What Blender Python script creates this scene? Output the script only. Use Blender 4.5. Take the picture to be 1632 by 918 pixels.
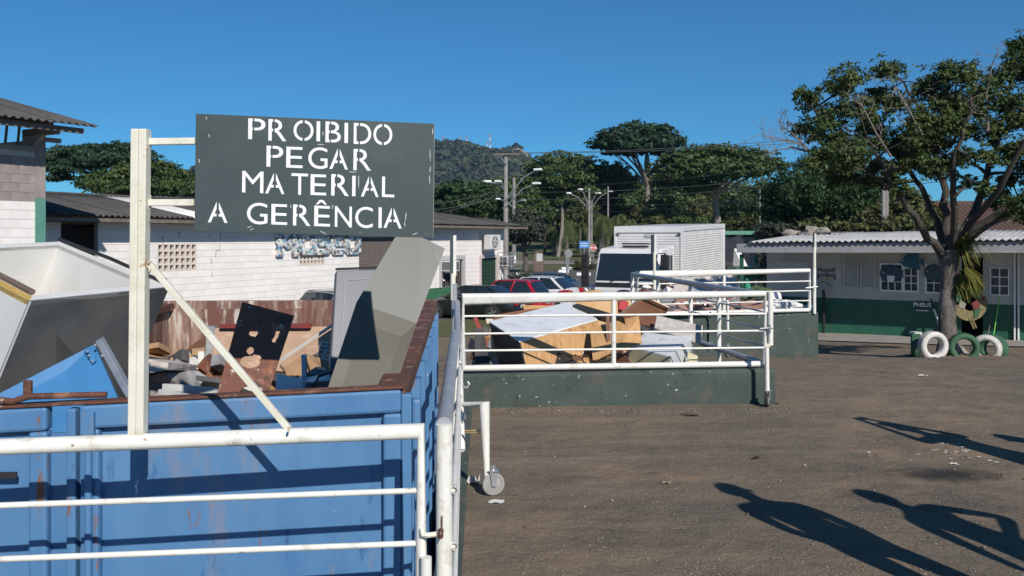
import bpy, bmesh, math, random
import numpy as np
from mathutils import Vector, Matrix
for _o in list(bpy.data.objects):
    bpy.data.objects.remove(_o)
SC = bpy.context.scene
COL = SC.collection
RND = random.Random(7)
NP = np.random.default_rng(11)
R = math.radians

# ------------------------------------------------------------------ camera
F, CX, HY, CAMZ = 1400.0, 816.0, 378.0, 1.7      # focal length and horizon in photo pixels, eye height
cam = bpy.data.cameras.new('camera'); cam.sensor_width = 36.0
cam.lens = F / 1632 * 36.0
cam.shift_y = -(459 - HY) / 1632
cam.clip_start = 0.05; cam.clip_end = 9000
camo = bpy.data.objects.new('camera', cam); COL.objects.link(camo)
camo.location = (0, 0, CAMZ); camo.rotation_euler = (R(90), 0, 0)
SC.camera = camo

# ------------------------------------------------------------------ sky and sun
SUN_AZ, SUN_EL = R(22.5), R(34)                  # light travels forward and to the left
W = bpy.data.worlds.new('World'); SC.world = W; W.use_nodes = True
_n = W.node_tree.nodes; _l = W.node_tree.links
_sky = _n.new('ShaderNodeTexSky'); _sky.sky_type = 'NISHITA'; _sky.sun_disc = False
_sky.sun_elevation = SUN_EL; _sky.sun_rotation = R(180 - 22.5)
_sky.altitude = 2500; _sky.air_density = 1.0; _sky.dust_density = 0.0; _sky.ozone_density = 10.0
_bg = _n['Background']; _bg.inputs[1].default_value = 0.085
_tint = _n.new('ShaderNodeMix'); _tint.data_type = 'RGBA'; _tint.blend_type = 'MULTIPLY'; _tint.inputs[0].default_value = 1.0
_tint.inputs[7].default_value = (.46, 1.01, 1.0, 1)      # the phone's cooler, more saturated blue
_l.new(_sky.outputs[0], _tint.inputs[6]); _l.new(_tint.outputs[2], _bg.inputs[0])
_sd = bpy.data.lights.new('sun', 'SUN'); _sd.energy = 4.7; _sd.angle = R(0.53); _sd.color = (1.0, 0.94, 0.86)
_so = bpy.data.objects.new('sun', _sd); COL.objects.link(_so)
TRAVEL = Vector((-math.sin(SUN_AZ) * math.cos(SUN_EL), math.cos(SUN_AZ) * math.cos(SUN_EL), -math.sin(SUN_EL)))
_so.rotation_euler = TRAVEL.to_track_quat('-Z', 'Y').to_euler(); _so.location = (8, -20, 20)
SC.view_settings.view_transform = 'Standard'; SC.view_settings.look = 'None'
SC.view_settings.exposure = 0.20; SC.view_settings.gamma = 1.0

# ------------------------------------------------------------------ helpers
def P(px, py, Y):
    return Vector(((px - CX) / F * Y, Y, CAMZ - (py - HY) / F * Y))

KY = [-20, 9.5, 12, 14.5, 16.2, 17, 20, 24, 26, 30, 36, 40, 44]
KZ = [0, 0, -.06, -.28, -.57, -.66, -.95, -1.23, -1.33, -1.46, -1.66, -1.74, -1.78]
def gz(Y):
    return float(np.interp(Y, KY, KZ))
def G(px, Y, dz=0):                              # a point on the yard under photo column px
    return Vector(((px - CX) / F * Y, Y, gz(Y) + dz))

WM = {}
def tag(o, label=None, cat=None, group=None, kind=None):
    if label: o['label'] = label
    if cat: o['category'] = cat
    if group: o['group'] = group
    if kind: o['kind'] = kind
    return o
def thing(name, label, cat, loc=(0, 0, 0), rz=0.0, group=None, rot=None):
    o = bpy.data.objects.new(name, None); COL.objects.link(o)
    o.empty_display_size = .2
    m = Matrix.Translation(Vector(loc)) @ (rot.to_4x4() if rot is not None else Matrix.Rotation(rz, 4, 'Z'))
    o.matrix_world = m
    o.location = m.to_translation(); o.rotation_euler = m.to_euler()
    WM[o.name] = m
    return tag(o, label, cat, group)

class MB:
    def __init__(s): s.v = []; s.f = []; s.m = []; s.cm = 0
    def add(s, vs, fs):
        b = len(s.v); s.v += [Vector(x) for x in vs]
        s.f += [tuple(i + b for i in q) for q in fs]; s.m += [s.cm] * len(fs); return s
    def box(s, c, d, rot=None):
        c = Vector(c); h = Vector(d) * .5
        vs = []
        for z in (-1, 1):
            for y in (-1, 1):
                for x in (-1, 1):
                    p = Vector((x * h.x, y * h.y, z * h.z))
                    vs.append(c + (rot @ p if rot is not None else p))
        return s.add(vs, [(0, 2, 3, 1), (4, 5, 7, 6), (0, 1, 5, 4), (2, 6, 7, 3), (0, 4, 6, 2), (1, 3, 7, 5)])
    def obox(s, o, a, b, c):                    # corner and three edge vectors
        o, a, b, c = Vector(o), Vector(a), Vector(b), Vector(c)
        if a.cross(b).dot(c) < 0: a, b = b, a
        vs = [o, o + a, o + a + b, o + b, o + c, o + a + c, o + a + b + c, o + b + c]
        return s.add(vs, [(0, 3, 2, 1), (4, 5, 6, 7), (0, 1, 5, 4), (1, 2, 6, 5), (2, 3, 7, 6), (3, 0, 4, 7)])
    def prism(s, pts, d):                       # polygon extruded by d
        pts = [Vector(p) for p in pts]; d = Vector(d); n = len(pts)
        nr = Vector((0, 0, 0))
        for i in range(n): nr += pts[i].cross(pts[(i + 1) % n])
        if nr.dot(d) > 0: pts = pts[::-1]
        vs = pts + [p + d for p in pts]
        fs = [tuple(range(n)), tuple(range(2 * n - 1, n - 1, -1))]
        fs += [(i, i + n, (i + 1) % n + n, (i + 1) % n) for i in range(n)]
        return s.add(vs, fs)
    def slab(s, pts, t):                        # polygon thickened away from the camera side
        pts = [Vector(p) for p in pts]; n = len(pts); nr = Vector((0, 0, 0))
        for i in range(n): nr += (pts[i] - pts[0]).cross(pts[(i + 1) % n] - pts[0])
        nr.normalize()
        if nr.dot(Vector((0, 0, CAMZ)) - pts[0]) > 0: nr = -nr
        return s.prism(pts, nr * t)
    def tube(s, pts, r, n=10, cap=True):
        pts = [Vector(p) for p in pts]; k = len(pts)
        rs = r if isinstance(r, (list, tuple)) else [r] * k
        t0 = (pts[1] - pts[0]).normalized()
        u = t0.orthogonal().normalized(); vs = []; fs = []
        for i in range(k):
            t = (pts[min(i + 1, k - 1)] - pts[max(i - 1, 0)]).normalized()
            u = (u - t * u.dot(t)); u = u.normalized() if u.length > 1e-6 else t.orthogonal().normalized()
            w = t.cross(u)
            sc = 1.0
            if 0 < i < k - 1:
                c = (pts[i] - pts[i - 1]).normalized().dot(t); sc = 1 / max(c, .5)
            for j in range(n):
                a = 2 * math.pi * j / n
                vs.append(pts[i] + (u * math.cos(a) + w * math.sin(a)) * rs[i] * (sc if i not in (0, k - 1) else 1))
        for i in range(k - 1):
            for j in range(n):
                fs.append((i * n + j, i * n + (j + 1) % n, (i + 1) * n + (j + 1) % n, (i + 1) * n + j))
        if cap:
            fs.append(tuple(range(n - 1, -1, -1))); fs.append(tuple((k - 1) * n + j for j in range(n)))
        return s.add(vs, fs)
    def lathe(s, prof, n=24, o=(0, 0, 0), rot=None, closed=False):
        o = Vector(o); k = len(prof); vs = []; fs = []
        for r, z in prof:
            for j in range(n):
                a = 2 * math.pi * j / n
                p = Vector((r * math.cos(a), r * math.sin(a), z))
                vs.append(o + (rot @ p if rot is not None else p))
        for i in range(k if closed else k - 1):
            i2 = (i + 1) % k
            for j in range(n):
                fs.append((i * n + j, i * n + (j + 1) % n, i2 * n + (j + 1) % n, i2 * n + j))
        if not closed:
            fs.append(tuple(range(n - 1, -1, -1))); fs.append(tuple((k - 1) * n + j for j in range(n)))
        return s.add(vs, fs)
    def grid(s, fn, nu, nv, flip=False):
        vs = [fn(i / nu, j / nv) for j in range(nv + 1) for i in range(nu + 1)]
        fs = []
        for j in range(nv):
            for i in range(nu):
                a = j * (nu + 1) + i
                q = (a, a + 1, a + nu + 2, a + nu + 1)
                fs.append(q[::-1] if flip else q)
        return s.add(vs, fs)
    def build(s, name, mats, parent=None, smooth=False, bevel=0.0, loc=None, local=False):
        if not isinstance(mats, (list, tuple)): mats = [mats]
        me = bpy.data.meshes.new(name)
        if parent is not None:
            wm = WM[parent.name]; inv = wm.inverted()
            vs = s.v if local else [inv @ v for v in s.v]
        else:
            if loc is None:
                xs = [v.x for v in s.v]; ys = [v.y for v in s.v]
                loc = Vector(((min(xs) + max(xs)) / 2, (min(ys) + max(ys)) / 2, min(v.z for v in s.v)))
            loc = Vector(loc); wm = Matrix.Translation(loc)
            vs = [v - loc for v in s.v]
        me.from_pydata([tuple(v) for v in vs], [], s.f)
        for m in mats: me.materials.append(m)
        me.polygons.foreach_set('material_index', s.m)
        if smooth: me.polygons.foreach_set('use_smooth', [True] * len(me.polygons))
        me.update()
        o = bpy.data.objects.new(name, me); COL.objects.link(o)
        if parent is not None: o.parent = parent
        else: o.location = loc
        WM[o.name] = wm
        if bevel:
            b = o.modifiers.new('bevel', 'BEVEL'); b.width = bevel; b.segments = 2; b.limit_method = 'ANGLE'; b.angle_limit = R(40)
        if smooth and bevel == 0 and smooth != 'all':
            sharp_by_angle(me)
        return o
def sharp_by_angle(me, ang=R(38)):
    bm = bmesh.new(); bm.from_mesh(me)
    for e in bm.edges:
        if len(e.link_faces) == 2 and e.calc_face_angle(0) > ang: e.smooth = False
    bm.to_mesh(me); bm.free()
def copy_obj(src, parent=None, m=None):
    o = src.copy(); COL.objects.link(o); o.parent = parent
    if m is not None: o.matrix_basis = m
    return o
def copy_tree(root, m):
    o = root.copy(); COL.objects.link(o)
    o.location = m.to_translation(); o.rotation_euler = m.to_euler(); o.scale = m.to_scale(); WM[o.name] = m
    for c in root.children:
        d = c.copy(); COL.objects.link(d); d.parent = o; WM[d.name] = m
        for g in c.children:
            e = g.copy(); COL.objects.link(e); e.parent = d
    return o
def np_mesh(name, V, Fq, mat, parent=None, loc=None, smooth=False):
    me = bpy.data.meshes.new(name); V = np.asarray(V, dtype=np.float64)
    if parent is not None:
        inv = np.array(WM[parent.name].inverted()); V = V @ inv[:3, :3].T + inv[:3, 3]; wm = WM[parent.name]
    else:
        loc = np.array(loc if loc is not None else (0, 0, 0), dtype=float); V = V - loc; wm = Matrix.Translation(Vector(loc))
    k = Fq.shape[1]
    me.vertices.add(len(V)); me.vertices.foreach_set('co', V.astype(np.float32).ravel())
    me.loops.add(Fq.size); me.loops.foreach_set('vertex_index', Fq.astype(np.int32).ravel())
    me.polygons.add(len(Fq)); me.polygons.foreach_set('loop_start', np.arange(0, Fq.size, k, dtype=np.int32))
    me.polygons.foreach_set('loop_total', np.full(len(Fq), k, dtype=np.int32))
    if smooth: me.polygons.foreach_set('use_smooth', np.ones(len(Fq), dtype=bool))
    me.update(calc_edges=True); me.validate()
    me.materials.append(mat)
    o = bpy.data.objects.new(name, me); COL.objects.link(o)
    if parent is not None: o.parent = parent
    else: o.location = Vector(loc)
    WM[o.name] = wm
    return o

# ------------------------------------------------------------------ materials
def hexc(r, g, b):
    f = lambda c: (c / 255 / 12.92) if c / 255 <= .04045 else ((c / 255 + .055) / 1.055) ** 2.4
    return (f(r), f(g), f(b))
def M(name, col, col2=None, sc=3.0, rough=.7, metal=0.0, bump=0.0, bsc=60.0, spots=(), streak=1.0,
      detail=6.0, rnd=0.0, lo=.35, hi=.65, spec=.5, trans=0.0, isl=0.0, coat=0.0):
    m = bpy.data.materials.new(name); m.use_nodes = True
    nt = m.node_tree; n = nt.nodes; l = nt.links; b = n['Principled BSDF']
    b.inputs['Roughness'].default_value = rough; b.inputs['Metallic'].default_value = metal
    b.inputs['Specular IOR Level'].default_value = spec
    if coat: b.inputs['Coat Weight'].default_value = coat; b.inputs['Coat Roughness'].default_value = .08
    tc = n.new('ShaderNodeTexCoord'); mp = n.new('ShaderNodeMapping'); l.new(tc.outputs['Object'], mp.inputs[0])
    mp.inputs['Scale'].default_value = (1, 1, streak)
    def noise(scale, det=detail, src=mp, r=.6):
        t = n.new('ShaderNodeTexNoise'); t.inputs['Scale'].default_value = scale; t.inputs['Detail'].default_value = det
        t.inputs['Roughness'].default_value = r; l.new(src.outputs[0], t.inputs['Vector']); return t
    def ramp(src, a, c):
        r_ = n.new('ShaderNodeMapRange'); r_.inputs[1].default_value = a; r_.inputs[2].default_value = c
        l.new(src, r_.inputs[0]); return r_.outputs[0]
    def mix(fac, A, B):
        x = n.new('ShaderNodeMix'); x.data_type = 'RGBA'
        if fac is not None: l.new(fac, x.inputs[0])
        for k, c in ((6, A), (7, B)):
            if isinstance(c, tuple): x.inputs[k].default_value = (*c, 1)
            else: l.new(c, x.inputs[k])
        return x.outputs[2]
    cur = tuple(col)
    if col2 is not None:
        cur = mix(ramp(noise(sc).outputs[0], lo, hi), tuple(col), tuple(col2))
    for sp in spots:
        c, s_, a, c2 = sp[:4]
        nz = noise(s_, 8, r=.68)
        cur = mix(ramp(nz.outputs[0], a, c2), cur, tuple(c))
    if rnd or isl:
        src = n.new('ShaderNodeObjectInfo').outputs['Random'] if rnd else n.new('ShaderNodeNewGeometry').outputs['Random Per Island']
        h = n.new('ShaderNodeHueSaturation'); a = rnd or isl
        l.new(ramp(src, 0, 1), h.inputs['Value'])
        mr = h.inputs['Value'].links[0].from_node; mr.inputs[3].default_value = 1 - a; mr.inputs[4].default_value = 1 + a
        if isinstance(cur, tuple): h.inputs['Color'].default_value = (*cur, 1)
        else: l.new(cur, h.inputs['Color'])
        cur = h.outputs[0]
    if isinstance(cur, tuple): b.inputs['Base Color'].default_value = (*cur, 1)
    else: l.new(cur, b.inputs['Base Color'])
    if bump:
        bp = n.new('ShaderNodeBump'); bp.inputs['Strength'].default_value = 1.0; bp.inputs['Distance'].default_value = bump
        l.new(noise(bsc, 6).outputs[0], bp.inputs['Height']); l.new(bp.outputs[0], b.inputs['Normal'])
    if trans:
        out = n['Material Output']; t = n.new('ShaderNodeBsdfTranslucent'); ms = n.new('ShaderNodeMixShader')
        ms.inputs[0].default_value = trans
        if isinstance(cur, tuple): t.inputs[0].default_value = (*cur, 1)
        else: l.new(cur, t.inputs[0])
        l.new(b.outputs[0], ms.inputs[1]); l.new(t.outputs[0], ms.inputs[2]); l.new(ms.outputs[0], out.inputs[0])
    return m

mt = {}
mt['white_paint'] = M('white_paint', (.74, .73, .69), (.64, .63, .57), 5, .45, bump=.0006, bsc=50, spots=[((.42, .38, .32), 9, .56, .72), ((.26, .16, .09), 22, .645, .69), ((.11, .10, .09), 48, .665, .685)])
mt['cream_paint'] = M('cream_paint', (.70, .69, .60), (.62, .60, .48), 6, .5, bump=.0008, bsc=60, spots=[((.52, .46, .34), 7, .52, .68), ((.34, .20, .09), 15, .61, .68), ((.12, .10, .09), 48, .67, .69)])
mt['grey_pipe'] = M('grey_pipe', (.42, .43, .45), (.33, .34, .36), 9, .45, metal=.35, spots=[((.60, .59, .56), 20, .60, .68), ((.1, .09, .09), 55, .70, .74)])
mt['blue_steel'] = M('blue_steel', (.050, .150, .315), (.092, .215, .39), 3.0, .55, bump=.0016, bsc=9, streak=.3, lo=.3, hi=.7, spots=[((.14, .19, .26), 5, .60, .80), ((.27, .20, .16), 2.2, .56, .72), ((.19, .085, .045), 13, .62, .68), ((.035, .10, .24), 11, .60, .68), ((.55, .60, .66), 34, .685, .71)])
mt['rust'] = M('rust', (.13, .045, .024), (.075, .036, .028), 5, .8, bump=.003, bsc=30, spots=[((.28, .14, .085), 7, .54, .66), ((.05, .03, .025), 12, .58, .66), ((.46, .41, .36), 22, .625, .66)])
mt['rust_inner'] = M('rust_inner', (.165, .066, .050), (.105, .056, .046), 3, .8, bump=.002, bsc=20, streak=.13, spots=[((.30, .20, .15), 6, .48, .62), ((.50, .44, .38), 14, .55, .64), ((.62, .50, .28), 3.0, .66, .72), ((.05, .035, .03), 13, .64, .70)])
mt['rust_sheet'] = M('rust_sheet', (.20, .068, .036), (.10, .050, .040), 5, .75, bump=.002, bsc=40, streak=.5, spots=[((.34, .14, .07), 6, .52, .64), ((.06, .035, .03), 4, .56, .64), ((.45, .38, .33), 20, .60, .66)])
mt['dark_green'] = M('sign_green', (.031, .050, .053), (.040, .060, .063), 7, .55, bump=.0003, bsc=200, spots=[((.45, .47, .47), 24, .695, .72), ((.06, .075, .075), 5, .55, .7)])
mt['sign_white'] = M('sign_white', (.80, .81, .80), (.70, .72, .71), 20, .5)
mt['curb_green'] = M('curb_green', (.040, .058, .050), (.058, .078, .068), 2.5, .85, bump=.006, bsc=22, spots=[((.10, .080, .066), 4, .54, .70), ((.028, .040, .036), 9, .58, .68), ((.60, .62, .60), 20, .655, .68)])
mt['soil'] = None
mt['concrete'] = M('concrete', (.33, .30, .27), (.24, .22, .20), 2, .9, bump=.004, bsc=25, spots=[((.12, .10, .09), 5, .60, .72)])
mt['block_white'] = M('block_white', (.80, .765, .735), (.73, .70, .675), 1.7, .8, bump=.002, bsc=30, rnd=.045, spots=[((.35, .33, .31), 9, .70, .80)])
mt['mortar'] = M('mortar', (.52, .49, .47), (.42, .40, .38), 4, .9)
mt['block_grey'] = M('block_grey', (.33, .28, .26), (.25, .215, .20), 2.5, .9, bump=.003, bsc=30, rnd=.07)
mt['pillar_green'] = M('pillar_green', (.085, .24, .19), (.10, .27, .215), 4, .7)
mt['wall_green'] = M('wall_green', (.010, .082, .050), (.014, .105, .064), 3, .6, streak=.5, spots=[((.05, .07, .055), 3, .54, .72), ((.09, .085, .07), 12, .62, .72)])
mt['roof_dark'] = M('roof_dark', (.085, .080, .078), (.055, .052, .050), 3, .9, bump=.003, bsc=20, spots=[((.17, .155, .14), 6, .60, .72)])
mt['roof_pale'] = M('roof_pale', (.42, .42, .42), (.30, .30, .30), 2.2, .85, bump=.002, bsc=25, spots=[((.14, .13, .125), 7, .60, .72)])
mt['roof_white'] = M('roof_white', (.70, .68, .66), (.58, .57, .55), 3, .8)
mt['wall_white'] = M('wall_white', (.47, .465, .445), (.40, .395, .38), 2, .75, streak=.4, spots=[((.36, .35, .32), 3, .52, .70), ((.26, .25, .22), 11, .62, .72)])
mt['timber'] = M('timber', (.19, .16, .13), (.12, .10, .085), 5, .85)
mt['black'] = M('black', (.012, .012, .013), (.02, .02, .02), 5, .6)
mt['rubber'] = M('rubber', (.022, .022, .023), (.034, .034, .034), 12, .85)
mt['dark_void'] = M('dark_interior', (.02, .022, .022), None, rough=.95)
mt['galv'] = M('galvanised', (.52, .54, .56), (.42, .43, .45), 10, .38, metal=.7)
mt['wheel_grey'] = M('wheel_grey', (.33, .325, .31), (.27, .265, .25), 14, .75)
mt['glass_dark'] = M('glass_dark', (.014, .022, .030), None, rough=.06, spec=.8)
mt['chrome'] = M('chrome', (.62, .63, .65), None, rough=.25, metal=.9)
mt['leaf_dead'] = M('paper', (.62, .60, .58), (.5, .48, .47), 12, .9)
# ------------------------------------------------------------------ ground
def soil_material():
    m = bpy.data.materials.new('yard_soil'); m.use_nodes = True
    nt = m.node_tree; n = nt.nodes; l = nt.links; b = n['Principled BSDF']; b.inputs['Roughness'].default_value = .92
    b.inputs['Specular IOR Level'].default_value = .25
    tc = n.new('ShaderNodeTexCoord')
    def noise(s, d=8, r=.6):
        t = n.new('ShaderNodeTexNoise'); t.inputs['Scale'].default_value = s; t.inputs['Detail'].default_value = d; t.inputs['Roughness'].default_value = r
        l.new(tc.outputs['Object'], t.inputs['Vector']); return t.outputs[0]
    def rng(src, a, c):
        r_ = n.new('ShaderNodeMapRange'); r_.inputs[1].default_value = a; r_.inputs[2].default_value = c; l.new(src, r_.inputs[0]); return r_.outputs[0]
    def mix(f, A, B):
        x = n.new('ShaderNodeMix'); x.data_type = 'RGBA'; l.new(f, x.inputs[0])
        for k, c in ((6, A), (7, B)):
            if isinstance(c, tuple): x.inputs[k].default_value = (*c, 1)
            else: l.new(c, x.inputs[k])
        return x.outputs[2]
    c = mix(rng(noise(.35, 5), .36, .64), (.142, .119, .090), (.245, .176, .114))
    c = mix(rng(noise(2.3, 6), .42, .74), c, (.112, .092, .070))
    c = mix(rng(noise(.9, 7, .7), .54, .70), c, (.28, .185, .115))
    c = mix(rng(noise(.55, 6, .65), .56, .68), c, (.085, .072, .058))
    mp2 = n.new('ShaderNodeMapping'); mp2.inputs['Rotation'].default_value = (0, 0, R(24)); mp2.inputs['Scale'].default_value = (.22, 1.9, 1); l.new(tc.outputs['Object'], mp2.inputs[0])
    nt2 = n.new('ShaderNodeTexNoise'); nt2.inputs['Scale'].default_value = 1.5; nt2.inputs['Detail'].default_value = 6; l.new(mp2.outputs[0], nt2.inputs['Vector'])
    c = mix(rng(nt2.outputs[0], .52, .95), c, (.085, .074, .062))
    c = mix(rng(nt2.outputs[0], .46, .10), c, (.25, .20, .15))
    c = mix(rng(noise(46, 4, .7), .55, .72), c, (.30, .255, .20))
    c = mix(rng(noise(150, 3, .75), .54, .66), c, (.075, .064, .054))
    c = mix(rng(noise(170, 2, .7), .60, .68), c, (.33, .285, .23))
    c = mix(rng(noise(90, 3, .7), .64, .72), c, (.055, .047, .042))
    v = n.new('ShaderNodeTexVoronoi'); v.inputs['Scale'].default_value = 34; v.inputs['Randomness'].default_value = 1.0
    l.new(tc.outputs['Object'], v.inputs['Vector'])
    sp = rng(v.outputs['Distance'], .17, .10)
    gate = rng(noise(6, 4), .52, .60)
    mu = n.new('ShaderNodeMath'); mu.operation = 'MULTIPLY'; l.new(sp, mu.inputs[0]); l.new(gate, mu.inputs[1])
    c = mix(mu.outputs[0], c, (.36, .33, .30))
    l.new(c, b.inputs['Base Color'])
    bp = n.new('ShaderNodeBump'); bp.inputs['Distance'].default_value = .012; l.new(noise(38, 8, .7), bp.inputs['Height'])
    bp2 = n.new('ShaderNodeBump'); bp2.inputs['Distance'].default_value = .03; l.new(noise(5, 6), bp2.inputs['Height'])
    l.new(bp.outputs[0], bp2.inputs['Normal']); l.new(bp2.outputs[0], b.inputs['Normal'])
    return m
mt['soil'] = soil_material()
mt['asphalt'] = M('asphalt', (.115, .105, .098), (.085, .078, .074), 1.2, .9, bump=.004, bsc=40)
mt['lawn'] = M('lawn', (.060, .085, .022), (.105, .095, .040), .35, .95, bump=.03, bsc=9)
mt['hillside'] = M('hillside', (.022, .034, .018), (.040, .042, .024), .012, .95, bump=6.0, bsc=.05, detail=9, spots=[((.02, .03, .014), .03, .5, .6)])

ROWS = sorted(set([round(x, 2) for x in np.arange(-16, 9.6, 1.6)] + [3.16, 8.95, 15.05, 24] + [round(x, 2) for x in np.arange(9.6, 44.1, .6)]))
def xl(Y):
    if Y < 3.15: return -40.0
    if Y < 8.94: return -.30 - .03 * (Y - 3.15)
    if Y < 15.04: return 2.72 - .15 * (Y - 9)
    return 5.30 + .02 * (Y - 15)
mb = MB()
for (y0, y1) in ((-16, 3.16), (3.16, 8.95), (8.95, 15.05), (15.05, 44.2)):
    ys = [y for y in ROWS if y0 - .01 <= y <= y1 + .01]
    def fn(u, v, ys=ys):
        j = int(round(v * (len(ys) - 1))); Y = ys[j]
        yy = min(max(Y, y0 + .02), y1 - .03)
        a = xl(yy); b = 70.0
        return Vector((a + (b - a) * u ** 2.2, Y, gz(Y)))
    mb.grid(fn, 16, len(ys) - 1)
tag(mb.build('ground', mt['soil'], smooth='all', loc=(0, 0, 0)), kind='structure')
mb = MB(); S = 2300
mb.add([(-S, -S, -1.70), (S, -S, -1.70), (S, S, -1.70), (-S, S, -1.70)], [(0, 1, 2, 3)])
tag(mb.build('lower_ground', mt['asphalt'], loc=(0, 0, -1.7)), kind='structure')
# short grass strip between the parked cars and the bays
mb = MB(); mb.add([(-9, 27.5, -1.692), (.5, 31, -1.692), (.5, 37.2, -1.692), (-9, 33, -1.692)], [(0, 1, 2, 3)])
tag(mb.build('grass_strip', mt['lawn']), kind='structure')
# reddish soil between grass and bays on the low yard
mb = MB(); mb.add([(-9, 8.6, -1.694), (5.2, 8.6, -1.694), (5.2, 30.5, -1.694), (.5, 30.9, -1.694), (-9, 27.4, -1.694)], [(0, 1, 2, 3, 4)])
tag(mb.build('yard_soil_strip', mt['soil'], loc=(0, 0, -1.694)), kind='structure')
# park lawn rising behind the street
def lawn_z(X, Y):
    return -1.69 + max(0, (Y - 93)) * .030 + .25 * math.sin(X * .07) * min(1, max(0, (Y - 93) / 30))
mb = MB(); mb.grid(lambda u, v: Vector((-260 + 560 * u, 90 + 330 * v ** 1.6, lawn_z(-260 + 560 * u, 90 + 330 * v ** 1.6))), 50, 36)
tag(mb.build('park_lawn', mt['lawn'], smooth='all', loc=(0, 90, -1.7)), kind='structure')
# park path across the lawn
mb = MB()
mb.grid(lambda u, v: Vector((-6 + 34 * u, 99 + 7 * v + 5 * u, lawn_z(-6 + 34 * u, 99 + 7 * v + 5 * u) + .05)), 20, 4)
tag(mb.build('park_path', M('path_paving', (.25, .20, .18), (.19, .16, .145), .8, .9), smooth='all'), kind='structure')

# hill on the horizon
HXS = [-1600, -700, -520, -300, -175, -150, -120, -60, -20, 8, 30, 60, 150, 500, 1400]
HZS = [30, 50, 75, 190, 165, 156, 152, 150, 147, 150, 128, 95, 72, 55, 40]
def hill_z(X, Y):
    c = np.interp(X, HXS, HZS)
    f = max(0, 1 - ((Y - 1500) / 560) ** 2)
    w = 10 * math.sin(X * .021 + Y * .013) + 6 * math.sin(X * .057 - Y * .03)
    return -4 + c * f ** .8 + (w * f if Y < 1440 else 0)
mb = MB(); mb.grid(lambda u, v: Vector((-1500 + 2900 * u, 940 + 1120 * v, hill_z(-1500 + 2900 * u, 940 + 1120 * v))), 150, 60)
tag(mb.build('hill', mt['hillside'], smooth='all', loc=(0, 1500, -4)), kind='structure')
# tree cover on the hill: crowns far too many to count
_r = np.random.default_rng(9); _N = 26000
_x = _r.uniform(-640, 260, _N); _y = 940 + 570 * _r.uniform(0, 1, _N) ** .8
_z = np.array([hill_z(a, b) for a, b in zip(_x, _y)]); _s = _r.uniform(2.2, 5.5, _N)
_d = _r.normal(size=(_N, 3)); _d /= np.linalg.norm(_d, axis=1, keepdims=True); _e = np.cross(_d, _r.normal(size=(_N, 3))); _e /= np.linalg.norm(_e, axis=1, keepdims=True)
_c = np.stack([_x, _y, _z + _s * .6], 1)
_V = np.stack([_c - _d * _s[:, None], _c + _e * _s[:, None] * .9, _c + _d * _s[:, None], _c - _e * _s[:, None] * .9], 1).reshape(-1, 3)
tag(np_mesh('hill_forest', _V, np.arange(4 * _N).reshape(-1, 4), M('hill_leaf', (.026, .042, .018), (.052, .056, .026), .02, .9, isl=.5), loc=(0, 1400, 60)), 'dark woodland covering the distant hill', 'forest', kind='stuff')
# bare rock face at the hill's shoulder
mb = MB(); rr = random.Random(3)
rock = [P(812, 247, 1380), P(826, 243, 1380), P(842, 252, 1375), P(836, 270, 1330), P(822, 286, 1300), P(812, 275, 1310)]
rock = [p + Vector((0, -14, 6)) for p in rock]
cc = sum(rock, Vector()) / len(rock)
for i in range(len(rock)):
    a, b = rock[i], rock[(i + 1) % len(rock)]
    m1 = (a + b + cc) / 3 + Vector((rr.uniform(-3, 3), -10, rr.uniform(-3, 3)))
    for q in ((a, b, m1), (b, cc, m1), (cc, a, m1)):
        mb.prism(q, (0, 30, -10))
tag(mb.build('rock_face', M('bare_rock', (.26, .21, .18), (.16, .14, .125), .03, .95)), 'bare grey brown rock face on the shoulder of the wooded hill', 'rock face')
# antenna masts on the ridge
mast_red = M('mast_red', (.45, .10, .08)); mast_white = M('mast_white', (.6, .6, .62))
for k, (px, top, base, wd) in enumerate([(706, 217, 246, 2.4), (733, 217, 246, 2.0), (744, 217, 245, 2.0), (757, 230, 244, 1.4), (776, 226, 243, 1.6), (781, 213, 243, 3.0)]):
    Y = 1470; b = P(px, base + 6, Y); t = P(px, top, Y); hgt = (t - b).length
    root = thing('antenna_mast', ['antenna mast at the far end of the hill ridge, beside the sign board', 'slim antenna mast standing alone mid ridge', 'slim antenna mast paired with a taller neighbour', 'shortest thin antenna mast on the hill ridge', 'thin antenna mast just before the tallest one', 'tallest and thickest red and white antenna mast on the hilltop'][k], 'antenna', b, group='antenna masts on the hill')
    for i in range(6):
        q = MB(); w = wd * (1.15 - .13 * i)
        z0 = b.z + hgt * i / 6; z1 = b.z + hgt * (i + 1) / 6
        for sx in (-1, 1):
            for sy in (-1, 1):
                q.tube([(b.x + sx * w * .5, Y + sy * w * .5, z0), (b.x + sx * w * .45, Y + sy * w * .45, z1)], .28, 5)
        q.tube([(b.x - w * .5, Y - w * .5, z0), (b.x + w * .45, Y - w * .5, z1)], .22, 5)
        q.tube([(b.x + w * .5, Y - w * .5, z0), (b.x - w * .45, Y - w * .5, z1)], .22, 5)
        q.build('mast_section', mast_red if i % 2 else mast_white, root)
q = MB(); c = P(778, 247, 1466)
q.box(c, (14, 10, 9)); q.box(c + Vector((11, 0, -2)), (9, 8, 6)); q.box(c + Vector((-3, 0, 7)), (6, 5, 7))
tag(q.build('ridge_station', M('station_wall', (.5, .48, .46))), 'small pale transmitter building under the hilltop masts', 'building')
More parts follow.
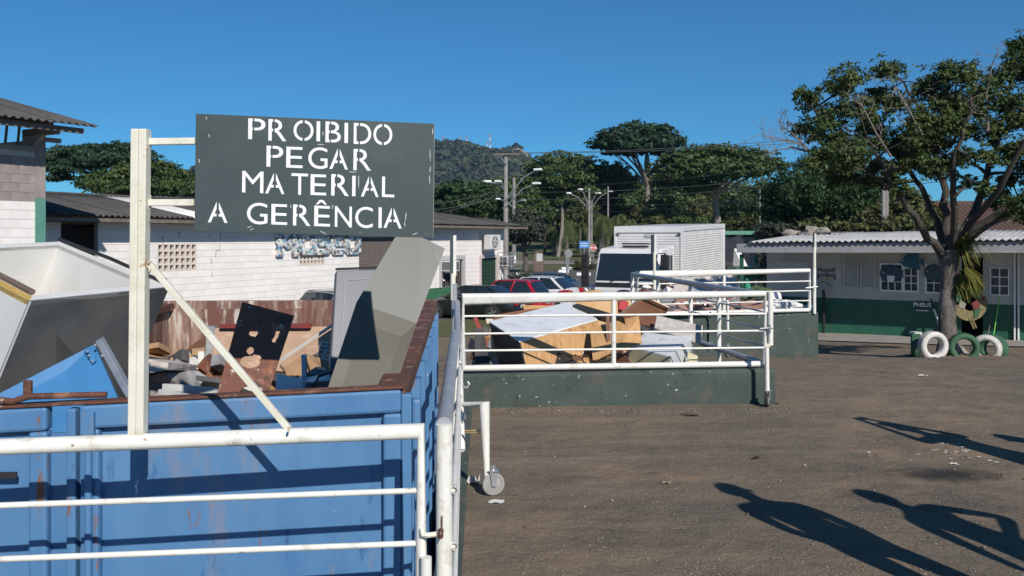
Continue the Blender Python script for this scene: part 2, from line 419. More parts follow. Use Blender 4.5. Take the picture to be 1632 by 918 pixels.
# ------------------------------------------------------------------ bays: low walls and retaining walls
def wall_between(name, label, pts, h0, h1, th, mat, side, cat='wall', bevel=.03):
    """low wall along pts (2D), from h0 to h1, thickness th to the given side (unit 2D normal sign)"""
    mb = MB(); n = len(pts); L_ = []; R_ = []
    for i in range(n):
        a = Vector(pts[max(i - 1, 0)]); b = Vector(pts[min(i + 1, n - 1)]); d = (b - a).normalized()
        nr = Vector((-d.y, d.x)) * side
        L_.append(Vector(pts[i])); R_.append(Vector(pts[i]) + nr * th)
    for i in range(n - 1):
        a, b, c, d = L_[i], L_[i + 1], R_[i + 1], R_[i]
        vs = [(p.x, p.y, z) for z in (h0, h1) for p in (a, b, c, d)]
        mb.add(vs, [(0, 3, 2, 1), (4, 5, 6, 7), (0, 1, 5, 4), (1, 2, 6, 5), (2, 3, 7, 6), (3, 0, 4, 7)] if side > 0 else
               [(0, 1, 2, 3), (4, 7, 6, 5), (0, 4, 5, 1), (1, 5, 6, 2), (2, 6, 7, 3), (3, 7, 4, 0)])
    o = mb.build(name, mat, bevel=bevel)
    return tag(o, label, cat)
# near bay: kerb along its side and front edge, painted green
wall_between('bay_kerb', 'long dark green painted kerb running beside the blue skip', [(-.215, 3.2), (-.40, 8.9)], -1.72, .022, .14, mt['curb_green'], 1, 'kerb', .012)
wall_between('bay_kerb', 'green painted edge kerb under the gate with the warning sign', [(-4.2, 2.86), (-.36, 3.20)], -1.72, .03, .10, mt['curb_green'], -1, 'kerb', .012)
# second bay: front wall
A2, B2 = P(733, 590, 8.72), P(1238, 590, 9.02)
wall_between('bay_wall', 'low dark green wall under the railing of the furniture skip', [(A2.x, A2.y), (B2.x, B2.y)], -1.72, .345, .26, mt['curb_green'], 1, 'wall', .035)
wall_between('bay_wall', 'narrow green wall down the side of the furniture skip', [(2.66, 9.33), (1.86, 14.5)], -1.72, .12, .16, mt['curb_green'], 1, 'wall', .02)
# third bay
A3, B3 = P(1060, 500, 14.75), P(1306, 500, 15.35)
wall_between('bay_wall', 'low green wall under the railing near the rubble heap', [(A3.x, A3.y), (B3.x, B3.y)], -1.72, .40, .30, mt['curb_green'], 1, 'wall', .05)
wall_between('bay_wall', 'green wall going back from the rubble bay corner', [(B3.x, B3.y + .35), (5.62, 24)], -1.72, .30, .22, mt['curb_green'], 1, 'wall', .03)

# ------------------------------------------------------------------ swing gate of the near bay
RAD = .0275
gate = thing('swing_gate', 'white tubular swing gate in front of the blue skip', 'gate', (-1.0, 3.02, .03))
gTL, gTR = P(-260, 722, 2.89), P(671, 687, 3.10)
q = MB(); q.tube([gTL, gTR, Vector((gTR.x, gTR.y, .10))], RAD, 16); q.build('frame_tube', mt['white_paint'], gate, smooth=True)
for (y0, y1) in ((815, 782), (901, 866), (985, 950)):
    q = MB(); q.tube([P(-260, y0, 2.89), P(664, y1, 3.10)], .0105, 10); q.build('rail', mt['white_paint'], gate, smooth=True)
q = MB(); q.tube([P(-260, 1040, 2.89), P(671, 1010, 3.10)], .02, 12); q.build('bottom_rail', mt['white_paint'], gate, smooth=True)
q = MB(); q.tube([P(-258, 722, 2.89), P(-258, 1050, 2.89)], RAD, 12); q.build('end_post', mt['white_paint'], gate, smooth=True)
q = MB(); q.tube([P(679, 888, 3.06), P(679, 1010, 3.06)], .020, 12); q.build('sleeve', mt['white_paint'], gate, smooth=True)
q = MB(); q.tube([P(672, 842, 3.07), P(674, 852, 3.06), P(682, 853, 3.06), P(706, 850, 3.08)], .009, 8); q.build('latch_bar', mt['cream_paint'], gate, smooth=True)
q = MB(); q.box(P(702, 850, 3.07), (.02, .03, .022)); q.tube([P(703, 842, 3.05), P(703, 858, 3.05)], .006, 6); q.build('hinge', mt['rust'], gate)

# warning sign welded above the gate
sgn = thing('warning_sign', 'dark green board lettered PROIBIDO PEGAR MATERIAL A GERÊNCIA on a white post', 'sign', P(218, 690, 3.0))
q = MB()
c0, c1 = P(219, 692, 3.0), P(224, 206, 3.0)
for dx in (-.0135, .0135):
    q.obox(c0 + Vector((dx - .0132, -.018, 0)), (.0262, 0, 0), (0, .045, 0), c1 - c0)
q.build('post', mt['cream_paint'], sgn, bevel=.003)
for (pa, pb) in (((236, 226), (312, 225)), ((236, 323), (310, 323))):
    q = MB(); a, b = P(*pa, 3.02), P(*pb, 3.02)
    q.obox(a + Vector((0, -.012, -.0115)), b - a, (0, .024, 0), (0, 0, .023)); q.build('arm', mt['cream_paint'], sgn, bevel=.003)
    q = MB(); q.box(a + Vector((.001, 0, 0)), (.012, .03, .055)); q.build('weld_plate', mt['cream_paint'], sgn, bevel=.004)
q = MB(); a, b = P(236, 418, 3.0), P(461, 684, 3.05); d = (b - a).normalized(); up = Vector((d.z, 0, -d.x)).normalized()
q.obox(a - up * .010 + Vector((0, -.01, 0)), b - a, up * .021, (0, .021, 0)); q.build('brace', mt['cream_paint'], sgn, bevel=.002)
wr = random.Random(5)
for (px, py) in ((237, 418), (238, 430), (460, 684), (224, 690), (230, 247), (232, 235), (224, 300), (225, 320)):
    q = MB(); p = P(px, py, 2.985)
    q.lathe([(.0, -.010), (.004, -.007), (.0055, 0), (.004, .007), (.0, .010)], 8, p + Vector((0, .004, 0)), Matrix.Rotation(wr.uniform(0, 3), 3, 'X')); q.build('weld', M('weld_bead', (.58, .54, .42), (.36, .25, .14), 80, .8) if 'weld_bead' not in bpy.data.materials else bpy.data.materials['weld_bead'], sgn, smooth=True)
TLc, TRc, BRc, BLc = P(312, 181, 3.0), P(692, 197, 3.10), P(690, 379, 3.10), P(310, 369, 3.0)
def sign_pt(u, v, off=0.0):
    t = TLc.lerp(TRc, u); b = BLc.lerp(BRc, u); p = b.lerp(t, v)
    return p + Vector((.0, -off, 0))
q = MB(); q.prism([sign_pt(0, 0), sign_pt(1, 0), sign_pt(1, 1), sign_pt(0, 1)], (0, .003, 0))
board = q.build('board', mt['dark_green'], sgn, bevel=.001)
q = MB()
for (u0, v0, u1, v1) in ((0, 0, 1, .05), (0, .95, 1, 1), (0, .05, .025, .95), (.975, .05, 1, .95)):
    o = sign_pt(u0, v0, -.0035)
    q.prism([sign_pt(u0, v0, -.0034), sign_pt(u1, v0, -.0034), sign_pt(u1, v1, -.0034), sign_pt(u0, v1, -.0034)], (0, .018, 0))
q.build('back_frame', mt['cream_paint'], sgn)
# stencil letters cut from the built-in font with bridges taken out
def glyph_mesh(ch, gaps):
    cu = bpy.data.curves.new('g', 'FONT'); cu.body = ch; cu.resolution_u = 5
    ob = bpy.data.objects.new('g', cu); COL.objects.link(ob)
    dg = bpy.context.evaluated_depsgraph_get(); me = bpy.data.meshes.new_from_object(ob.evaluated_get(dg))
    bpy.data.objects.remove(ob); bpy.data.curves.remove(cu)
    bm = bmesh.new(); bm.from_mesh(me); bpy.data.meshes.remove(me)
    xs = [v.co.x for v in bm.verts]; ys = [v.co.y for v in bm.verts]
    x0, x1, y0, y1 = min(xs), max(xs), min(ys), max(ys)
    for v in bm.verts: v.co = ((v.co.x - x0) / (x1 - x0), (v.co.y - y0) / (y1 - y0), 0)
    for (a, b) in gaps:
        for c in (a, b):
            bmesh.ops.bisect_plane(bm, geom=bm.verts[:] + bm.edges[:] + bm.faces[:], plane_co=(c, 0, 0), plane_no=(1, 0, 0))
        bmesh.ops.delete(bm, geom=[f for f in bm.faces if a < f.calc_center_median().x < b], context='FACES')
    bmesh.ops.triangulate(bm, faces=bm.faces[:])
    vs = [tuple(v.co) for v in bm.verts]; bm.verts.index_update(); fs = [tuple(v.index for v in f.verts) for f in bm.faces]
    bm.free(); return vs, fs
GAPS = {'P': [(.27, .36)], 'R': [(.25, .34)], 'O': [(.45, .56)], 'D': [(.27, .36)], 'B': [(.28, .36)], 'A': [(.44, .55)]}
LET = [('P', 605, 690, 58, 162), ('R', 705, 795, 62, 170), ('O', 830, 930, 66, 170), ('I', 945, 963, 72, 172), ('B', 990, 1068, 74, 178), ('I', 1086, 1104, 80, 181), ('D', 1133, 1222, 82, 187), ('O', 1233, 1330, 86, 192),
       ('P', 697, 780, 195, 300), ('E', 795, 877, 200, 305), ('G', 905, 1002, 202, 310), ('A', 1012, 1105, 208, 312), ('R', 1133, 1223, 212, 318),
       ('M', 578, 683, 322, 430), ('A', 692, 788, 330, 435), ('T', 822, 905, 333, 440), ('E', 918, 997, 338, 442), ('R', 1022, 1112, 338, 445), ('I', 1128, 1145, 345, 447), ('A', 1173, 1263, 347, 450), ('L', 1280, 1343, 350, 452),
       ('A', 412, 508, 475, 580), ('G', 603, 705, 480, 588), ('E', 724, 803, 487, 590), ('R', 832, 920, 490, 595), ('Ê', 938, 1018, 466, 598), ('N', 1042, 1128, 498, 602), ('C', 1145, 1235, 500, 606), ('I', 1264, 1280, 503, 606), ('A', 1290, 1383, 503, 607)]
gc = {}
for (ch, x0, x1, yt, yb) in LET:
    if ch not in gc: gc[ch] = glyph_mesh(ch, GAPS.get(ch, []))
    vs, fs = gc[ch]; q = MB(); pts = []
    for (u, v, _) in vs:
        zx = x0 + (x1 - x0) * u; zy = yb - (yb - yt) * v + .038 * (zx - (x0 + x1) / 2)
        su = (zx - 347) / 1198; ty = 32 + 53 * su; by = 625 + 30 * su
        pts.append(sign_pt(su, (by - zy) / (by - ty), .0012))
    q.add(pts, fs); q.build('letter', mt['sign_white'], board)

# scratches and fixings on the board
rs_ = random.Random(12)
for (zx, zy, dx, dy) in ((1525, 215, 2, 60), (1528, 300, -3, 30), (1524, 345, 2, 40), (1538, 110, 0, 30), (1405, 530, -4, 45), (1398, 575, 2, 25), (605, 605, 22, -6), (620, 618, 18, -10), (968, 622, 30, 12), (990, 632, 14, 8), (398, 48, 4, 14), (412, 135, 2, 18), (977, 125, 1, 18), (1160, 345, 1, 60), (1030, 490, -2, 22), (820, 490, 1, 20), (1110, 325, 40, 2), (950, 188, 36, 1), (1440, 640, 26, -10), (366, 260, 1, 20)):
    q = MB(); pts = []
    for (a_, w_) in ((0, -1.6), (.5, -2.6), (1, -.8), (1, .8), (.5, 2.2), (0, 1.2)):
        x_ = zx + dx * a_ + (w_ if abs(dy) >= abs(dx) else 0) + rs_.uniform(-.6, .6); y_ = zy + dy * a_ + (w_ if abs(dx) > abs(dy) else 0); su = (x_ - 347) / 1198; ty = 32 + 53 * su; by = 625 + 30 * su; pts.append(sign_pt(su, (by - y_) / (by - ty), .0009))
    q.add(pts, [tuple(range(6))]); q.build('scratch', M('scratch', (.42, .45, .45)) if 'scratch' not in bpy.data.materials else bpy.data.materials['scratch'], board)
# side railing of the near bay, running away beside the skip
sr = thing('side_railing', 'white and grey tubular railing along the side of the blue skip', 'railing', (-.33, 3.3, .02))
sA = Vector((-.243, 3.14, 0)); z0 = 1.7 - (672 - HY) * 3.14 / F
top0 = P(708, 676, 3.14); top1 = P(725, 532, 6.1)
q = MB(); q.tube([Vector((top0.x, top0.y, .02)), top0], .030, 16); q.build('near_post', mt['white_paint'], sr, smooth=True)
q = MB(); q.tube([top0 + Vector((0, 0, -.004)), top1], .030, 16); q.build('top_rail', mt['grey_pipe'], sr, smooth=True)
for zz in (.80, .60, .40):
    q = MB(); q.tube([Vector((top0.x + .035, 3.12, zz)), Vector((top1.x + .035, 6.1, zz))], .012, 10, cap=False)
    q.tube([Vector((top0.x + .035, 3.13, zz)), Vector((top1.x + .035, 6.1, zz))], .008, 10); q.build('rail', mt['white_paint'], sr, smooth=True)
q = MB(); q.tube([Vector((top1.x, top1.y, .02)), top1], .028, 14); q.build('far_post', mt['white_paint'], sr, smooth=True)
q = MB(); q.obox(P(703, 823, 3.105), (.005, 0, 0), (0, .006, 0), (0, 0, -.07)); q.build('rust_streak_plate', mt['rust'], sr)

# side gate on a caster, standing along the kerb
sg = thing('caster_gate', 'white side gate beam carried on a grey caster wheel', 'gate', G(740, 5.9))
q = MB(); q.tube([P(728, 482, 8.5), P(731, 600, 6.4), P(731, 612, 6.2)], .030, 14); q.build('top_rail', mt['grey_pipe'], sg, smooth=True)
q = MB(); q.tube([P(731, 590, 6.15), P(735, 716, 6.0)], .029, 14)
q.lathe([(.029, 0), (.024, .014), (.012, .022)], 14, P(735, 716, 6.0), Matrix.Rotation(math.pi, 3, 'X')); q.build('end_post', mt['white_paint'], sg, smooth=True)
q = MB(); q.tube([P(739, 645, 5.95), P(772, 643, 5.80), P(776, 764, 5.78)], .0185, 14); q.build('caster_leg', mt['white_paint'], sg, smooth=True)
q = MB(); q.tube([P(741, 687, 5.95), P(769, 686, 5.82)], .006, 8); q.tube([P(741, 690, 5.95), P(766, 690, 5.82)], .004, 8); q.build('stay', M('yellow_stay', (.70, .52, .22), (.6, .42, .2), 20, .6), sg, smooth=True)
q = MB(); q.tube([P(741, 640, 5.97), P(741, 668, 5.97)], .006, 8); q.build('bolt', mt['galv'], sg, smooth=True)
q = MB(); q.tube([P(737, 616, 5.98), P(744, 618, 5.94), P(748, 612, 5.92), P(745, 608, 5.92)], .006, 8); q.build('latch', mt['white_paint'], sg, smooth=True)
for (zz, a, b) in ((.82, 6.1, 8.5), (.62, 6.1, 8.5), (.44, 6.1, 8.5)):
    q = MB(); q.tube([Vector((-.365, 6.2, zz)), Vector((-.48, 8.5, zz))], .010, 8); q.build('rail', mt['white_paint'], sg, smooth=True)
def caster(parent, c, axis_ang, r=.075, w=.034, colr=None):
    rot = Matrix.Rotation(axis_ang, 3, 'Z') @ Matrix.Rotation(R(90), 3, 'X')
    q = MB(); h = w / 2
    q.lathe([(r - .018, -h), (r - .006, -h), (r, -h + .006), (r, h - .006), (r - .006, h), (r - .018, h)], 28, c, rot, closed=True); wh = q.build('wheel', colr or mt['wheel_grey'], parent, smooth=True)
    q = MB(); q.lathe([(.008, -h - .002), (.02, -h + .002), (r - .019, -h + .006), (r - .019, h - .006), (.02, h - .002), (.008, h + .002)], 28, c, rot); q.build('hub', mt['wheel_grey'], wh, smooth=True)
    q = MB(); e = Vector((math.cos(axis_ang + math.pi / 2), math.sin(axis_ang + math.pi / 2), 0))
    f = Vector((-e.y, e.x, 0))
    for s in (-1, 1):
        o = c + e * s * (h + .006)
        pts = [o + f * (-.014) + Vector((0, 0, -.012)), o + f * .014 + Vector((0, 0, -.012)), o + f * .028 + Vector((0, 0, r + .012)), o + f * (-.028) + Vector((0, 0, r + .012))]
        q.prism(pts, e * s * .004)
    q.box(c + Vector((0, 0, r + .014)), (.07, .07, .006)); q.tube([c + Vector((0, 0, r + .014)), c + Vector((0, 0, r + .045))], .016, 10)
    q.tube([c - e * (h + .014), c + e * (h + .014)], .007, 8); q.build('fork', mt['galv'], parent)
caster(sg, G(786, 5.78, .077), R(14))

# railing of the second bay
r2 = thing('bay_railing', 'white tubular railing on the low wall before the furniture skip', 'railing', (.9, 8.85, .345))
q = MB(); q.tube([P(738, 585, 8.72), P(738, 477, 8.72), P(1219, 468, 9.1), P(1219, 580, 9.1)], .030, 14); q.build('frame_tube', mt['white_paint'], r2, smooth=True)
q = MB(); q.tube([P(738, 587, 8.72), P(1210, 580, 9.1)], .031, 14); q.build('bottom_rail', mt['white_paint'], r2, smooth=True)
for (ya, yb) in ((504, 500), (532, 527), (559, 554)):
    q = MB(); q.tube([P(738, ya, 8.70), P(1222, yb, 9.08)], .0105, 8); q.build('rail', mt['white_paint'], r2, smooth=True)
q = MB(); q.tube([P(978, 473, 8.9), P(978, 583, 8.9)], .024, 12); q.build('mid_post', mt['white_paint'], r2, smooth=True)
q = MB(); q.tube([P(1228, 465, 9.06), P(1228, 550, 9.06)], .027, 12); q.build('gate_post', mt['white_paint'], r2, smooth=True)
q = MB(); q.tube([P(1211, 524, 9.05), P(1232, 522, 9.03)], .010, 8); q.tube([P(1227, 517, 9.03), P(1227, 530, 9.03)], .012, 8); q.build('latch', mt['galv'], r2, smooth=True)
q = MB(); q.tube([P(724, 600, 8.66), P(724, 452, 8.66)], .030, 12); q.build('corner_post', mt['grey_pipe'], r2, smooth=True)
cl = thing('caster_post', 'white leg with dark caster wheel at the corner of the furniture bay', 'caster', G(1222, 8.8))
q = MB(); q.tube([P(1222, 548, 8.80), P(1223, 628, 8.80)], .022, 12); q.build('leg', mt['white_paint'], cl, smooth=True)
q = MB(); q.box(P(1222, 550, 8.80), (.06, .05, .03)); q.build('clamp', mt['cream_paint'], cl)
caster(cl, G(1223, 8.80, .077), R(62), colr=mt['rubber'])
# edge-on notice boards on poles
def edge_sign(label, px, ytop, ysplit, ybot, Y, hb, ang=0.0):
    t = thing('notice_board', label, 'sign', P(px, ybot, Y), group='notice boards seen edge on')
    q = MB(); q.tube([P(px, ybot, Y), P(px, ysplit - 4, Y)], .026, 10); q.build('pole', mt['cream_paint'], t, smooth=True)
    d = Vector((px - CX, F, 0)).normalized(); d = Matrix.Rotation(ang, 3, 'Z') @ d; s = Vector((d.y, -d.x, 0))
    a = P(px, ytop, Y); b = P(px, ysplit, Y)
    q = MB(); q.obox(Vector((a.x, a.y, b.z)) - s * .03, d * .82, s * .028, (0, 0, a.z - b.z)); q.build('board', mt['dark_green'], t)
    q = MB(); q.obox(Vector((a.x, a.y, b.z)) + s * .002 - d * .004, d * .03, s * .030, (0, 0, a.z - b.z)); q.build('edge_strip', mt['white_paint'], t)
edge_sign('notice board seen edge on above the end of the grey side rail', 722, 375, 440, 478, 8.66, .41, R(-1.6))
edge_sign('notice board seen edge on in front of the white truck', 1043, 374, 406, 478, 13.9, .3, R(2.0))
edge_sign('notice board seen edge on above the corner of the rubble bay railing', 1298, 372, 398, 500, 15.4, .3, R(-1.5))
# side railing of the second bay
r2s = thing('bay_side_railing', 'grey topped railing going back along the furniture skip', 'railing', (2.2, 11, .12))
def s2(Y, z): return Vector((2.60 - .145 * (Y - 9.1), Y, z))
zt = 1.7 - (468 - HY) * 9.1 / F
q = MB(); q.tube([s2(9.12, zt - .01), s2(13.9, zt)], .034, 12); q.build('top_rail', mt['grey_pipe'], r2s, smooth=True)
q = MB(); q.tube([s2(9.12, .39), s2(13.9, .39)], .034, 12); q.build('bottom_rail', mt['grey_pipe'], r2s, smooth=True)
for zz in (.93, .75, .57):
    q = MB(); q.tube([s2(9.12, zz), s2(13.9, zz)], .010, 8); q.build('rail', mt['grey_pipe'], r2s, smooth=True)
for Y in (10.3, 11.25, 12.6, 13.9):
    q = MB(); q.tube([s2(Y, .10), s2(Y, zt)], .027, 12); q.build('post', mt['white_paint'], r2s, smooth=True)
# railing of the third bay
r3 = thing('bay_railing', 'white tubular railing before the rubble heap', 'railing', (3.6, 15, .4))
q = MB(); q.tube([P(1015, 497, 14.5), P(1015, 438, 14.5), P(1290, 431, 15.3), P(1290, 492, 15.3)], .034, 12); q.build('frame_tube', mt['white_paint'], r3, smooth=True)
q = MB(); q.tube([P(1015, 501, 14.5), P(1290, 494, 15.3)], .034, 12); q.build('bottom_rail', mt['white_paint'], r3, smooth=True)
for (ya, yb) in ((453, 448), (470, 463), (486, 479)):
    q = MB(); q.tube([P(1015, ya, 14.5), P(1292, yb, 15.28)], .012, 8); q.build('rail', mt['white_paint'], r3, smooth=True)
q = MB(); q.tube([P(1154, 435, 14.9), P(1154, 497, 14.9)], .027, 12); q.build('mid_post', mt['white_paint'], r3, smooth=True)
q = MB(); q.tube([P(1298, 428, 15.3), P(1298, 500, 15.3)], .028, 12); q.build('gate_post', mt['white_paint'], r3, smooth=True)
q = MB(); q.tube([P(1284, 459, 15.22), P(1303, 457, 15.2)], .012, 8); q.build('latch', mt['galv'], r3, smooth=True)
cl = thing('caster_post', 'thin leg with dark caster wheel before the green rubble bay wall', 'caster', G(1160, 14.4))
q = MB(); q.tube([P(1160, 480, 14.4), P(1160, 528, 14.4)], .022, 12); q.tube([P(1150, 480, 14.5), P(1160, 480, 14.4)], .02, 10); q.build('leg', mt['white_paint'], cl, smooth=True)
caster(cl, G(1160, 14.4, .09), R(50), r=.09, colr=mt['rubber'])
# ------------------------------------------------------------------ blue skip
TH = R(3.4); CO = Vector((-.415, 3.385, 0)); EX = Vector((math.cos(TH), math.sin(TH), 0)); EY = Vector((-math.sin(TH), math.cos(TH), 0))
CW, CL, CT, CB = 2.5, 4.85, 1.115, -1.55
def C(a, b, z): return CO + EX * a + EY * b + Vector((0, 0, z))
skip = thing('skip_container', 'large blue steel skip with rusty rim full of scrap', 'skip', C(-CW / 2, CL / 2, CB))
UP = Vector((0, 0, 1))
# floor and inner skins
q = MB(); q.obox(C(-CW + .1, .1, CB + .1), EX * (CW - .2), EY * (CL - .2), UP * .06); q.build('floor', mt['rust'], skip)
q = MB(); q.obox(C(-CW + .05, .06, CB), EX * .02, EY * (CL - .12), UP * (CT - CB - .07)); q.build('inner_wall', mt['rust_inner'], skip)
q = MB(); q.obox(C(-CW + .05, CL - .08, CB), EX * (CW - .1), EY * .02, UP * (CT - CB - .07)); q.build('inner_wall', mt['rust_inner'], skip)
q = MB(); q.obox(C(-.07, .06, CB), EX * .02, EY * (CL - .12), UP * (CT - CB - .07)); q.build('inner_wall', mt['rust_inner'], skip)
# outer side (right) with ribs
q = MB(); q.obox(C(-.046, .05, CB), EX * .012, EY * (CL - .05), UP * (CT - CB - .08)); q.build('side_sheet', mt['blue_steel'], skip)
for k in range(8):
    b = .30 + k * .60
    q = MB(); q.prism([C(-.034, b, CB + .05), C(.02, b + .03, CB + .05), C(.02, b + .11, CB + .05), C(-.034, b + .14, CB + .05)], UP * (CT - CB - .16)); q.build('rib', mt['blue_steel'], skip)
q = MB(); q.obox(C(-CW, .05, CB), EX * .035, EY * (CL - .05), UP * (CT - CB - .08)); q.build('side_sheet', mt['blue_steel'], skip)
q = MB(); q.obox(C(-CW + .02, CL - .05, CB), EX * (CW - .04), EY * .03, UP * (CT - CB - .08)); q.build('back_sheet', mt['blue_steel'], skip)
# rims
q = MB(); q.obox(C(-.12, .02, CT - .09), EX * .125, EY * (CL - .02), UP * .085); q.build('side_rim', mt['rust'], skip, bevel=.012)
q = MB(); q.obox(C(-CW, .02, CT - .09), EX * .11, EY * (CL - .02), UP * .07); q.build('side_rim', mt['rust'], skip, bevel=.012)
q = MB(); q.obox(C(-CW, CL - .06, CT - .09), EX * CW, EY * .08, UP * .09); q.build('back_rim', mt['rust_inner'], skip, bevel=.008)
# doors on the near end
def zdrop(a): return CT + .040 * a                # sagging towards the free edge
def door(a0, a1, name, slot=False):
    d = thing  # noqa
    o = .0
    fr = .07
    q = MB()
    def bar(u0, u1, zt0, zb0, y0, y1):
        pts = [C(u0, y0, zb0 if not callable(zb0) else zb0(u0)), C(u1, y0, zb0 if not callable(zb0) else zb0(u1)), C(u1, y0, zt0(u1) if callable(zt0) else zt0), C(u0, y0, zt0(u0) if callable(zt0) else zt0)]
        q.prism(pts, EY * (y1 - y0))
    bar(a0, a1, zdrop, lambda u: zdrop(u) - .09, -.01, .05)
    bar(a0, a0 + fr, lambda u: zdrop(u) - .092, CB, -.008, .05)
    bar(a1 - fr, a1, lambda u: zdrop(u) - .092, CB, -.008, .05)
    pr = q.build(name, mt['blue_steel'], skip, bevel=.012)
    q2 = MB(); pts = [C(a0 + .02, .03, CB), C(a1 - .02, .03, CB), C(a1 - .02, .03, zdrop(a1) - .06), C(a0 + .02, .03, zdrop(a0) - .06)]
    q2.prism(pts, EY * .018); q2.build('panel', mt['blue_steel'], pr)
    return pr
door(-1.215, -.012, 'door')
dl = door(-CW, -1.335, 'door')
q = MB(); q.obox(C(-1.80, -.022, .80), EX * .36, EY * .012, UP * .022); q.build('slot', mt['black'], dl)
q = MB(); q.obox(C(-1.335, .03, CB), EX * .12, EY * .02, UP * (CT - CB - .16)); q.build('door_gap', mt['blue_steel'], skip)
q = MB(); q.obox(C(-1.262, -.016, CB), EX * .035, EY * .05, UP * (CT - CB - .06)); q.build('hinge_post', mt['blue_steel'], skip, bevel=.008)
q = MB(); q.tube([C(-1.175, -.028, CB), C(-1.175, -.028, CT - .20)], .014, 10); q.build('lock_rod', mt['blue_steel'], skip, smooth=True)
q = MB(); q.obox(C(-1.205, -.03, CT - .20), EX * .05, EY * .03, UP * .13); q.build('rod_bracket', mt['blue_steel'], skip, bevel=.004)
# front cap of rust along the rim, bent bar on top
q = MB(); q.prism([C(-CW, -.012, zdrop(-CW) + .001), C(0, -.012, zdrop(0) + .001), C(0, -.012, zdrop(0) + .013), C(-CW, -.012, zdrop(-CW) + .013)], EY * .07); q.build('front_rim', mt['rust'], skip, bevel=.006)
q = MB(); q.tube([P(-40, 632, 3.30), P(20, 640, 3.30), P(45, 632, 3.30), P(120, 630, 3.32), P(170, 629, 3.34)], .012, 8); q.build('bent_bar', mt['rust'], skip, smooth=True)
q = MB(); q.obox(P(36, 632, 3.34), (.03, 0, 0), (0, .02, 0), (0, 0, .06)); q.build('lug', mt['rust'], skip, bevel=.004)
# corner post with hook plate
q = MB(); q.obox(C(-.012, -.004, CB), EX * .04, EY * .05, UP * (CT - CB - .02)); q.build('corner_post', mt['blue_steel'], skip, bevel=.006)
q = MB(); q.obox(C(.028, .0, CT - .24), EX * .035, EY * .05, UP * .20); q.build('hook_plate', mt['blue_steel'], skip, bevel=.012)

# ------------------------------------------------------------------ scrap in the blue skip
wood_tan = M('tan_board', (.42, .28, .19), (.34, .22, .145), 5, .7, streak=2.5, spots=[((.50, .36, .26), 14, .54, .66), ((.20, .13, .09), 9, .62, .70)])
wood_or = M('orange_plywood', (.54, .32, .145), (.44, .245, .10), 4, .65, streak=.22, spots=[((.40, .215, .09), 16, .50, .64), ((.64, .41, .21), 34, .56, .66), ((.24, .12, .055), 8, .61, .70)])
wood_dk = M('brown_board', (.17, .075, .04), (.12, .055, .03), 6, .65)
lam_white = M('white_laminate', (.66, .69, .72), (.58, .60, .62), 3, .45, spots=[((.40, .37, .33), 6, .58, .72), ((.22, .19, .16), 20, .65, .70)])
lam_black = M('black_laminate', (.028, .028, .03), (.045, .042, .04), 6, .55)
card = M('cardboard', (.40, .25, .14), (.31, .19, .10), 8, .9)
def heap(name, label, pts_bounds, n, sizes, mats, seed, parent=None, zfn=None, cat='debris', xf=None):
    """loose rubble that nobody could count"""
    rr = random.Random(seed); mb = MB(); (x0, x1, y0, y1) = pts_bounds
    for i in range(n):
        x = rr.uniform(x0, x1); y = rr.uniform(y0, y1)
        s = Vector((rr.uniform(*sizes), rr.uniform(*sizes) * .8, rr.uniform(*sizes) * .35))
        rot = Matrix.Rotation(rr.uniform(0, 6.3), 3, 'Z') @ Matrix.Rotation(rr.uniform(-.7, .7), 3, 'X') @ Matrix.Rotation(rr.uniform(-.7, .7), 3, 'Y')
        z = zfn(x, y) - rr.uniform(0, .18)
        if xf: p_ = xf(x, y, 0); x, y = p_.x, p_.y
        mb.cm = rr.randrange(len(mats)); mb.box((x, y, z), s, rot)
    o = mb.build(name, mats); return tag(o, label, cat, kind='stuff')
g1 = M('scrap_grey', (.30, .31, .32), (.2, .2, .21), 8); g2 = M('scrap_white', (.66, .65, .62), (.55, .54, .52), 8); g3 = M('scrap_dark', (.05, .05, .055), (.09, .085, .08), 8)
heap('scrap_heap', 'mixed small scrap filling the blue skip', (-2.05, -.45, .55, 4.3), 420, (.12, .5), [g1, g3, mt['rust_sheet'], g3, wood_dk], 4, zfn=lambda x, y: .42 + .08 * math.sin(x * 3) + .05 * y, xf=C)
# freezer carcass
fz = thing('freezer_shell', 'open white and steel freezer shell lying in the blue skip', 'freezer', P(60, 620, 4.2))
fA, fB, fC = P(47, 480, 3.75), P(270, 458, 4.30), P(95, 385, 4.95)
fD = fA + (fC - fB); dn = Vector((-.27, .05, -.60)); fc = (fA + fB + fC + fD) / 4
steel_side = M('brushed_steel', (.17, .19, .21), (.32, .325, .32), 2.2, .36, metal=.35, bump=.002, bsc=3)
foam = M('yellow_foam', (.52, .36, .10), (.42, .27, .06), 14, .95, bump=.006, bsc=40)
frz_white = M('freezer_white', (.70, .69, .66), (.62, .61, .58), 3, .5, spots=[((.40, .33, .25), 10, .68, .76)])
def ins(p, k): return p.lerp(fc, k)
iA, iB, iC, iD = [ins(p, .15) for p in (fA, fB, fC, fD)]
q = MB(); q.add([fA, fB, fB + dn, fA + dn], [(0, 3, 2, 1)]); q.slab([fA, fB, fB + dn, fA + dn], .008); q.build('steel_panel', steel_side, fz)
for (a, b) in ((fB, fC), (fC, fD), (fD, fA)):
    q = MB(); n_ = (b - a).cross(dn).normalized()
    if n_.dot(a - fc) < 0: n_ = -n_
    q.prism([a, b, b + dn, a + dn], -n_ * .008); q.build('outer_panel', frz_white, fz)
for (a, b) in ((iA, iB), (iB, iC), (iC, iD), (iD, iA)):
    q = MB(); n_ = (b - a).cross(dn).normalized()
    if n_.dot(a - fc) < 0: n_ = -n_
    q.prism([a, b, b + dn * .82, a + dn * .82], n_ * .008); q.build('liner_wall', frz_white, fz)
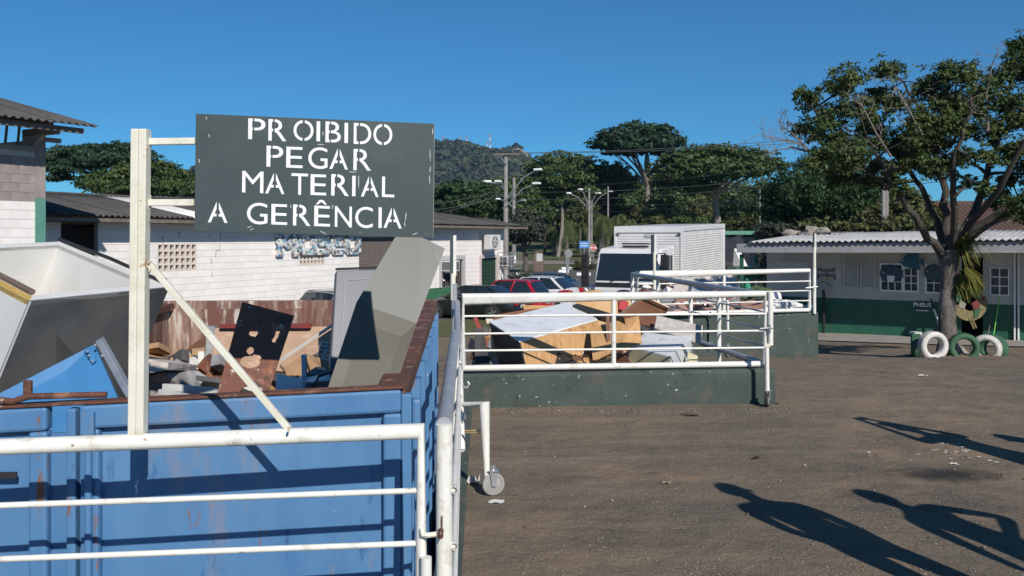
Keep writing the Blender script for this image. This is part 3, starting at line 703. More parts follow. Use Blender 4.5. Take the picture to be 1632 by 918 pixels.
q = MB(); q.prism([iA + dn * .82, iB + dn * .82, iC + dn * .82, iD + dn * .82], dn * .02); q.build('liner_floor', frz_white, fz)
for k, (a, b, c, d, m_) in enumerate(((fA, fB, iB, iA, frz_white), (fB, fC, iC, iB, frz_white), (fC, fD, iD, iC, frz_white), (fD, fA, iA, iD, foam))):
    q = MB(); q.prism([a, b, c, d], dn * .03); q.build('rim' if k < 3 else 'foam_edge', m_, fz)
q = MB(); q.tube([fB + Vector((0, 0, .012)), (fB + fC) / 2 + Vector((0, 0, .022)), fC + Vector((0, 0, .014))], .010, 8); q.build('gasket', mt['black'], fz, smooth=True)
q = MB(); q.tube([iD.lerp(iA, .05) + Vector((0, 0, .02)), iA + Vector((0, 0, .015))], .014, 8); q.build('trim_strip', M('trim_brown', (.14, .10, .08)), fz, smooth=True)
w0, w1 = iC.lerp(iD, .25), iC.lerp(iD, .95)
for k in range(6):
    q = MB(); p = w0.lerp(w1, k / 5.5) + dn * .28; n_ = (iD - iC).cross(dn).normalized(); n_ = n_ if n_.dot(fc - p) > 0 else -n_
    q.prism([p + n_ * .004, p + (w1 - w0) * .05 + n_ * .004, p + (w1 - w0) * -.05 + dn * .2 + n_ * .004, p + (w1 - w0) * -.10 + dn * .2 + n_ * .004], n_ * .004); q.build('slot', g2, fz)
# blue sheet with an aluminium edge
bs = thing('metal_door', 'bright blue metal panel with aluminium edge poking over the skip rim', 'metal sheet', P(110, 700, 3.7))
bp_ = M('blue_panel', (.035, .16, .36), (.05, .20, .42), 3, .5, spots=[((.5, .55, .6), 30, .70, .73), ((.3, .33, .36), 4, .68, .76)])
q = MB(); q.slab([P(150, 549, 3.82), P(190, 640, 3.66), P(150, 760, 3.60), P(-80, 760, 3.56), P(-80, 668, 3.62)], .018); q.build('sheet', bp_, bs)
q = MB(); a, b = P(151, 545, 3.80), P(212, 655, 3.62); d_ = b - a; s_ = Vector((.026, 0, .012)); q.obox(a, d_, s_, Vector((0, .03, .01))); q.build('edge_strip', mt['galv'], bs, bevel=.003)
q = MB(); q.slab([P(133, 557, 3.785), P(146, 551, 3.785), P(153, 575, 3.76), P(147, 580, 3.755)], .004); br = q.build('bracket', bp_, bs)
for (px, py) in ((140, 560), (142, 567), (147, 575), (152, 550), (163, 567)):
    q = MB(); q.lathe([(.0055, 0), (.0055, .006), (.003, .008)], 8, P(px, py, 3.765), Matrix.Rotation(R(90), 3, 'X')); q.build('bolt', mt['galv'], br)
# plank and box in the corner
q = MB(); q.slab([P(190, 593, 4.3), P(268, 578, 4.4), P(315, 582, 4.9), P(312, 591, 4.9), P(268, 590, 4.4), P(190, 602, 4.3)], .3)
tag(q.build('plank_end', M('pale_wood', (.62, .58, .53), (.36, .30, .26), 9, .8)), 'pale weathered plank lying beside the freezer shell', 'plank')
q = MB(); q.slab([P(232, 602, 4.5), P(262, 594, 4.5), P(312, 594, 4.75), P(312, 640, 4.7), P(232, 640, 4.5)], .35)
tag(q.build('drawer_unit', M('worn_white', (.5, .49, .47), (.16, .15, .15), 9, .7)), 'worn white and black drawer unit under the pale plank', 'drawer')
q = MB(); q.slab([P(316, 560, 5.6), P(325, 560, 5.6), P(325, 640, 5.4), P(312, 640, 5.4)], .02); tag(q.build('white_batten', g2), 'short whitewashed batten standing near the pale plank', 'batten')
for (pts, w) in (([P(262, 616, 4.1), P(348, 624, 4.0)], .020), ([P(255, 624, 4.0), P(300, 632, 3.9)], .015)):
    q = MB(); q.tube(pts, w, 4); tag(q.build('white_strip', g2), 'thin white plastic strip lying on the scrap' if w < .018 else 'longer white plastic strip beside the rusty sheet', 'strip')
# rusty sheet with burnt holes
def holes_sheet(c, nu, nv, holes):
    vs = []; fs = []; idx = {}
    inside = lambda u, v: any(((u - a) / ru) ** 2 + ((v - b) / rv) ** 2 < 1 for (a, b, ru, rv) in holes)
    def vid(i, j):
        if (i, j) not in idx:
            u, v = i / nu, j / nv; idx[(i, j)] = len(vs); vs.append(c[0] * (1 - u) * (1 - v) + c[1] * u * (1 - v) + c[2] * u * v + c[3] * (1 - u) * v)
        return idx[(i, j)]
    for i in range(nu):
        for j in range(nv):
            if not inside((i + .5) / nu, (j + .5) / nv): fs.append((vid(i, j), vid(i, j + 1), vid(i + 1, j + 1), vid(i + 1, j)))
    return vs, fs
HO = [(.36, .30, .085, .048), (.80, .26, .035, .07), (.78, .34, .04, .03), (.40, .50, .07, .04), (.46, .62, .20, .065), (.55, .56, .10, .03), (.42, .76, .05, .03), (.60, .93, .16, .055)]
q = MB(); q.add(*holes_sheet([P(386, 481, 3.95), P(469, 503, 3.98), P(424, 636, 3.64), P(345, 632, 3.62)], 60, 96, HO))
o = q.build('rusty_sheet', mt['rust_sheet']); sm = o.modifiers.new('thickness', 'SOLIDIFY'); sm.thickness = .004
tag(o, 'rust brown steel sheet with burnt holes leaning on the skip rim', 'metal sheet')
q = MB(); q.slab([P(478, 505, 5.0), P(450, 500, 5.1), P(400, 488, 5.1), P(440, 478, 5.2), P(485, 496, 5.2)], .01)
q = MB(); q.slab([P(343, 523, 5.6), P(540, 520, 5.6), P(540, 600, 5.4), P(337, 582, 5.45)], .02)
tag(q.build('tan_board', wood_tan), 'wide tan board lying behind the rusty sheet', 'board')
q = MB(); q.slab([P(350, 517, 5.55), P(495, 516, 5.55), P(495, 523, 5.55), P(350, 523, 5.55)], .03)
tag(q.build('red_bar', M('red_paint', (.22, .03, .025), (.16, .03, .025), 9)), 'dull red metal bar on top of the tan board', 'bar')
q = MB(); q.obox(P(330, 520, 5.7), (.05, 0, 0), (0, .05, 0), P(322, 640, 5.5) - P(330, 520, 5.7)); tag(q.build('grey_post', g1), 'grey steel post standing at the end of the tan board', 'post')
lb = thing('edged_board', 'white edged board leaning diagonally in the blue skip', 'board', P(500, 600, 5))
q = MB(); q.slab([P(447, 580, 4.8), P(532, 522, 5.3), P(536, 545, 5.2), P(455, 590, 4.75)], .02); q.build('face', wood_tan, lb)
q = MB(); q.obox(P(446, 578, 4.78), P(533, 519, 5.28) - P(446, 578, 4.78), (0, .02, 0), (0, 0, .022)); q.build('white_edge', g2, lb)
# crumpled cardboard
cb = thing('cardboard_box', 'torn brown cardboard box crushed among the scrap', 'box', P(490, 610, 4.8))
for pts in ([(452, 585, 4.7), (486, 562, 4.9), (500, 606, 4.7), (480, 612, 4.6), (458, 600, 4.65)], [(486, 562, 4.85), (505, 570, 4.9), (512, 590, 4.75), (530, 596, 4.75), (505, 606, 4.65), (495, 590, 4.7)], [(505, 568, 4.95), (528, 580, 4.9), (531, 600, 4.8), (512, 588, 4.82)]):
    q = MB(); q.slab([P(*p) for p in pts], .006); q.build('flap', card, cb)
rk = thing('wire_rack', 'bent wire shelf rack beside the dark fridge door', 'rack', P(515, 590, 5.0))
ra, rb, rc = P(512, 545, 5.1), P(534, 548, 5.15), P(500, 585, 4.95)
for k in range(7):
    q = MB(); a = ra.lerp(rc, k / 6); q.tube([a, a + (rb - ra) * 1.3], .004, 5); q.build('wire', mt['chrome'], rk)
for k in range(4):
    q = MB(); a = ra + (rb - ra) * (1.3 * k / 3); q.tube([a, a + rc - ra], .004, 5); q.build('wire', mt['chrome'], rk)
q = MB(); q.slab([P(440, 594, 4.3), P(484, 603, 4.3), P(486, 640, 4.2), P(438, 640, 4.2)], .25); tag(q.build('foam_block', M('polystyrene', (.82, .82, .80), None, rough=.9), bevel=.01), 'bright white foam block behind the skip rim', 'foam')
q = MB(); q.obox(P(480, 566, 4.45), (.022, 0, 0), (0, .03, 0), P(482, 640, 4.3) - P(480, 566, 4.45)); tag(q.build('steel_strut', mt['galv']), 'upright grey steel strut beside the foam block', 'strut')
q = MB(); q.obox(P(486, 596, 4.4), P(528, 600, 4.5) - P(486, 596, 4.4), (0, .25, 0), (0, 0, -.05)); tag(q.build('drawer_rail', lam_black), 'black drawer rail lying under the cardboard', 'rail')
q = MB(); q.tube([P(500, 616, 4.2), P(508, 600, 4.3), P(522, 595, 4.35), P(530, 592, 4.4)], .006, 6); tag(q.build('cable', mt['black']), 'short black cable over the steel bits', 'cable')
q = MB(); q.box(P(508, 614, 4.35), (.16, .2, .07), Matrix.Rotation(.4, 3, 'Z')); tag(q.build('metal_box', mt['galv']), 'small crushed metal box at the foot of the grey panel', 'box')
# dark fridge door
fd = thing('fridge_door', 'dark slate grey appliance door standing in the blue skip', 'door', P(580, 640, 4.5))
dm = M('slate_grey', (.115, .12, .145), (.10, .105, .13), 3, .45)
a, b, c, d = P(536, 431, 4.7), P(650, 427, 4.85), P(645, 640, 4.55), P(523, 640, 4.4)
q = MB(); q.slab([a, b, c, d], .05); q.build('panel', dm, fd, bevel=.006)
q = MB(); q.obox(a + Vector((-.004, -.004, 0)), b - a, (0, .06, 0), (0, 0, .012)); q.build('top_trim', mt['black'], fd)
def dq(u, v): 
    t = a.lerp(b, u); l_ = d.lerp(c, u); p = l_.lerp(t, v); return p + Vector((.0, -.003, 0))
q = MB(); q.tube([dq(.13, .02), dq(.13, .88), dq(.145, .905), dq(.17, .92), dq(.95, .935)], .0028, 5); q.build('embossed_line', M('pale_line', (.32, .33, .37)), fd)
# grey folded panel
gp = thing('folded_panel', 'tall folded grey green sheet leaning out of the blue skip', 'panel', P(580, 620, 3.7))
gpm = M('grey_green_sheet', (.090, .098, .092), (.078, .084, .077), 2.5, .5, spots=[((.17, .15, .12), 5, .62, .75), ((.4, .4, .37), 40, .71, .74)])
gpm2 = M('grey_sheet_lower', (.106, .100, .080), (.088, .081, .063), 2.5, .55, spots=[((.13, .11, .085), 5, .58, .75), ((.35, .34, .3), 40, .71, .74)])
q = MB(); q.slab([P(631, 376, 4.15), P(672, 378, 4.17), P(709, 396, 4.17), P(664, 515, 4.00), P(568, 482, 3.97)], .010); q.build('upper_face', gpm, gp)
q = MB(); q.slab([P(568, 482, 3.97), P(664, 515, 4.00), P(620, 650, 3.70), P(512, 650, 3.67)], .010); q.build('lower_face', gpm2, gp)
# the red painted patch inside the rim
q = MB(); q.slab([P(640, 585, 3.9), P(668, 585, 3.9), P(664, 604, 3.75), P(640, 606, 3.75)], .01)

# smaller splintered pieces lying on top of the scrap
heap('scrap_litter', 'splinters, laths and torn bits lying over the scrap in the blue skip', (-2.1, -.42, .35, 2.6), 260, (.03, .26), [g2, wood_tan, mt['rust_sheet'], g1, card, wood_or, g3], 17, zfn=lambda x, y: .63 + .09 * math.sin(x * 3) + .10 * y, xf=C)
# ------------------------------------------------------------------ second bay: dark skip with furniture
sk2 = thing('skip_container', 'dark steel skip sunk behind the low wall, full of broken furniture', 'skip', (.9, 11.5, -1.6))
dks = M('dark_steel', (.035, .038, .042), (.06, .055, .05), 3, .6, spots=[((.16, .09, .06), 6, .62, .72)])
xa, xb, ya, yb, zt2 = -.42, 2.12, 9.3, 14.0, .20
for (o, u, v) in (((xa, ya, -1.6), (xb - xa, 0, 0), (0, .06, 0)), ((xa, yb, -1.6), (xb - xa - .0, 0, 0), (0, .06, 0)), ((xa, ya + .06, -1.6), (.06, 0, 0), (0, yb - ya - .06, 0)), ((xb - .06, ya + .06, -1.6), (.06, 0, 0), (-.35, yb - ya - .06, 0))):
    q = MB(); q.obox(o, u, v, (0, 0, zt2 + 1.6)); w_ = q.build('wall', dks, sk2)
q = MB(); q.obox((xb - .10, ya, zt2 + .002), (.12, 0, 0), (-.35, yb - ya, 0), (0, 0, .06)); q.build('rim', dks, sk2, bevel=.01)
q = MB(); q.obox((xa - .02, ya, zt2 + .002), (.12, 0, 0), (0, yb - ya, 0), (0, 0, .06)); q.build('rim', dks, sk2, bevel=.01)
heap('scrap_heap', 'broken boards and scrap filling the dark skip', (-.25, 1.75, 9.45, 13.4), 300, (.2, .8), [wood_dk, g3, wood_or, g1, lam_black, g3], 9, zfn=lambda x, y: .12 + .05 * (y - 9) * (1 if y < 12 else .5) - .12 * abs(x - .7))
heap('scrap_litter', 'splinters and broken laths over the furniture heap', (-.2, 1.8, 9.45, 12.6), 240, (.04, .34), [wood_or, wood_dk, g2, wood_tan, lam_black, g1], 23, zfn=lambda x, y: .28 + .10 * (y - 9.3) * (1 if y < 11.5 else .7) - .14 * abs(x - .7))
def cabinet(name, label, O, Lp, Rp, down, mats, th=.02):
    t = thing(name, label, 'cabinet', O + down * .6)
    e1, e2 = Lp - O, Rp - O
    q = MB(); q.prism([O, Rp, Rp + e1, Lp], down.normalized() * th); q.build('side_panel', mats[0], t, bevel=.003)
    n1 = e2.normalized(); n2 = e1.normalized()
    q = MB(); q.prism([O + down.normalized() * (th + .001), Lp + down.normalized() * (th + .001), Lp + down, O + down], n1 * th); q.build('front_panel', mats[1], t, bevel=.002)
    q = MB(); q.prism([O + down.normalized() * (th + .001) + n1 * (th + .001), Rp + down.normalized() * (th + .001), Rp + down, O + down + n1 * (th + .001)], n2 * th); q.build('back_panel', mats[2], t, bevel=.002)
    q = MB(); q.prism([O + e1 + down.normalized() * (th + .001), O + e1 + e2 + down.normalized() * (th + .001), O + e1 + e2 + down, O + e1 + down], -n2 * th * .5); q.build('far_panel', mats[2], t)
    return t
cabinet('cabinet', 'white sided cabinet with plywood back lying tilted in the dark skip', P(827, 543, 9.42), P(779, 512, 10.0), P(952, 508, 10.5), Vector((.10, -.05, -.42)), [lam_white, lam_black, wood_or])
cabinet('cabinet', 'glossy white cabinet with cream front on the furniture heap', P(1068, 568, 9.42), P(1002, 550, 9.9), P(1104, 534, 10.4), Vector((.0, .02, -.45)), [lam_white, M('cream_panel', (.50, .47, .30), (.42, .40, .25), 4, .6), lam_white])
q = MB(); q.slab([P(940, 522, 10.2), P(1018, 503, 10.2), P(1023, 545, 9.9), P(985, 556, 9.75), P(945, 575, 9.7)], .02); tag(q.build('plywood_sheet', wood_or), 'orange plywood sheet behind the middle post of the furniture railing', 'plywood')
q = MB(); q.slab([P(966, 500, 10.1), P(972, 500, 10.1), P(974, 590, 9.7), P(967, 590, 9.7)], .03)
tag(q.build('brown_batten', wood_dk), 'dark brown batten standing against the plywood sheet', 'batten')
q = MB(); q.slab([P(914, 492, 11.4), P(920, 474, 11.5), P(930, 465, 11.6), P(945, 462, 11.6), P(960, 464, 11.6), P(972, 474, 11.5), P(978, 488, 11.4), P(976, 520, 11.2), P(935, 520, 11.2)], .025); tag(q.build('round_tabletop', wood_or), 'tabletop with rounded corners standing up in the furniture heap', 'tabletop')
q = MB(); q.slab([P(948, 480, 10.9), P(984, 476, 10.9), P(986, 520, 10.7), P(946, 520, 10.7)], .02); tag(q.build('tan_board', M('light_plywood', (.56, .36, .17), (.47, .29, .13), 5, .7)), 'light plywood board beside the rounded tabletop', 'board')
bb = P(912, 486, 10.9); q = MB(); q.obox(bb, P(985, 508, 10.2) - bb, (.06, -.12, .03), (.02, .02, -.10)); tag(q.build('black_beam', lam_black, bevel=.008), 'black laminated beam lying across the furniture heap', 'beam')
tr = thing('drawer_tray', 'brown drawer with pale rims upside on the furniture heap', 'drawer', P(1025, 505, 10.9))
ta, tb, tc_, td = P(985, 506, 10.6), P(1022, 477, 11.1), P(1064, 496, 11.2), P(1046, 522, 10.6)
q = MB(); q.slab([ta, tb, tc_, td], .015); q.build('base', wood_dk, tr)
for (u, v) in ((ta, tb), (tb, tc_), (tc_, td)):
    q = MB(); q.obox(u, v - u, (0, -.10, .05), (.012, .012, .012)); q.build('rim', M('pale_rim', (.55, .43, .32)) if 'pale_rim' not in bpy.data.materials else bpy.data.materials['pale_rim'], tr)
q = MB(); q.slab([P(1047, 503, 10.5), P(1121, 519, 10.5), P(1116, 549, 10.3), P(1043, 522, 10.4)], .03); tag(q.build('stone_slab', M('marble_grey', (.40, .37, .34), (.30, .275, .255), 18, .6, spots=[((.2, .18, .17), 60, .62, .7)])), 'speckled grey stone slab resting on the white cabinet', 'slab')
q = MB(); q.slab([P(788, 502, 11.6), P(846, 492, 11.7), P(905, 494, 11.8), P(880, 515, 11.4), P(786, 520, 11.4)], .02); tag(q.build('brown_board', M('brown_hardboard', (.24, .105, .055), (.19, .085, .045), 6, .7)), 'reddish brown hardboard behind the white sided cabinet', 'board')
q = MB(); q.slab([P(832, 486, 11.9), P(880, 487, 11.9), P(885, 494, 11.8), P(836, 494, 11.8)], .05); tag(q.build('broken_plank', wood_or), 'short broken plank end on top of the hardboard', 'plank')
q = MB(); a = P(754, 507, 10.3); q.obox(a, P(772, 552, 10.0) - a, (.045, 0, .01), (0, .05, 0)); tag(q.build('red_bar', M('red_bar_paint', (.30, .05, .035), (.22, .04, .03), 9)), 'red painted bar leaning at the end of the furniture heap', 'bar')
q = MB(); q.slab([P(774, 508, 10.4), P(786, 508, 10.4), P(790, 560, 10.2), P(783, 560, 10.2), P(781, 516, 10.38), P(776, 516, 10.38)], .03); tag(q.build('pale_frame', M('pale_frame', (.55, .45, .36))), 'piece of pale wooden frame beside the red bar', 'frame')
q = MB(); q.slab([P(757, 522, 10.1), P(770, 525, 10.1), P(785, 600, 9.7), P(757, 600, 9.7)], .03); tag(q.build('dark_board', lam_black), 'dark board under the red bar', 'board')
q = MB(); q.slab([P(987, 476, 12.0), P(1003, 480, 12.0), P(1000, 496, 11.9), P(985, 492, 11.9)], .1); tag(q.build('red_cushion', M('red_cloth', (.40, .05, .06), (.3, .04, .05), 9, .9), bevel=.02), 'crumpled red cushion behind the brown drawer', 'cushion')
q = MB(); q.slab([P(978, 474, 12.2), P(1005, 478, 12.2), P(1006, 490, 12.1), P(990, 484, 12.1)], .05); tag(q.build('yellow_pad', M('yellow_pad', (.55, .42, .16))), 'yellow foam pad behind the red cushion', 'pad')
q = MB(); q.slab([P(1096, 560, 10.0), P(1112, 566, 9.9), P(1112, 582, 9.8), P(1094, 578, 9.8)], .12); tag(q.build('cream_bin', M('cream_plastic', (.60, .56, .36), (.5, .46, .28), 8), bevel=.01), 'cream plastic bin at the end of the white cabinet', 'bin')

# ------------------------------------------------------------------ third bay: rubble
sk3 = thing('skip_container', 'skip behind the far green wall holding white rubble', 'skip', (4, 17.5, -1.6))
for (o, u, v) in (((1.9, 15.5, -1.6), (3.3, 0, 0), (0, .06, 0)), ((1.9, 20, -1.6), (3.3, 0, 0), (0, .06, 0)), ((1.9, 15.56, -1.6), (.06, 0, 0), (0, 4.4, 0)), ((5.1, 15.56, -1.6), (.06, 0, 0), (0, 4.4, 0))):
    q = MB(); q.obox(o, u, v, (0, 0, 1.85)); q.build('wall', dks, sk3)
pinkw = M('pink_brick', (.36, .20, .16), (.28, .15, .12), 6); greyb = M('grey_rubble', (.36, .35, .34), (.26, .25, .25), 7)
heap('rubble_heap', 'small broken bricks, laths and rubble in the far skip', (2.05, 5.0, 15.65, 19.6), 420, (.10, .42), [greyb, pinkw, g2, wood_dk, g3, g1, pinkw], 21, zfn=lambda x, y: .30 + .10 * math.sin(x * 2.2) + .05 * (y - 15.6))
# bricks one can tell apart
rr = random.Random(14)
q = MB(); q.box((0, 0, 0), (.40, .16, .14)); bsrc = None
for k in range(16):
    px = rr.uniform(1165, 1262); Y = rr.uniform(15.7, 17.2); p = P(px, rr.uniform(484, 496), Y)
    rot = (Matrix.Rotation(rr.uniform(0, 3), 4, 'Z') @ Matrix.Rotation(rr.uniform(-.4, .4), 4, 'X'))
    if bsrc is None: bsrc = q.build('clay_block', pinkw, loc=(0, 0, 0)); o = bsrc
    else: o = bsrc.copy(); COL.objects.link(o)
    o.location = p; o.rotation_euler = rot.to_euler()
    tag(o, 'pinkish clay block on the rubble heap', 'block', 'clay blocks on the rubble heap')
# white bags
def bag(label, c, s, seed, mat, name='white_sack', cat='sack'):
    rr = random.Random(seed); bm = bmesh.new(); bmesh.ops.create_icosphere(bm, subdivisions=3, radius=1)
    ph = [rr.uniform(0, 6) for _ in range(6)]
    for v in bm.verts:
        p = v.co; k = 1 + .22 * math.sin(p.x * 4 + ph[0]) * math.sin(p.y * 5 + ph[1]) + .14 * math.sin(p.z * 7 + ph[2] + p.x * 3) + .07 * math.sin(p.x * 13 + ph[3]) * math.sin(p.y * 12 + ph[4])
        v.co = Vector((p.x * s[0], p.y * s[1], p.z * s[2])) * k
    q = MB(); q.add([v.co + c for v in bm.verts], [tuple(v.index for v in f.verts) for f in bm.faces]); bm.free()
    return tag(q.build(name, mat), label, cat)
bagm = M('white_plastic', (.74, .74, .73), (.62, .62, .62), 4, .5, bump=.01, bsc=9)
bag('crumpled white plastic sack at the end of the rubble heap', P(1252, 488, 16.2), (.24, .2, .13), 1, bagm)
bag('upright white plastic sack on top of the rubble heap', P(1236, 480, 16.4), (.13, .12, .16), 2, bagm)
bag('flat white sack hanging over the rubble by the railing', P(1215, 490, 16.0), (.30, .2, .10), 3, bagm)
lump = M('pale_foam', (.60, .53, .48), (.50, .44, .40), 3, .8, bump=.01, bsc=6)
t = thing('mattress', 'pale bent mattress lying behind the rubble railing', 'mattress', P(1110, 500, 18.5))
q = MB(); q.slab([P(1060, 470, 18.2), P(1085, 445, 18.8), P(1160, 440, 19.4), P(1166, 436, 19.4), P(1172, 438, 19.4), P(1182, 462, 18.6), P(1178, 474, 18.3), P(1110, 490, 17.6), P(1062, 488, 17.8)], .22); q.build('body', lump, t, bevel=.05)
q = MB(); q.slab([P(1060, 500, 17.4), P(1064, 484, 17.6), P(1120, 478, 17.8), P(1146, 470, 18.0), P(1150, 492, 17.2), P(1100, 505, 16.9)], .18); q.build('fold', lump, t, bevel=.05)
bag('small pale foam lump below the mattress', P(1086, 491, 17.0), (.16, .14, .13), 5, lump, 'foam_lump', 'foam')
fr = thing('twisted_frame', 'twisted dark steel frame on the rubble heap', 'frame', P(1125, 495, 16.4))  # loose steel bars making up a twisted scrap frame
for k in range(9):
    q = MB(); a = P(1102 + k * 5, 494 - rr.uniform(0, 10), 16.4); b = P(1112 + k * 6, 484 + rr.uniform(-4, 10), 16.0); q.tube([a, b], .015, 5); q.build('bar', g3 if k % 2 else mt['galv'], fr)
for (x0, y0, x1, y1, Y, m_) in ((1120, 484, 1150, 478, 16.5, g2), (1128, 478, 1160, 486, 16.8, g2), (1166, 482, 1215, 496, 15.9, g1), (1150, 474, 1165, 472, 17, g2)):
    q = MB(); q.obox(P(x0, y0, Y), P(x1, y1, Y - .2) - P(x0, y0, Y), (.0, .12, 0), (0, 0, .025)); tag(q.build('lath', m_), {1120: 'white lath rising across the dark steel frame', 1128: 'white lath sloping down beyond the dark steel frame', 1166: 'long grey lath sloping down over the clay blocks', 1150: 'short white lath on top of the rubble heap'}[x0], 'lath')
sh = bag('green leafy cutting dumped on the rubble heap', P(1206, 470, 18.0), (.30, .2, .16), 8, M('dull_green', (.045, .07, .03), (.07, .09, .04), 9, .9, bump=.03, bsc=12), 'dumped_shrub', 'shrub')
# ------------------------------------------------------------------ museum building on the left
mA = Vector((-10.4, 25.2, 0)); mU = Vector((.485, .875, 0)).normalized(); mN = Vector((mU.y, -mU.x, 0))
def Wp(s, z, off=0.0): return mA + mU * s + mN * off + UP * z
def ms(px):
    r = (px - CX) / F; return (r * mA.y - mA.x) / (mU.x - r * mU.y)
def mz(px, py):
    Y = mA.y + mU.y * ms(px); return CAMZ - (py - HY) / F * Y
def corrugated(width, length, pitch=.18, amp=.027, per=8, nl=3, drop=0.0):
    """sheet in the local xy plane: waves along x, run along y (downhill edge at y=0)"""
    n = max(4, int(round(width / pitch * per))); vs = []; fs = []
    for j in range(nl + 1):
        for i in range(n + 1):
            x = width * i / n; vs.append((x, length * j / nl, amp * math.cos(2 * math.pi * x / pitch)))
    for j in range(nl):
        for i in range(n):
            a = j * (n + 1) + i; fs.append((a, a + 1, a + n + 2, a + n + 1))
    return vs, fs
def sheet_obj(name, mat, parent, width, length, M4, src=None):
    if src is None:
        me = bpy.data.meshes.new(name); vs, fs = corrugated(width, length); me.from_pydata(vs, [], fs); me.materials.append(mat)
        me.polygons.foreach_set('use_smooth', [True] * len(me.polygons)); me.update()
        o = bpy.data.objects.new(name, me); sm = o.modifiers.new('thickness', 'SOLIDIFY'); sm.thickness = .008; sm.offset = 1
    else: o = src.copy()
    COL.objects.link(o); o.parent = parent; o.matrix_basis = WM[parent.name].inverted() @ M4; WM[o.name] = M4
    return o
def frame4(o, ex, ey):
    ex = Vector(ex).normalized(); ey = Vector(ey).normalized(); ez = ex.cross(ey).normalized()
    m = Matrix.Identity(4)
    for i in range(3): m[i][0], m[i][1], m[i][2], m[i][3] = ex[i], ey[i], ez[i], o[i]
    return m
mus = thing('museum_building', 'long white block building with dark corrugated roof and mosaic MUSEU letters', 'building', Wp(8, -1.7, -2))
S0, S1, ZT = -6.0, ms(802), 2.16
def snap(z): return -1.7 + .2 * round((z + 1.7) / .2)
def rect(x0, x1, yt, yb):
    s0, s1 = ms(x0), ms(x1); xm = (x0 + x1) / 2; return (s0, s1, snap(mz(xm, yb)), snap(mz(xm, yt)))
OPEN = {'garage': rect(97, 156, 342, 398), 'vent1': rect(251, 313, 391, 433), 'vent2': rect(477, 517, 406, 424), 'lattice': rect(572, 640, 376, 432),
        'win': rect(703, 737, 411, 456), 'door': rect(766, 791, 410, 470)}
OPEN['garage'] = (OPEN['garage'][0], OPEN['garage'][1], -1.7, OPEN['garage'][3]); OPEN['door'] = OPEN['door'][:2] + (-1.7,) + OPEN['door'][3:]
BH, BW = .20, .40
def pieces(a, b, z0, z1):
    iv = [(a, b)]
    for (o0, o1, w0, w1) in OPEN.values():
        if min(z1, w1) - max(z0, w0) < .02: continue
        nv = []
        for (p, r_) in iv:
            if o1 <= p or o0 >= r_: nv.append((p, r_)); continue
            if o0 > p: nv.append((p, o0))
            if o1 < r_: nv.append((o1, r_))
        iv = nv
    return [i for i in iv if i[1] - i[0] > .02]
core = MB(); rest = MB(); dado = MB(); full = []
nrow = int(round((ZT + 1.7) / BH))
for r_ in range(nrow):
    z0 = -1.7 + r_ * BH; z1 = z0 + BH
    for (a, b) in pieces(S0, S1, z0, z1):
        core.obox(Wp(a, z0, -.15), mU * (b - a), mN * .146, UP * (BH))
    off = (r_ % 2) * BW / 2; nb = int((S1 - S0) / BW) + 2
    for k in range(nb):
        a = max(S0, S0 + k * BW - off); b = min(S1, S0 + (k + 1) * BW - off)
        if b - a < .03: continue
        for (p, t_) in pieces(a, b, z0, z1):
            if z0 < -.55:
                dado.obox(Wp(p + .004, z0 + .004, -.004), mU * (t_ - p - .008), mN * .010, UP * (BH - .008)); continue
            if abs(t_ - p - BW) < .001 and p > -2.2: full.append((p, z0))
            else: rest.obox(Wp(p + .004, z0 + .004, -.004), mU * (t_ - p - .008), mN * .010, UP * (BH - .008))
core.build('wall_core', mt['mortar'], mus)
o = dado.build('green_dado', mt['pillar_green'] if False else M('dado_green', (.03, .13, .06), (.04, .15, .075), 3, .7), mus); tag(o, kind='stuff')
full.sort(); src = None
for i, (p, z0) in enumerate(full):
    if i < 296:
        if src is None:
            me = MB(); me.obox((0, 0, 0), mU * (BW - .008), mN * .010, UP * (BH - .008)); src = me.build('block', mt['block_white'], mus, local=True); o = src
        else: o = src.copy(); COL.objects.link(o); o.parent = mus
        o.location = WM[mus.name].inverted() @ Wp(p + .004, z0 + .004, -.004)
    else: rest.obox(Wp(p + .004, z0 + .004, -.004), mU * (BW - .008), mN * .010, UP * (BH - .008))
tag(rest.build('block_work', mt['block_white'], mus), kind='stuff')
# back, ends, inner darkness
q = MB(); q.obox(Wp(S0, -1.7, -7), mU * (S1 - S0), mN * .15, UP * 3.8); q.build('back_wall', mt['block_white'], mus)
for s_ in (S0, S1 - .15):
    q = MB(); q.obox(Wp(s_, -1.7, -6.8), mU * .148, mN * 6.6, UP * 3.8); q.build('end_wall', mt['block_white'], mus)
q = MB(); q.obox(Wp(S0 + .2, 2.05, -6.8), mU * (S1 - S0 - .4), mN * 6.5, UP * .06); q.build('ceiling', mt['timber'], mus)
q = MB(); q.obox(Wp(S0 + .2, -1.70, -3.2), mU * (S1 - S0 - .4), mN * .1, UP * 3.7); q.build('partition', mt['wall_white'], mus)
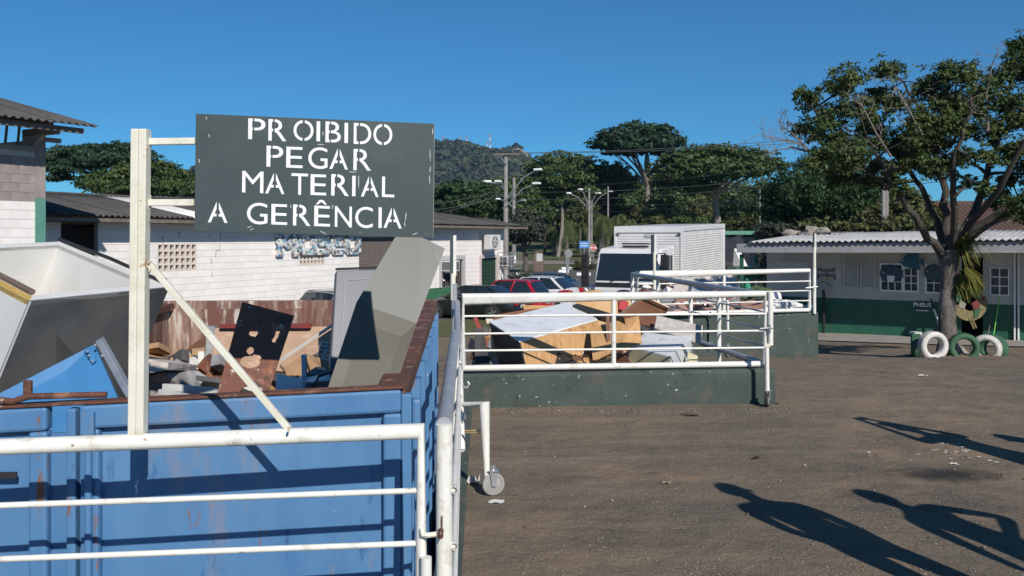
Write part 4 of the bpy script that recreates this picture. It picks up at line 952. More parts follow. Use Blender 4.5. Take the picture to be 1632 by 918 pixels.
# vents of hollow blocks
def vent(key, nc, nr):
    s0, s1, z0, z1 = OPEN[key]; cw = (s1 - s0) / nc; ch = (z1 - z0) / nr
    q = MB(); t = .033
    for i in range(nc + 1): 
        s_ = s0 + i * cw; q.obox(Wp(max(s0, s_ - t), z0, -.13), mU * (min(s1, s_ + t) - max(s0, s_ - t)), mN * .135, UP * (z1 - z0))
    for j in range(nr + 1):
        for i in range(nc):
            z_ = z0 + j * ch; q.obox(Wp(s0 + i * cw + t, max(z0, z_ - t * .8), -.128), mU * (cw - 2 * t), mN * .131, UP * (min(z1, z_ + t * .8) - max(z0, z_ - t * .8)))
    v = q.build('vent_block', M('vent_cream', (.66, .58, .52), (.58, .52, .46), 5, .8) if 'vent_cream' not in bpy.data.materials else bpy.data.materials['vent_cream'], mus)
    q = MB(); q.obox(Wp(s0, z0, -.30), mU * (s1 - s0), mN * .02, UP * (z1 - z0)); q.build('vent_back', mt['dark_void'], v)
vent('vent1', 7, 4); vent('vent2', 7, 2)
# perforated grey screen
s0, s1, z0, z1 = OPEN['lattice']; q = MB(); nn = 30; mm = 18
for i in range(nn + 1):
    s_ = s0 + (s1 - s0) * i / nn; q.obox(Wp(s_ - .012, z0, -.05), mU * .024, mN * .035, UP * (z1 - z0))
for j in range(mm + 1):
    z_ = z0 + (z1 - z0) * j / mm; q.obox(Wp(s0, z_ - .010, -.052), mU * (s1 - s0), mN * .05, UP * .02)
v = q.build('perforated_screen', M('screen_brown', (.24, .20, .185), (.19, .16, .15), 9, .8), mus); tag(v, 'grey brown perforated screen', kind='stuff')
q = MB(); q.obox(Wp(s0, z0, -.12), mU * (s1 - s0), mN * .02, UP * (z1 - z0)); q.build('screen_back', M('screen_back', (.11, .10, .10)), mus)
# garage shutter opening
s0, s1, z0, z1 = OPEN['garage']; q = MB(); q.obox(Wp(s0, z0, -.9), mU * (s1 - s0), mN * .03, UP * (z1 - z0)); q.build('garage_door', M('garage_dark', (.03, .032, .036), None, rough=.7), mus)
# barred window and green grille door
s0, s1, z0, z1 = OPEN['win']; w_ = MB(); w_.obox(Wp(s0, z0, -.12), mU * (s1 - s0), mN * .02, UP * (z1 - z0)); wo = w_.build('window', mt['glass_dark'], mus)
for i in range(9):
    q = MB(); s_ = s0 + (s1 - s0) * (i + .5) / 9; q.tube([Wp(s_, z0, .03), Wp(s_, z1, .03)], .014, 6); q.build('bar', mt['timber'], wo)
def surround(s0, s1, z0, z1, w=.10):
    q = MB(); q.obox(Wp(s0 - w, z0, .008), mU * w, mN * .05, UP * (z1 - z0 + w)); q.obox(Wp(s1, z0, .008), mU * w, mN * .05, UP * (z1 - z0 + w)); q.obox(Wp(s0, z1, .008), mU * (s1 - s0), mN * .05, UP * w)
    return q
surround(s0, s1, z0, z1, .18).build('frame', M('grey_trim', (.42, .41, .42)), wo)
s0, s1, z0, z1 = OPEN['door']; q = MB(); q.obox(Wp(s0, z0, -.10), mU * (s1 - s0), mN * .02, UP * (z1 - z0)); do = q.build('door', mt['black'], mus)
grm = M('grille_green', (.02, .075, .045))
q = MB()
for i in range(10): s_ = s0 + (s1 - s0) * (i + .5) / 10; q.tube([Wp(s_, z0, -.03), Wp(s_, z1, -.03)], .016, 6)
for j in range(14): z_ = z0 + (z1 - z0) * (j + .5) / 14; q.tube([Wp(s0, z_, -.03), Wp(s1, z_, -.03)], .014, 6)
q.build('grille', grm, do); surround(s0, s1, z0, z1, .16).build('frame', M('pink_trim', (.55, .46, .45)), do)
# roof of corrugated sheets
eo, ez, rz_, ro = .70, 2.26, 3.0, -3.6
run = mN * (ro - eo) + UP * (rz_ - ez); rl = run.length; src = {}
ns = int((S1 + 1.6 - S0) / 1.06)
for k in range(ns):
    s_ = S0 - .5 + k * 1.06; ln = rl
    if s_ > S1 - 2.4: ln = rl * max(.22, (S1 + 1.6 - s_) / 4.0)
    mk = 'roof_white' if ms(232) < s_ < ms(300) else 'roof_dark'
    m4 = frame4(Wp(s_, ez + .012 * (k % 2), eo), mU, run)
    m4 = m4 @ Matrix.Diagonal((1, ln / rl, 1, 1))
    o = sheet_obj('roof_sheet', mt[mk], mus, 1.10, rl, m4, src.get(mk)); src.setdefault(mk, o)
q = MB(); q.obox(Wp(S0, rz_ - .02, ro - .1), mU * (S1 - S0 - 2.4), mN * .4, UP * .08); q.build('ridge_cap', mt['roof_dark'], mus, bevel=.03)
run2 = mN * -3.6 + UP * -.76; q = MB(); q.obox(Wp(S0, rz_ - .03, ro), mU * (S1 - S0 - 1.2), run2, UP * .02); q.build('back_slope', mt['roof_dark'], mus)
q = MB(); q.prism([Wp(S1 - 1.4, ez + .12, eo - .5), Wp(S1 + 1.5, ez - .01, eo - .2), Wp(S1 + 1.5, ez - .01, -6.5), Wp(S1 - 2.4, rz_ - .02, ro)], UP * .03); q.build('hip_slope', mt['roof_dark'], mus)
q = MB(); q.obox(Wp(S0, ez - .16, eo - .10), mU * (S1 - S0 + 1.4), mN * .05, UP * .10); q.build('fascia', mt['timber'], mus)
for k in range(12):
    q = MB(); s_ = S0 + 1 + k * 2.2; q.obox(Wp(s_, ez - .15, .01), mU * .07, mN * (eo - .12), UP * .12); q.build('rafter', mt['timber'], mus)
q = MB(); q.obox(Wp(S0, ez - .14, .02), mU * (S1 - S0), mN * .16, UP * .14); q.build('wall_plate', mt['timber'], mus)
# cracks of old mortar and stains as thin raised runs
ck = M('crack_grey', (.33, .32, .31))
for pts in ([(351, 372), (351, 383)], [(350, 388), (350, 398), (344, 399), (343, 410)], [(336, 412), (337, 420)], [(337, 432), (338, 441)], [(259, 376), (260, 391)], [(286, 370), (286, 379)], [(334, 371), (334, 379)]):
    q = MB(); q.tube([Wp(ms(a), mz(a, b), .007) for a, b in pts], .014, 5); q.build('crack', ck, mus)
# MUSEU mosaic letters
mosaic = bpy.data.materials.new('mosaic'); mosaic.use_nodes = True
nt = mosaic.node_tree; vn = nt.nodes.new('ShaderNodeTexVoronoi'); vn.inputs['Scale'].default_value = 11; tcn = nt.nodes.new('ShaderNodeTexCoord'); nt.links.new(tcn.outputs['Object'], vn.inputs['Vector'])
sx = nt.nodes.new('ShaderNodeSeparateColor'); nt.links.new(vn.outputs['Color'], sx.inputs[0]); cr = nt.nodes.new('ShaderNodeValToRGB'); nt.links.new(sx.outputs[0], cr.inputs[0]); cr.color_ramp.interpolation = 'CONSTANT'
els = [(0, (.33, .35, .36)), (.2, (.08, .17, .30)), (.34, (.55, .57, .58)), (.52, (.27, .20, .17)), (.62, (.62, .60, .55)), (.74, (.20, .38, .45)), (.84, (.10, .09, .09)), (.92, (.7, .71, .7))]
cr.color_ramp.elements[0].color = (*els[0][1], 1); cr.color_ramp.elements[1].position = els[1][0]; cr.color_ramp.elements[1].color = (*els[1][1], 1)
for p_, c_ in els[2:]:
    e = cr.color_ramp.elements.new(p_); e.color = (*c_, 1)
nt.links.new(cr.outputs[0], nt.nodes['Principled BSDF'].inputs['Base Color']); nt.nodes['Principled BSDF'].inputs['Roughness'].default_value = .45
LP = {'M': [[(0, 0), (.28, 0), (.28, .55), (.40, .36), (.60, .36), (.72, .55), (.72, 0), (1, 0), (1, 1), (.75, 1), (.5, .66), (.25, 1), (0, 1)]],
      'U': [[(.16, 0), (.84, 0), (1, .14), (1, 1), (.70, 1), (.70, .30), (.30, .30), (.30, 1), (0, 1), (0, .14)]],
      'S': [[(.0, 0), (.84, 0), (1, .14), (1, .46), (.84, .60), (.32, .60), (.32, .76), (1, .76), (1, 1), (.16, 1), (0, .86), (0, .50), (.16, .38), (.68, .38), (.68, .22), (0, .22)]],
      'E': [[(.16, 0), (1, 0), (1, .22), (.32, .22), (.32, .38), (1, .38), (1, .62), (.32, .62), (.32, .78), (1, .78), (1, 1), (.16, 1), (0, .86), (0, .14)]]}
for ch, x0, x1, yb in (('M', 438, 473, 409), ('U', 474, 502, 406.5), ('S', 502, 524, 406), ('E', 525, 545, 406), ('U', 547, 572, 405.5)):
    sa, sb = ms(x0), ms(x1); zb = mz((x0 + x1) / 2, yb); hh = mz(x0, 372) - mz(x0, 408)
    q = MB(); q.prism([Wp(sa + (sb - sa) * u, zb + hh * v, .012) for u, v in LP[ch][0]], mN * .10); q.build('letter', mosaic, mus)
# air conditioners
def aircon(label, s, z, w, h, d, off, fan):
    t = thing('air_conditioner', label, 'air conditioner', Wp(s, z, off))
    wm = M('ac_white', (.62, .62, .60), (.54, .54, .52), 4, .5) if 'ac_white' not in bpy.data.materials else bpy.data.materials['ac_white']
    q = MB(); q.obox(Wp(s, z, off), mU * w, mN * d, UP * h); q.build('case', wm, t, bevel=.015)
    if fan:
        rot = Matrix((mU, UP, mN)).transposed()
        c = Wp(s + w * .42, z + h * .5, off + d + .004)
        q = MB(); q.lathe([(h * .40, -.002), (h * .40, .02), (h * .34, .02), (h * .34, .006), (.03, .006), (.03, .02), (.0, .02)], 24, c, rot); q.build('fan_grille', M('ac_grille', (.2, .2, .2)) if 'ac_grille' not in bpy.data.materials else bpy.data.materials['ac_grille'], t)
        for k in range(5):
            a = k * 2 * math.pi / 5; q = MB(); dv = (mU * math.cos(a) + UP * math.sin(a)); pv = (mU * -math.sin(a) + UP * math.cos(a))
            q.prism([c + mN * .012 + dv * .03, c + mN * .012 + dv * h * .32, c + mN * .012 + dv * h * .3 + pv * .07, c + mN * .012 + dv * .04 + pv * .03], mN * .004); q.build('blade', wm, t)
    else:
        gm = M('ac_dark', (.12, .12, .125)) if 'ac_dark' not in bpy.data.materials else bpy.data.materials['ac_dark']
        for (a, b) in ((.08, .46), (.52, .92)):
            q = MB(); q.obox(Wp(s + w * a, z + h * .12, off + d + .001), mU * w * (b - a), mN * .008, UP * h * .76); q.build('grille', gm, t)
        q = MB(); q.obox(Wp(s - .009, z + h * .12, off + d * .12), mU * .008, mN * d * .76, UP * h * .76); q.build('side_grille', gm, t)
    for k in (.15, .8):
        q = MB(); q.obox(Wp(s + w * k, z - .05, .01), mU * .03, mN * (off + d * .8), UP * .03); q.build('bracket', mt['galv'], t)
aircon('split air conditioner unit high on the white wall above the green door', ms(764), mz(770, 397), .95, .68, .36, .25, True)
aircon('window air conditioner box sticking out by the barred window', ms(702), mz(706, 432), .66, .46, .55, .02, False)
aircon('caged window air conditioner at the end corner of the white building', ms(795), mz(800, 424), .62, .5, .5, .02, False)
cg = thing('air_conditioner_cage', 'thin wire cage around the corner air conditioner', 'cage', Wp(ms(795) - .1, mz(800, 428), .03))
cs = ms(795) - .14; cz = mz(800, 428); q = MB(); wl, dl_, hl = .95, .75, .80
for k in range(5):
    for (aa, bb_) in (((cs + wl * k / 4, .03 + dl_), (cs + wl * k / 4, .03 + dl_)),):
        q.tube([Wp(aa[0], cz, aa[1]), Wp(aa[0], cz + hl, aa[1])], .012, 5)
for k in range(4):
    q.tube([Wp(cs, cz, .05 + dl_ * k / 3.2), Wp(cs, cz + hl, .05 + dl_ * k / 3.2)], .012, 5)
for zz in (cz, cz + hl * .5, cz + hl):
    q.tube([Wp(cs, zz, .02), Wp(cs, zz, .03 + dl_), Wp(cs + wl, zz, .03 + dl_), Wp(cs + wl, zz, .02)], .014, 5)
q.build('wire_mesh', mt['galv'], cg)
q = MB(); q.obox(Wp(cs, -1.7, .45), mU * .05, mN * .05, UP * (cz + 1.7)); q.build('leg', mt['wall_white'], cg)

# ------------------------------------------------------------------ shed at the far left
sA_ = Vector((-10.62, 20.0, 0))
def Sp(s, z, off=0.0): return sA_ + mU * s + mN * off + UP * z
shed = thing('block_shed', 'tall block shed with green corner pillar and wavy roof edge', 'shed', Sp(-2.5, -1.7, -1.5))
ZW, ZG = 2.58, 3.62
core = MB(); core.obox(Sp(-5, -1.7, -.15), mU * 4.75, mN * .146, UP * (ZG + 1.7)); core.build('wall_core', mt['mortar'], shed)
src = {}; rest = {}
for r_ in range(int((ZG + 1.7) / .2)):
    z0 = -1.7 + r_ * .2; white = z0 + .1 < ZW; off = (r_ % 2) * .2
    for k in range(13):
        a = -5 + k * .4 - off; b = a + .4
        if a < -5 or b > -.245: 
            a, b = max(a, -5), min(b, -.25)
            if b - a < .03: continue
        key = 'block_white' if white else 'block_grey'
        if abs(b - a - .4) < .001 and a > -2.6 and z0 > 1.2:
            if key not in src:
                q = MB(); q.obox((0, 0, 0), mU * .392, mN * .010, UP * .192); src[key] = q.build('block', mt[key], shed, local=True); o = src[key]
            else: o = src[key].copy(); COL.objects.link(o); o.parent = shed
            o.location = WM[shed.name].inverted() @ Sp(a + .004, z0 + .004, -.004)
        else: rest.setdefault(key, MB()).obox(Sp(a + .004, z0 + .004, -.004), mU * (b - a - .008), mN * .010, UP * .192)
for key, q in rest.items(): tag(q.build('block_work', mt[key], shed), kind='stuff')
q = MB(); q.obox(Sp(-.248, -1.7, -.26), mU * .248, mN * .275, UP * (ZW + 1.7)); q.build('pillar', mt['pillar_green'], shed, bevel=.01)
q = MB(); q.obox(Sp(-.245, ZW + .002, -.255), mU * .243, mN * .266, UP * (4.06 - ZW)); q.build('pillar_top', mt['block_grey'], shed, bevel=.008)
q = MB(); q.obox(Sp(-5, ZG + .002, -.17), mU * 4.74, mN * .19, UP * .12); q.build('tie_beam', mt['concrete'], shed)
q = MB(); q.obox(Sp(-5, -1.7, -4), mU * 5, mN * .15, UP * 5.2); q.build('back_wall', mt['block_grey'], shed) if False else None
q = MB(); q.obox(Sp(-.2, -1.7, -4), mU * .15, mN * 3.7, UP * 5.6); q.build('end_wall', mt['block_grey'], shed)
ez2, eo2 = 4.20, 1.05; run = mN * -5.5 + UP * 1.35; src = None
for k in range(6):
    m4 = frame4(Sp(-5.80 + k * 1.06, ez2 + .01 * (k % 2), eo2), mU, run)
    src = sheet_obj('roof_sheet', mt['roof_dark'], shed, 1.10, run.length, m4, src)
for k in range(3):
    q = MB(); q.obox(Sp(-5 , ez2 - .16 + k * .25, eo2 - .25 - k * 1.1), mU * 5.35, mN * .07, UP * .12); q.build('purlin', mt['timber'], shed)
for s_ in (-.9, -.62):
    q = MB(); q.tube([Sp(s_, ZG + .12, -.05), Sp(s_ + .05, 4.25, -.05)], .03, 6); q.build('strut', mt['timber'], shed)
for s_ in (-.3, -3.2):
    q = MB(); q.obox(Sp(s_, 3.98, -.4), mU * .12, mN * 1.2, UP * .16); q.build('rafter', mt['timber'], shed)
    q = MB(); q.prism([Sp(s_, 3.72, -.05), Sp(s_, 3.98, .35), Sp(s_, 3.98, -.4), Sp(s_, 3.6, -.4)], mU * .1); q.build('corbel', mt['concrete'], shed)
q = MB(); q.obox(Sp(.0, 3.88, -.12), mU * .40, mN * .1, UP * .10); q.build('beam_end', mt['concrete'], shed)

# ------------------------------------------------------------------ green and white building on the right
fA0 = Vector((14.53, 25.3, 0)); fU = Vector((-.83, .557, 0)).normalized(); fN = Vector((-fU.y, fU.x, 0))
if fN.y > 0: fN = -fN
def Fp(s, z, off=0.0): return fA0 + fU * s + fN * off + UP * z
def fs_(px):
    r = (px - CX) / F; return (fA0.x - r * fA0.y) / (r * fU.y - fU.x)
def fz_(px, py):
    return CAMZ - (py - HY) / F * (fA0.y + fU.y * fs_(px))
gb = thing('workshop_building', 'low white and dark green workshop under a wavy sheet roof', 'building', Fp(3, -1.36, -2))
ZB, ZD, ZTT = -1.40, -.25, 1.55
FO = {'door': (fs_(1567), fs_(1532), ZB, fz_(1550, 410)), 'win1': (fs_(1437), fs_(1405), fz_(1420, 462), fz_(1420, 422)), 'win2': (fs_(1462), fs_(1442), fz_(1452, 463), fz_(1452, 428)), 'win3': (fs_(1500), fs_(1477), fz_(1488, 465), fz_(1488, 423))}
def fpieces(a, b, z0, z1):
    iv = [(a, b)]
    for (o0, o1, w0, w1) in FO.values():
        if min(z1, w1) - max(z0, w0) < .002: continue
        nv = []
        for (p, r_) in iv:
            if o1 <= p or o0 >= r_: nv.append((p, r_)); continue
            if o0 > p: nv.append((p, o0))
            if o1 < r_: nv.append((o1, r_))
        iv = nv
    return iv
zs = sorted(set([ZB, ZD, ZTT] + [v for o in FO.values() for v in o[2:] if ZB < v < ZTT]))
SL, SRt = fs_(1222), -4.5
qw = MB(); qg = MB()
for z0, z1 in zip(zs[:-1], zs[1:]):
    for (a, b) in fpieces(SRt, SL, z0, z1):
        (qg if z1 <= ZD + .001 else qw).obox(Fp(a, z0, -.12 + (0 if z1 > ZD + .001 else 0)), fU * (b - a), fN * (.12 if z1 > ZD + .001 else .128), UP * (z1 - z0))
qw.build('wall', mt['wall_white'], gb); qg.build('dado', mt['wall_green'], gb)
q = MB(); q.obox(Fp(SL - .12, ZB, -5), fU * .12, fN * 4.88, UP * (ZTT - ZB)); q.build('end_wall', mt['wall_white'], gb)
q = MB(); q.obox(Fp(SRt, ZB, -5), fU * (SL - SRt), fN * .12, UP * (ZTT - ZB)); q.build('back_wall', mt['wall_white'], gb)
q = MB(); q.obox(Fp(SRt, ZTT + .002, -5.1), fU * (SL - SRt), fN * 5.0, UP * .05); q.build('ceiling', mt['timber'], gb)
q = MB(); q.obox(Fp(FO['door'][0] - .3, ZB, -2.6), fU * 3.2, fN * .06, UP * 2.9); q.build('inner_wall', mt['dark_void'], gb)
for s_ in (FO['door'][0] - .06, FO['door'][1]):
    q = MB(); q.obox(Fp(s_, ZD, .002), fU * .06, fN * .05, UP * (FO['door'][3] - ZD)); q.build('door_frame', mt['wall_white'], gb)
ww = mt['sign_white']
def pane_window(key, nc, nr, lit=False):
    s0, s1, z0, z1 = FO[key]; cw = (s1 - s0) / nc; ch = (z1 - z0) / nr
    q = MB(); q.obox(Fp(s0 - .05, z0 - .05, .002), fU * (s1 - s0 + .1), fN * .04, UP * .05); fr = q.build('window', ww, gb)
    q = MB()
    for (a, b, c, d) in ((s0 - .05, .05, z0, z1 - z0 + .05), (s1, .05, z0, z1 - z0 + .05), (s0, s1 - s0, z1, .05)): q.obox(Fp(a, c, .002), fU * b, fN * .04, UP * d)
    q.build('frame', ww, fr)
    for i in range(nc):
        for j in range(nr):
            q = MB(); q.obox(Fp(s0 + i * cw + .015, z0 + j * ch + .015, -.06), fU * (cw - .03), fN * .006, UP * (ch - .03)); q.build('pane', M('dusty_glass', (.10, .10, .095), (.05, .05, .05), 4, .25) if 'dusty_glass' not in bpy.data.materials else bpy.data.materials['dusty_glass'], fr)
    q = MB()
    for i in range(1, nc): q.obox(Fp(s0 + i * cw - .013, z0, -.05), fU * .026, fN * .06, UP * (z1 - z0))
    for j in range(1, nr): q.obox(Fp(s0, z0 + j * ch - .013, -.048), fU * (s1 - s0), fN * .056, UP * .026)
    q.build('muntin', ww, fr)
pane_window('win1', 3, 3); pane_window('win2', 2, 3); pane_window('win3', 2, 3)
# louvred shutters
for (x0, x1) in ((1344, 1369), (1371, 1396)):
    s1, s0 = fs_(x0), fs_(x1); z0, z1 = fz_(1370, 459), fz_(1370, 413); n_ = 14
    q = MB(); q.obox(Fp(s0, z0, .002), fU * .05, fN * .05, UP * (z1 - z0)); q.obox(Fp(s1 - .05, z0, .002), fU * .05, fN * .05, UP * (z1 - z0)); q.obox(Fp(s0 + .05, z0, .002), fU * (s1 - s0 - .1), fN * .05, UP * .05); q.obox(Fp(s0 + .05, z1 - .05, .002), fU * (s1 - s0 - .1), fN * .05, UP * .05)
    f_ = q.build('shutter', mt['wall_white'], gb)
    for k in range(n_):
        zz = z0 + .06 + (z1 - z0 - .12) * k / n_; q = MB(); q.prism([Fp(s0 + .05, zz, .012), Fp(s1 - .05, zz, .012), Fp(s1 - .05, zz + .042, .004), Fp(s0 + .05, zz + .042, .004)], fN * .016 - UP * .012); q.build('slat', mt['wall_white'], f_)
for px in (1341, 1401):
    q = MB(); q.obox(Fp(fs_(px), ZD, .002), fU * .03, fN * .012, UP * (ZTT - ZD - .25)); q.build('joint_cover', mt['wall_white'], gb)
# door leaf at the right with six panes
s1, s0 = fs_(1570), fs_(1618)
q = MB(); q.obox(Fp(s0, ZD, .014), fU * (s1 - s0), fN * .03, UP * (ZTT - ZD - .15)); dr = q.build('door', mt['wall_white'], gb); tag(dr, 'white half door with six panes')
w1_, w0_, z0, z1 = fs_(1579), fs_(1608), fz_(1592, 470), fz_(1592, 427)
for i in range(2):
    for j in range(3):
        cw = (w1_ - w0_) / 2; ch = (z1 - z0) / 3; q = MB(); q.obox(Fp(w0_ + i * cw + .015, z0 + j * ch + .015, .0455), fU * (cw - .03), fN * .004, UP * (ch - .03)); q.build('pane', bpy.data.materials['dusty_glass'], dr)
q = MB()
for i in range(3): q.obox(Fp(w0_ + (w1_ - w0_) * i / 2 - .015, z0 - .015, .0452), fU * .03, fN * .03, UP * (z1 - z0 + .03))
for j in range(4): q.obox(Fp(w0_, z0 + (z1 - z0) * j / 3 - .014, .0454), fU * (w1_ - w0_), fN * .027, UP * .028)
q.build('muntin', ww, dr)
q = MB(); q.lathe([(.03, 0), (.03, .05), (.02, .06)], 10, Fp(fs_(1612), fz_(1612, 462), .045), Matrix((fU, UP, fN)).transposed()); q.build('handle', mt['galv'], dr)
for px in (1619, 1625):
    q = MB(); q.obox(Fp(fs_(px), ZB, .01), fU * .04, fN * .10, UP * (ZTT - ZB - .1)); q.build('corner_trim', ww, gb)
# roof
eo3 = 2.05; zl, zr = 1.50, 1.66                     # eave falls to the left
def eave_z(s): return zr + (zl - zr) * (s - SRt) / (SL + 1.2 - SRt)
run = fN * -6.4 + UP * .30; src = None; ns = int((7.75 - SRt) / 1.06)
for k in range(ns):
    s_ = SRt + k * 1.06; ux = fU + UP * ((zl - zr) / (SL + 1.2 - SRt))
    m4 = frame4(Fp(s_, eave_z(s_) + .03 + .012 * (k % 2), eo3), ux, run)
    if src is None: m4_0 = m4
    src = sheet_obj('roof_sheet', mt['roof_pale'], gb, 1.10, run.length, m4, src)
q = MB(); q.prism([Fp(SRt, eave_z(SRt) - .34, eo3 - .12), Fp(7.6, eave_z(7.6) - .30, eo3 - .12), Fp(7.6, eave_z(7.6) - .02, eo3 - .12), Fp(SRt, eave_z(SRt) - .02, eo3 - .12)], fN * -.03); q.build('fascia', M('fascia_grey', (.30, .31, .32), (.25, .255, .26), 3, .8), gb)
q = MB(); q.prism([Fp(SRt, 1.36, 0), Fp(SL, 1.36, 0), Fp(SL, 1.22, eo3 - .16), Fp(SRt, 1.30, eo3 - .16)], UP * .02); q.build('soffit', mt['wall_white'], gb)
for s_ in (7.45,):
    q = MB(); q.obox(Fp(s_, ZB - .1, eo3 - .35), fU * .1, fN * .1, UP * (1.25 - ZB)); q.build('porch_post', mt['wall_green'], gb)
# concrete apron before the building
mb = MB(); mb.add([Fp(SRt, -1.30, 0), Fp(SL + 2, -1.36, 0), Fp(SL + 2, -1.26, 3.0), Fp(SRt, -1.12, 3.4)], [(0, 1, 2, 3), (3, 2, 1, 0)])
def apron(u, v):
    s_ = SRt + (SL + 2 - SRt) * u; off = 3.2 * v; p = Fp(s_, 0, off); return Vector((p.x, p.y, gz(p.y) + .03))
mb = MB(); mb.grid(apron, 24, 8); tag(mb.build('pavement', mt['concrete'], smooth='all'), kind='structure')
# wall signs and things on the facade
rotF = Matrix((fU * -1, UP, fN)).transposed()          # text reads left to right as seen from the yard
def ftext(txt, px, py, size, off, mat, parent, bold=.0, name='lettering'):
    cu = bpy.data.curves.new('t', 'FONT'); cu.body = txt; cu.size = size; cu.align_x = 'CENTER'; cu.align_y = 'CENTER'; cu.offset = bold; cu.extrude = .002
    ob = bpy.data.objects.new('t', cu); COL.objects.link(ob); dg = bpy.context.evaluated_depsgraph_get(); me = bpy.data.meshes.new_from_object(ob.evaluated_get(dg)); bpy.data.objects.remove(ob)
    c = Fp(fs_(px), fz_(px, py), off); q = MB(); q.add([c + rotF @ v.co for v in me.vertices], [tuple(p.vertices) for p in me.polygons]); bpy.data.meshes.remove(me)
    return q.build(name, mat, parent)
ink = M('ink', (.03, .03, .032)); 
pl = thing('wall_notice', 'white notice reading PILHAS E BATERIAS on the workshop wall', 'sign', Fp(fs_(1317), fz_(1317, 448), .02))
q = MB(); q.obox(Fp(fs_(1332), fz_(1317, 450), .002), fU * (fs_(1303) - fs_(1332)), fN * .012, UP * (fz_(1317, 426) - fz_(1317, 450))); q.build('plate', mt['wall_white'], pl)
ftext('PILHAS', 1317, 431, .16, .02, ink, pl, .004); ftext('E', 1317, 435, .10, .02, ink, pl, .003); ftext('BATERIAS', 1317, 439, .14, .02, ink, pl, .004)
for (px, py) in ((1304.5, 429), (1330, 429), (1304.5, 443), (1330, 444)):
    q = MB(); q.lathe([(.035, 0), (.035, .01)], 8, Fp(fs_(px), fz_(px, py), .016), rotF); q.build('screw', ink, pl)
bb_ = thing('battery_box', 'rounded grey battery collection box on a stand under the notice', 'box', Fp(fs_(1317), ZB, .3))
q = MB(); q.lathe([(.02, -.08), (.15, -.08), (.17, -.04), (.17, .04), (.14, .08), (.02, .08)], 20, Fp(fs_(1317), fz_(1317, 458), .20), rotF); q.build('case', M('grey_plastic', (.30, .31, .31)), bb_, smooth=True)
q = MB(); q.tube([Fp(fs_(1316), ZB, .25), Fp(fs_(1316), fz_(1316, 461), .25)], .05, 8); q.build('stand', mt['black'], bb_)
q = MB(); 
for k in range(3):
    a = k * 2.094 + .5; c = Fp(fs_(1316.5), fz_(1316.5, 448.5), .03)
    q.prism([c + rotF @ Vector((math.cos(a + d_) * r_, math.sin(a + d_) * r_, 0)) for d_, r_ in ((0, .12), (.8, .13), (1.4, .10), (1.2, .06), (.7, .07), (.1, .06))], fN * .006)
q.build('recycling_mark', M('mark_yellow', (.50, .36, .08)), bb_)
ps = thing('tyre_sign', 'small dark green plate reading PNEUS on the dado', 'sign', Fp(fs_(1470), fz_(1470, 494), .02))
q = MB(); q.obox(Fp(fs_(1480), fz_(1470, 494), .012), fU * (fs_(1460) - fs_(1480)), fN * .012, UP * (fz_(1470, 480) - fz_(1470, 494))); q.build('plate', M('plate_green', (.010, .05, .035)), ps)
ftext('PNEUS', 1470, 486, .17, .028, ww, ps, .004)
q = MB(); q.obox(Fp(fs_(1480), fz_(1470, 495.5), .026), fU * (fs_(1460) - fs_(1480)), fN * .012, UP * .03); q.build('white_edge', ww, ps)
# fish cut-outs
def fish(label, px, py, L, mat, flip=1, rnd_=False, extra=None):
    t = thing('fish_cutout', label, 'wall decoration', Fp(fs_(px), fz_(px, py), .05))
    c = Fp(fs_(px), fz_(px, py), .05)
    def pt(x, y): return c + rotF @ Vector((x * L * flip, y * L, 0))
    body = [(-.5, -.02), (-.30, .28), (-.12, .42), (.34, .42), (.33, .1), (.36, 0), (.33, -.12), (.40, -.40), (.05, -.36), (-.30, -.24)] if not rnd_ else [(.5 * math.cos(a), .46 * math.sin(a)) for a in np.linspace(0, 2 * math.pi, 22)[:-1]]
    q = MB(); q.prism([pt(*p) for p in body], fN * .03); q.build('body', mat, t)
    q = MB(); q.prism([pt(.37, .04), pt(.60, .22), pt(.56, 0), pt(.60, -.22), pt(.37, -.04)], fN * .025); q.build('tail', mat, t)
    q = MB(); q.lathe([(.03 * L, 0), (.03 * L, .012)], 10, pt(-.34, .06) + fN * .03, rotF); q.build('eye', ww, t)
    if extra:
        q = MB(); q.prism([pt(-.14, -.42), pt(.16, -.42), pt(.20, -.1), pt(-.16, -.1)], fN * .04); q.build('white_patch', ww, t)
    return t
fblue = M('fish_blue', (.012, .085, .16), (.018, .11, .19), 4, .6); fgrey = M('fish_dark', (.03, .06, .075), (.05, .085, .10), 4, .6)
fish('blue fish cut-out high on the white workshop wall', 1453, 417, .62, fblue)
fish('round dark blue fish cut-out with white patch over a window', 1420, 436, .62, M('fish_navy', (.02, .05, .085), (.035, .08, .11), 6, .6), 1, True, True)
fish('grey fish cut-out half hidden behind the tree trunk', 1489, 434, .56, fgrey, 1, True)
# broom, stick, pole
bm_ = thing('broom', 'bright green broom leaning on the workshop door', 'broom', Fp(fs_(1583), ZB + .05, .3))
q = MB(); q.tube([Fp(fs_(1584), fz_(1584, 541), .35), Fp(fs_(1594), fz_(1594, 472), .08)], .013, 8); q.build('handle', M('green_plastic', (.16, .62, .08)), bm_)
q = MB(); a = Fp(fs_(1583), fz_(1583, 550), .38); q.prism([a - fU * .16, a + fU * .16, a + fU * .10 + UP * .13, a - fU * .10 + UP * .13], fN * .06); q.build('head', M('green_bristle', (.12, .5, .06)), bm_)
q = MB(); q.tube([Fp(fs_(1575), ZB + .06, .3), Fp(fs_(1580), fz_(1580, 500), .05)], .014, 6); tag(q.build('stick', mt['timber']), 'plain wooden stick leaning beside the green broom', 'stick')
lp = thing('leaning_pole', 'dark pole with white sleeve leaning on the green dado', 'pole', Fp(fs_(1496), ZB, .3))
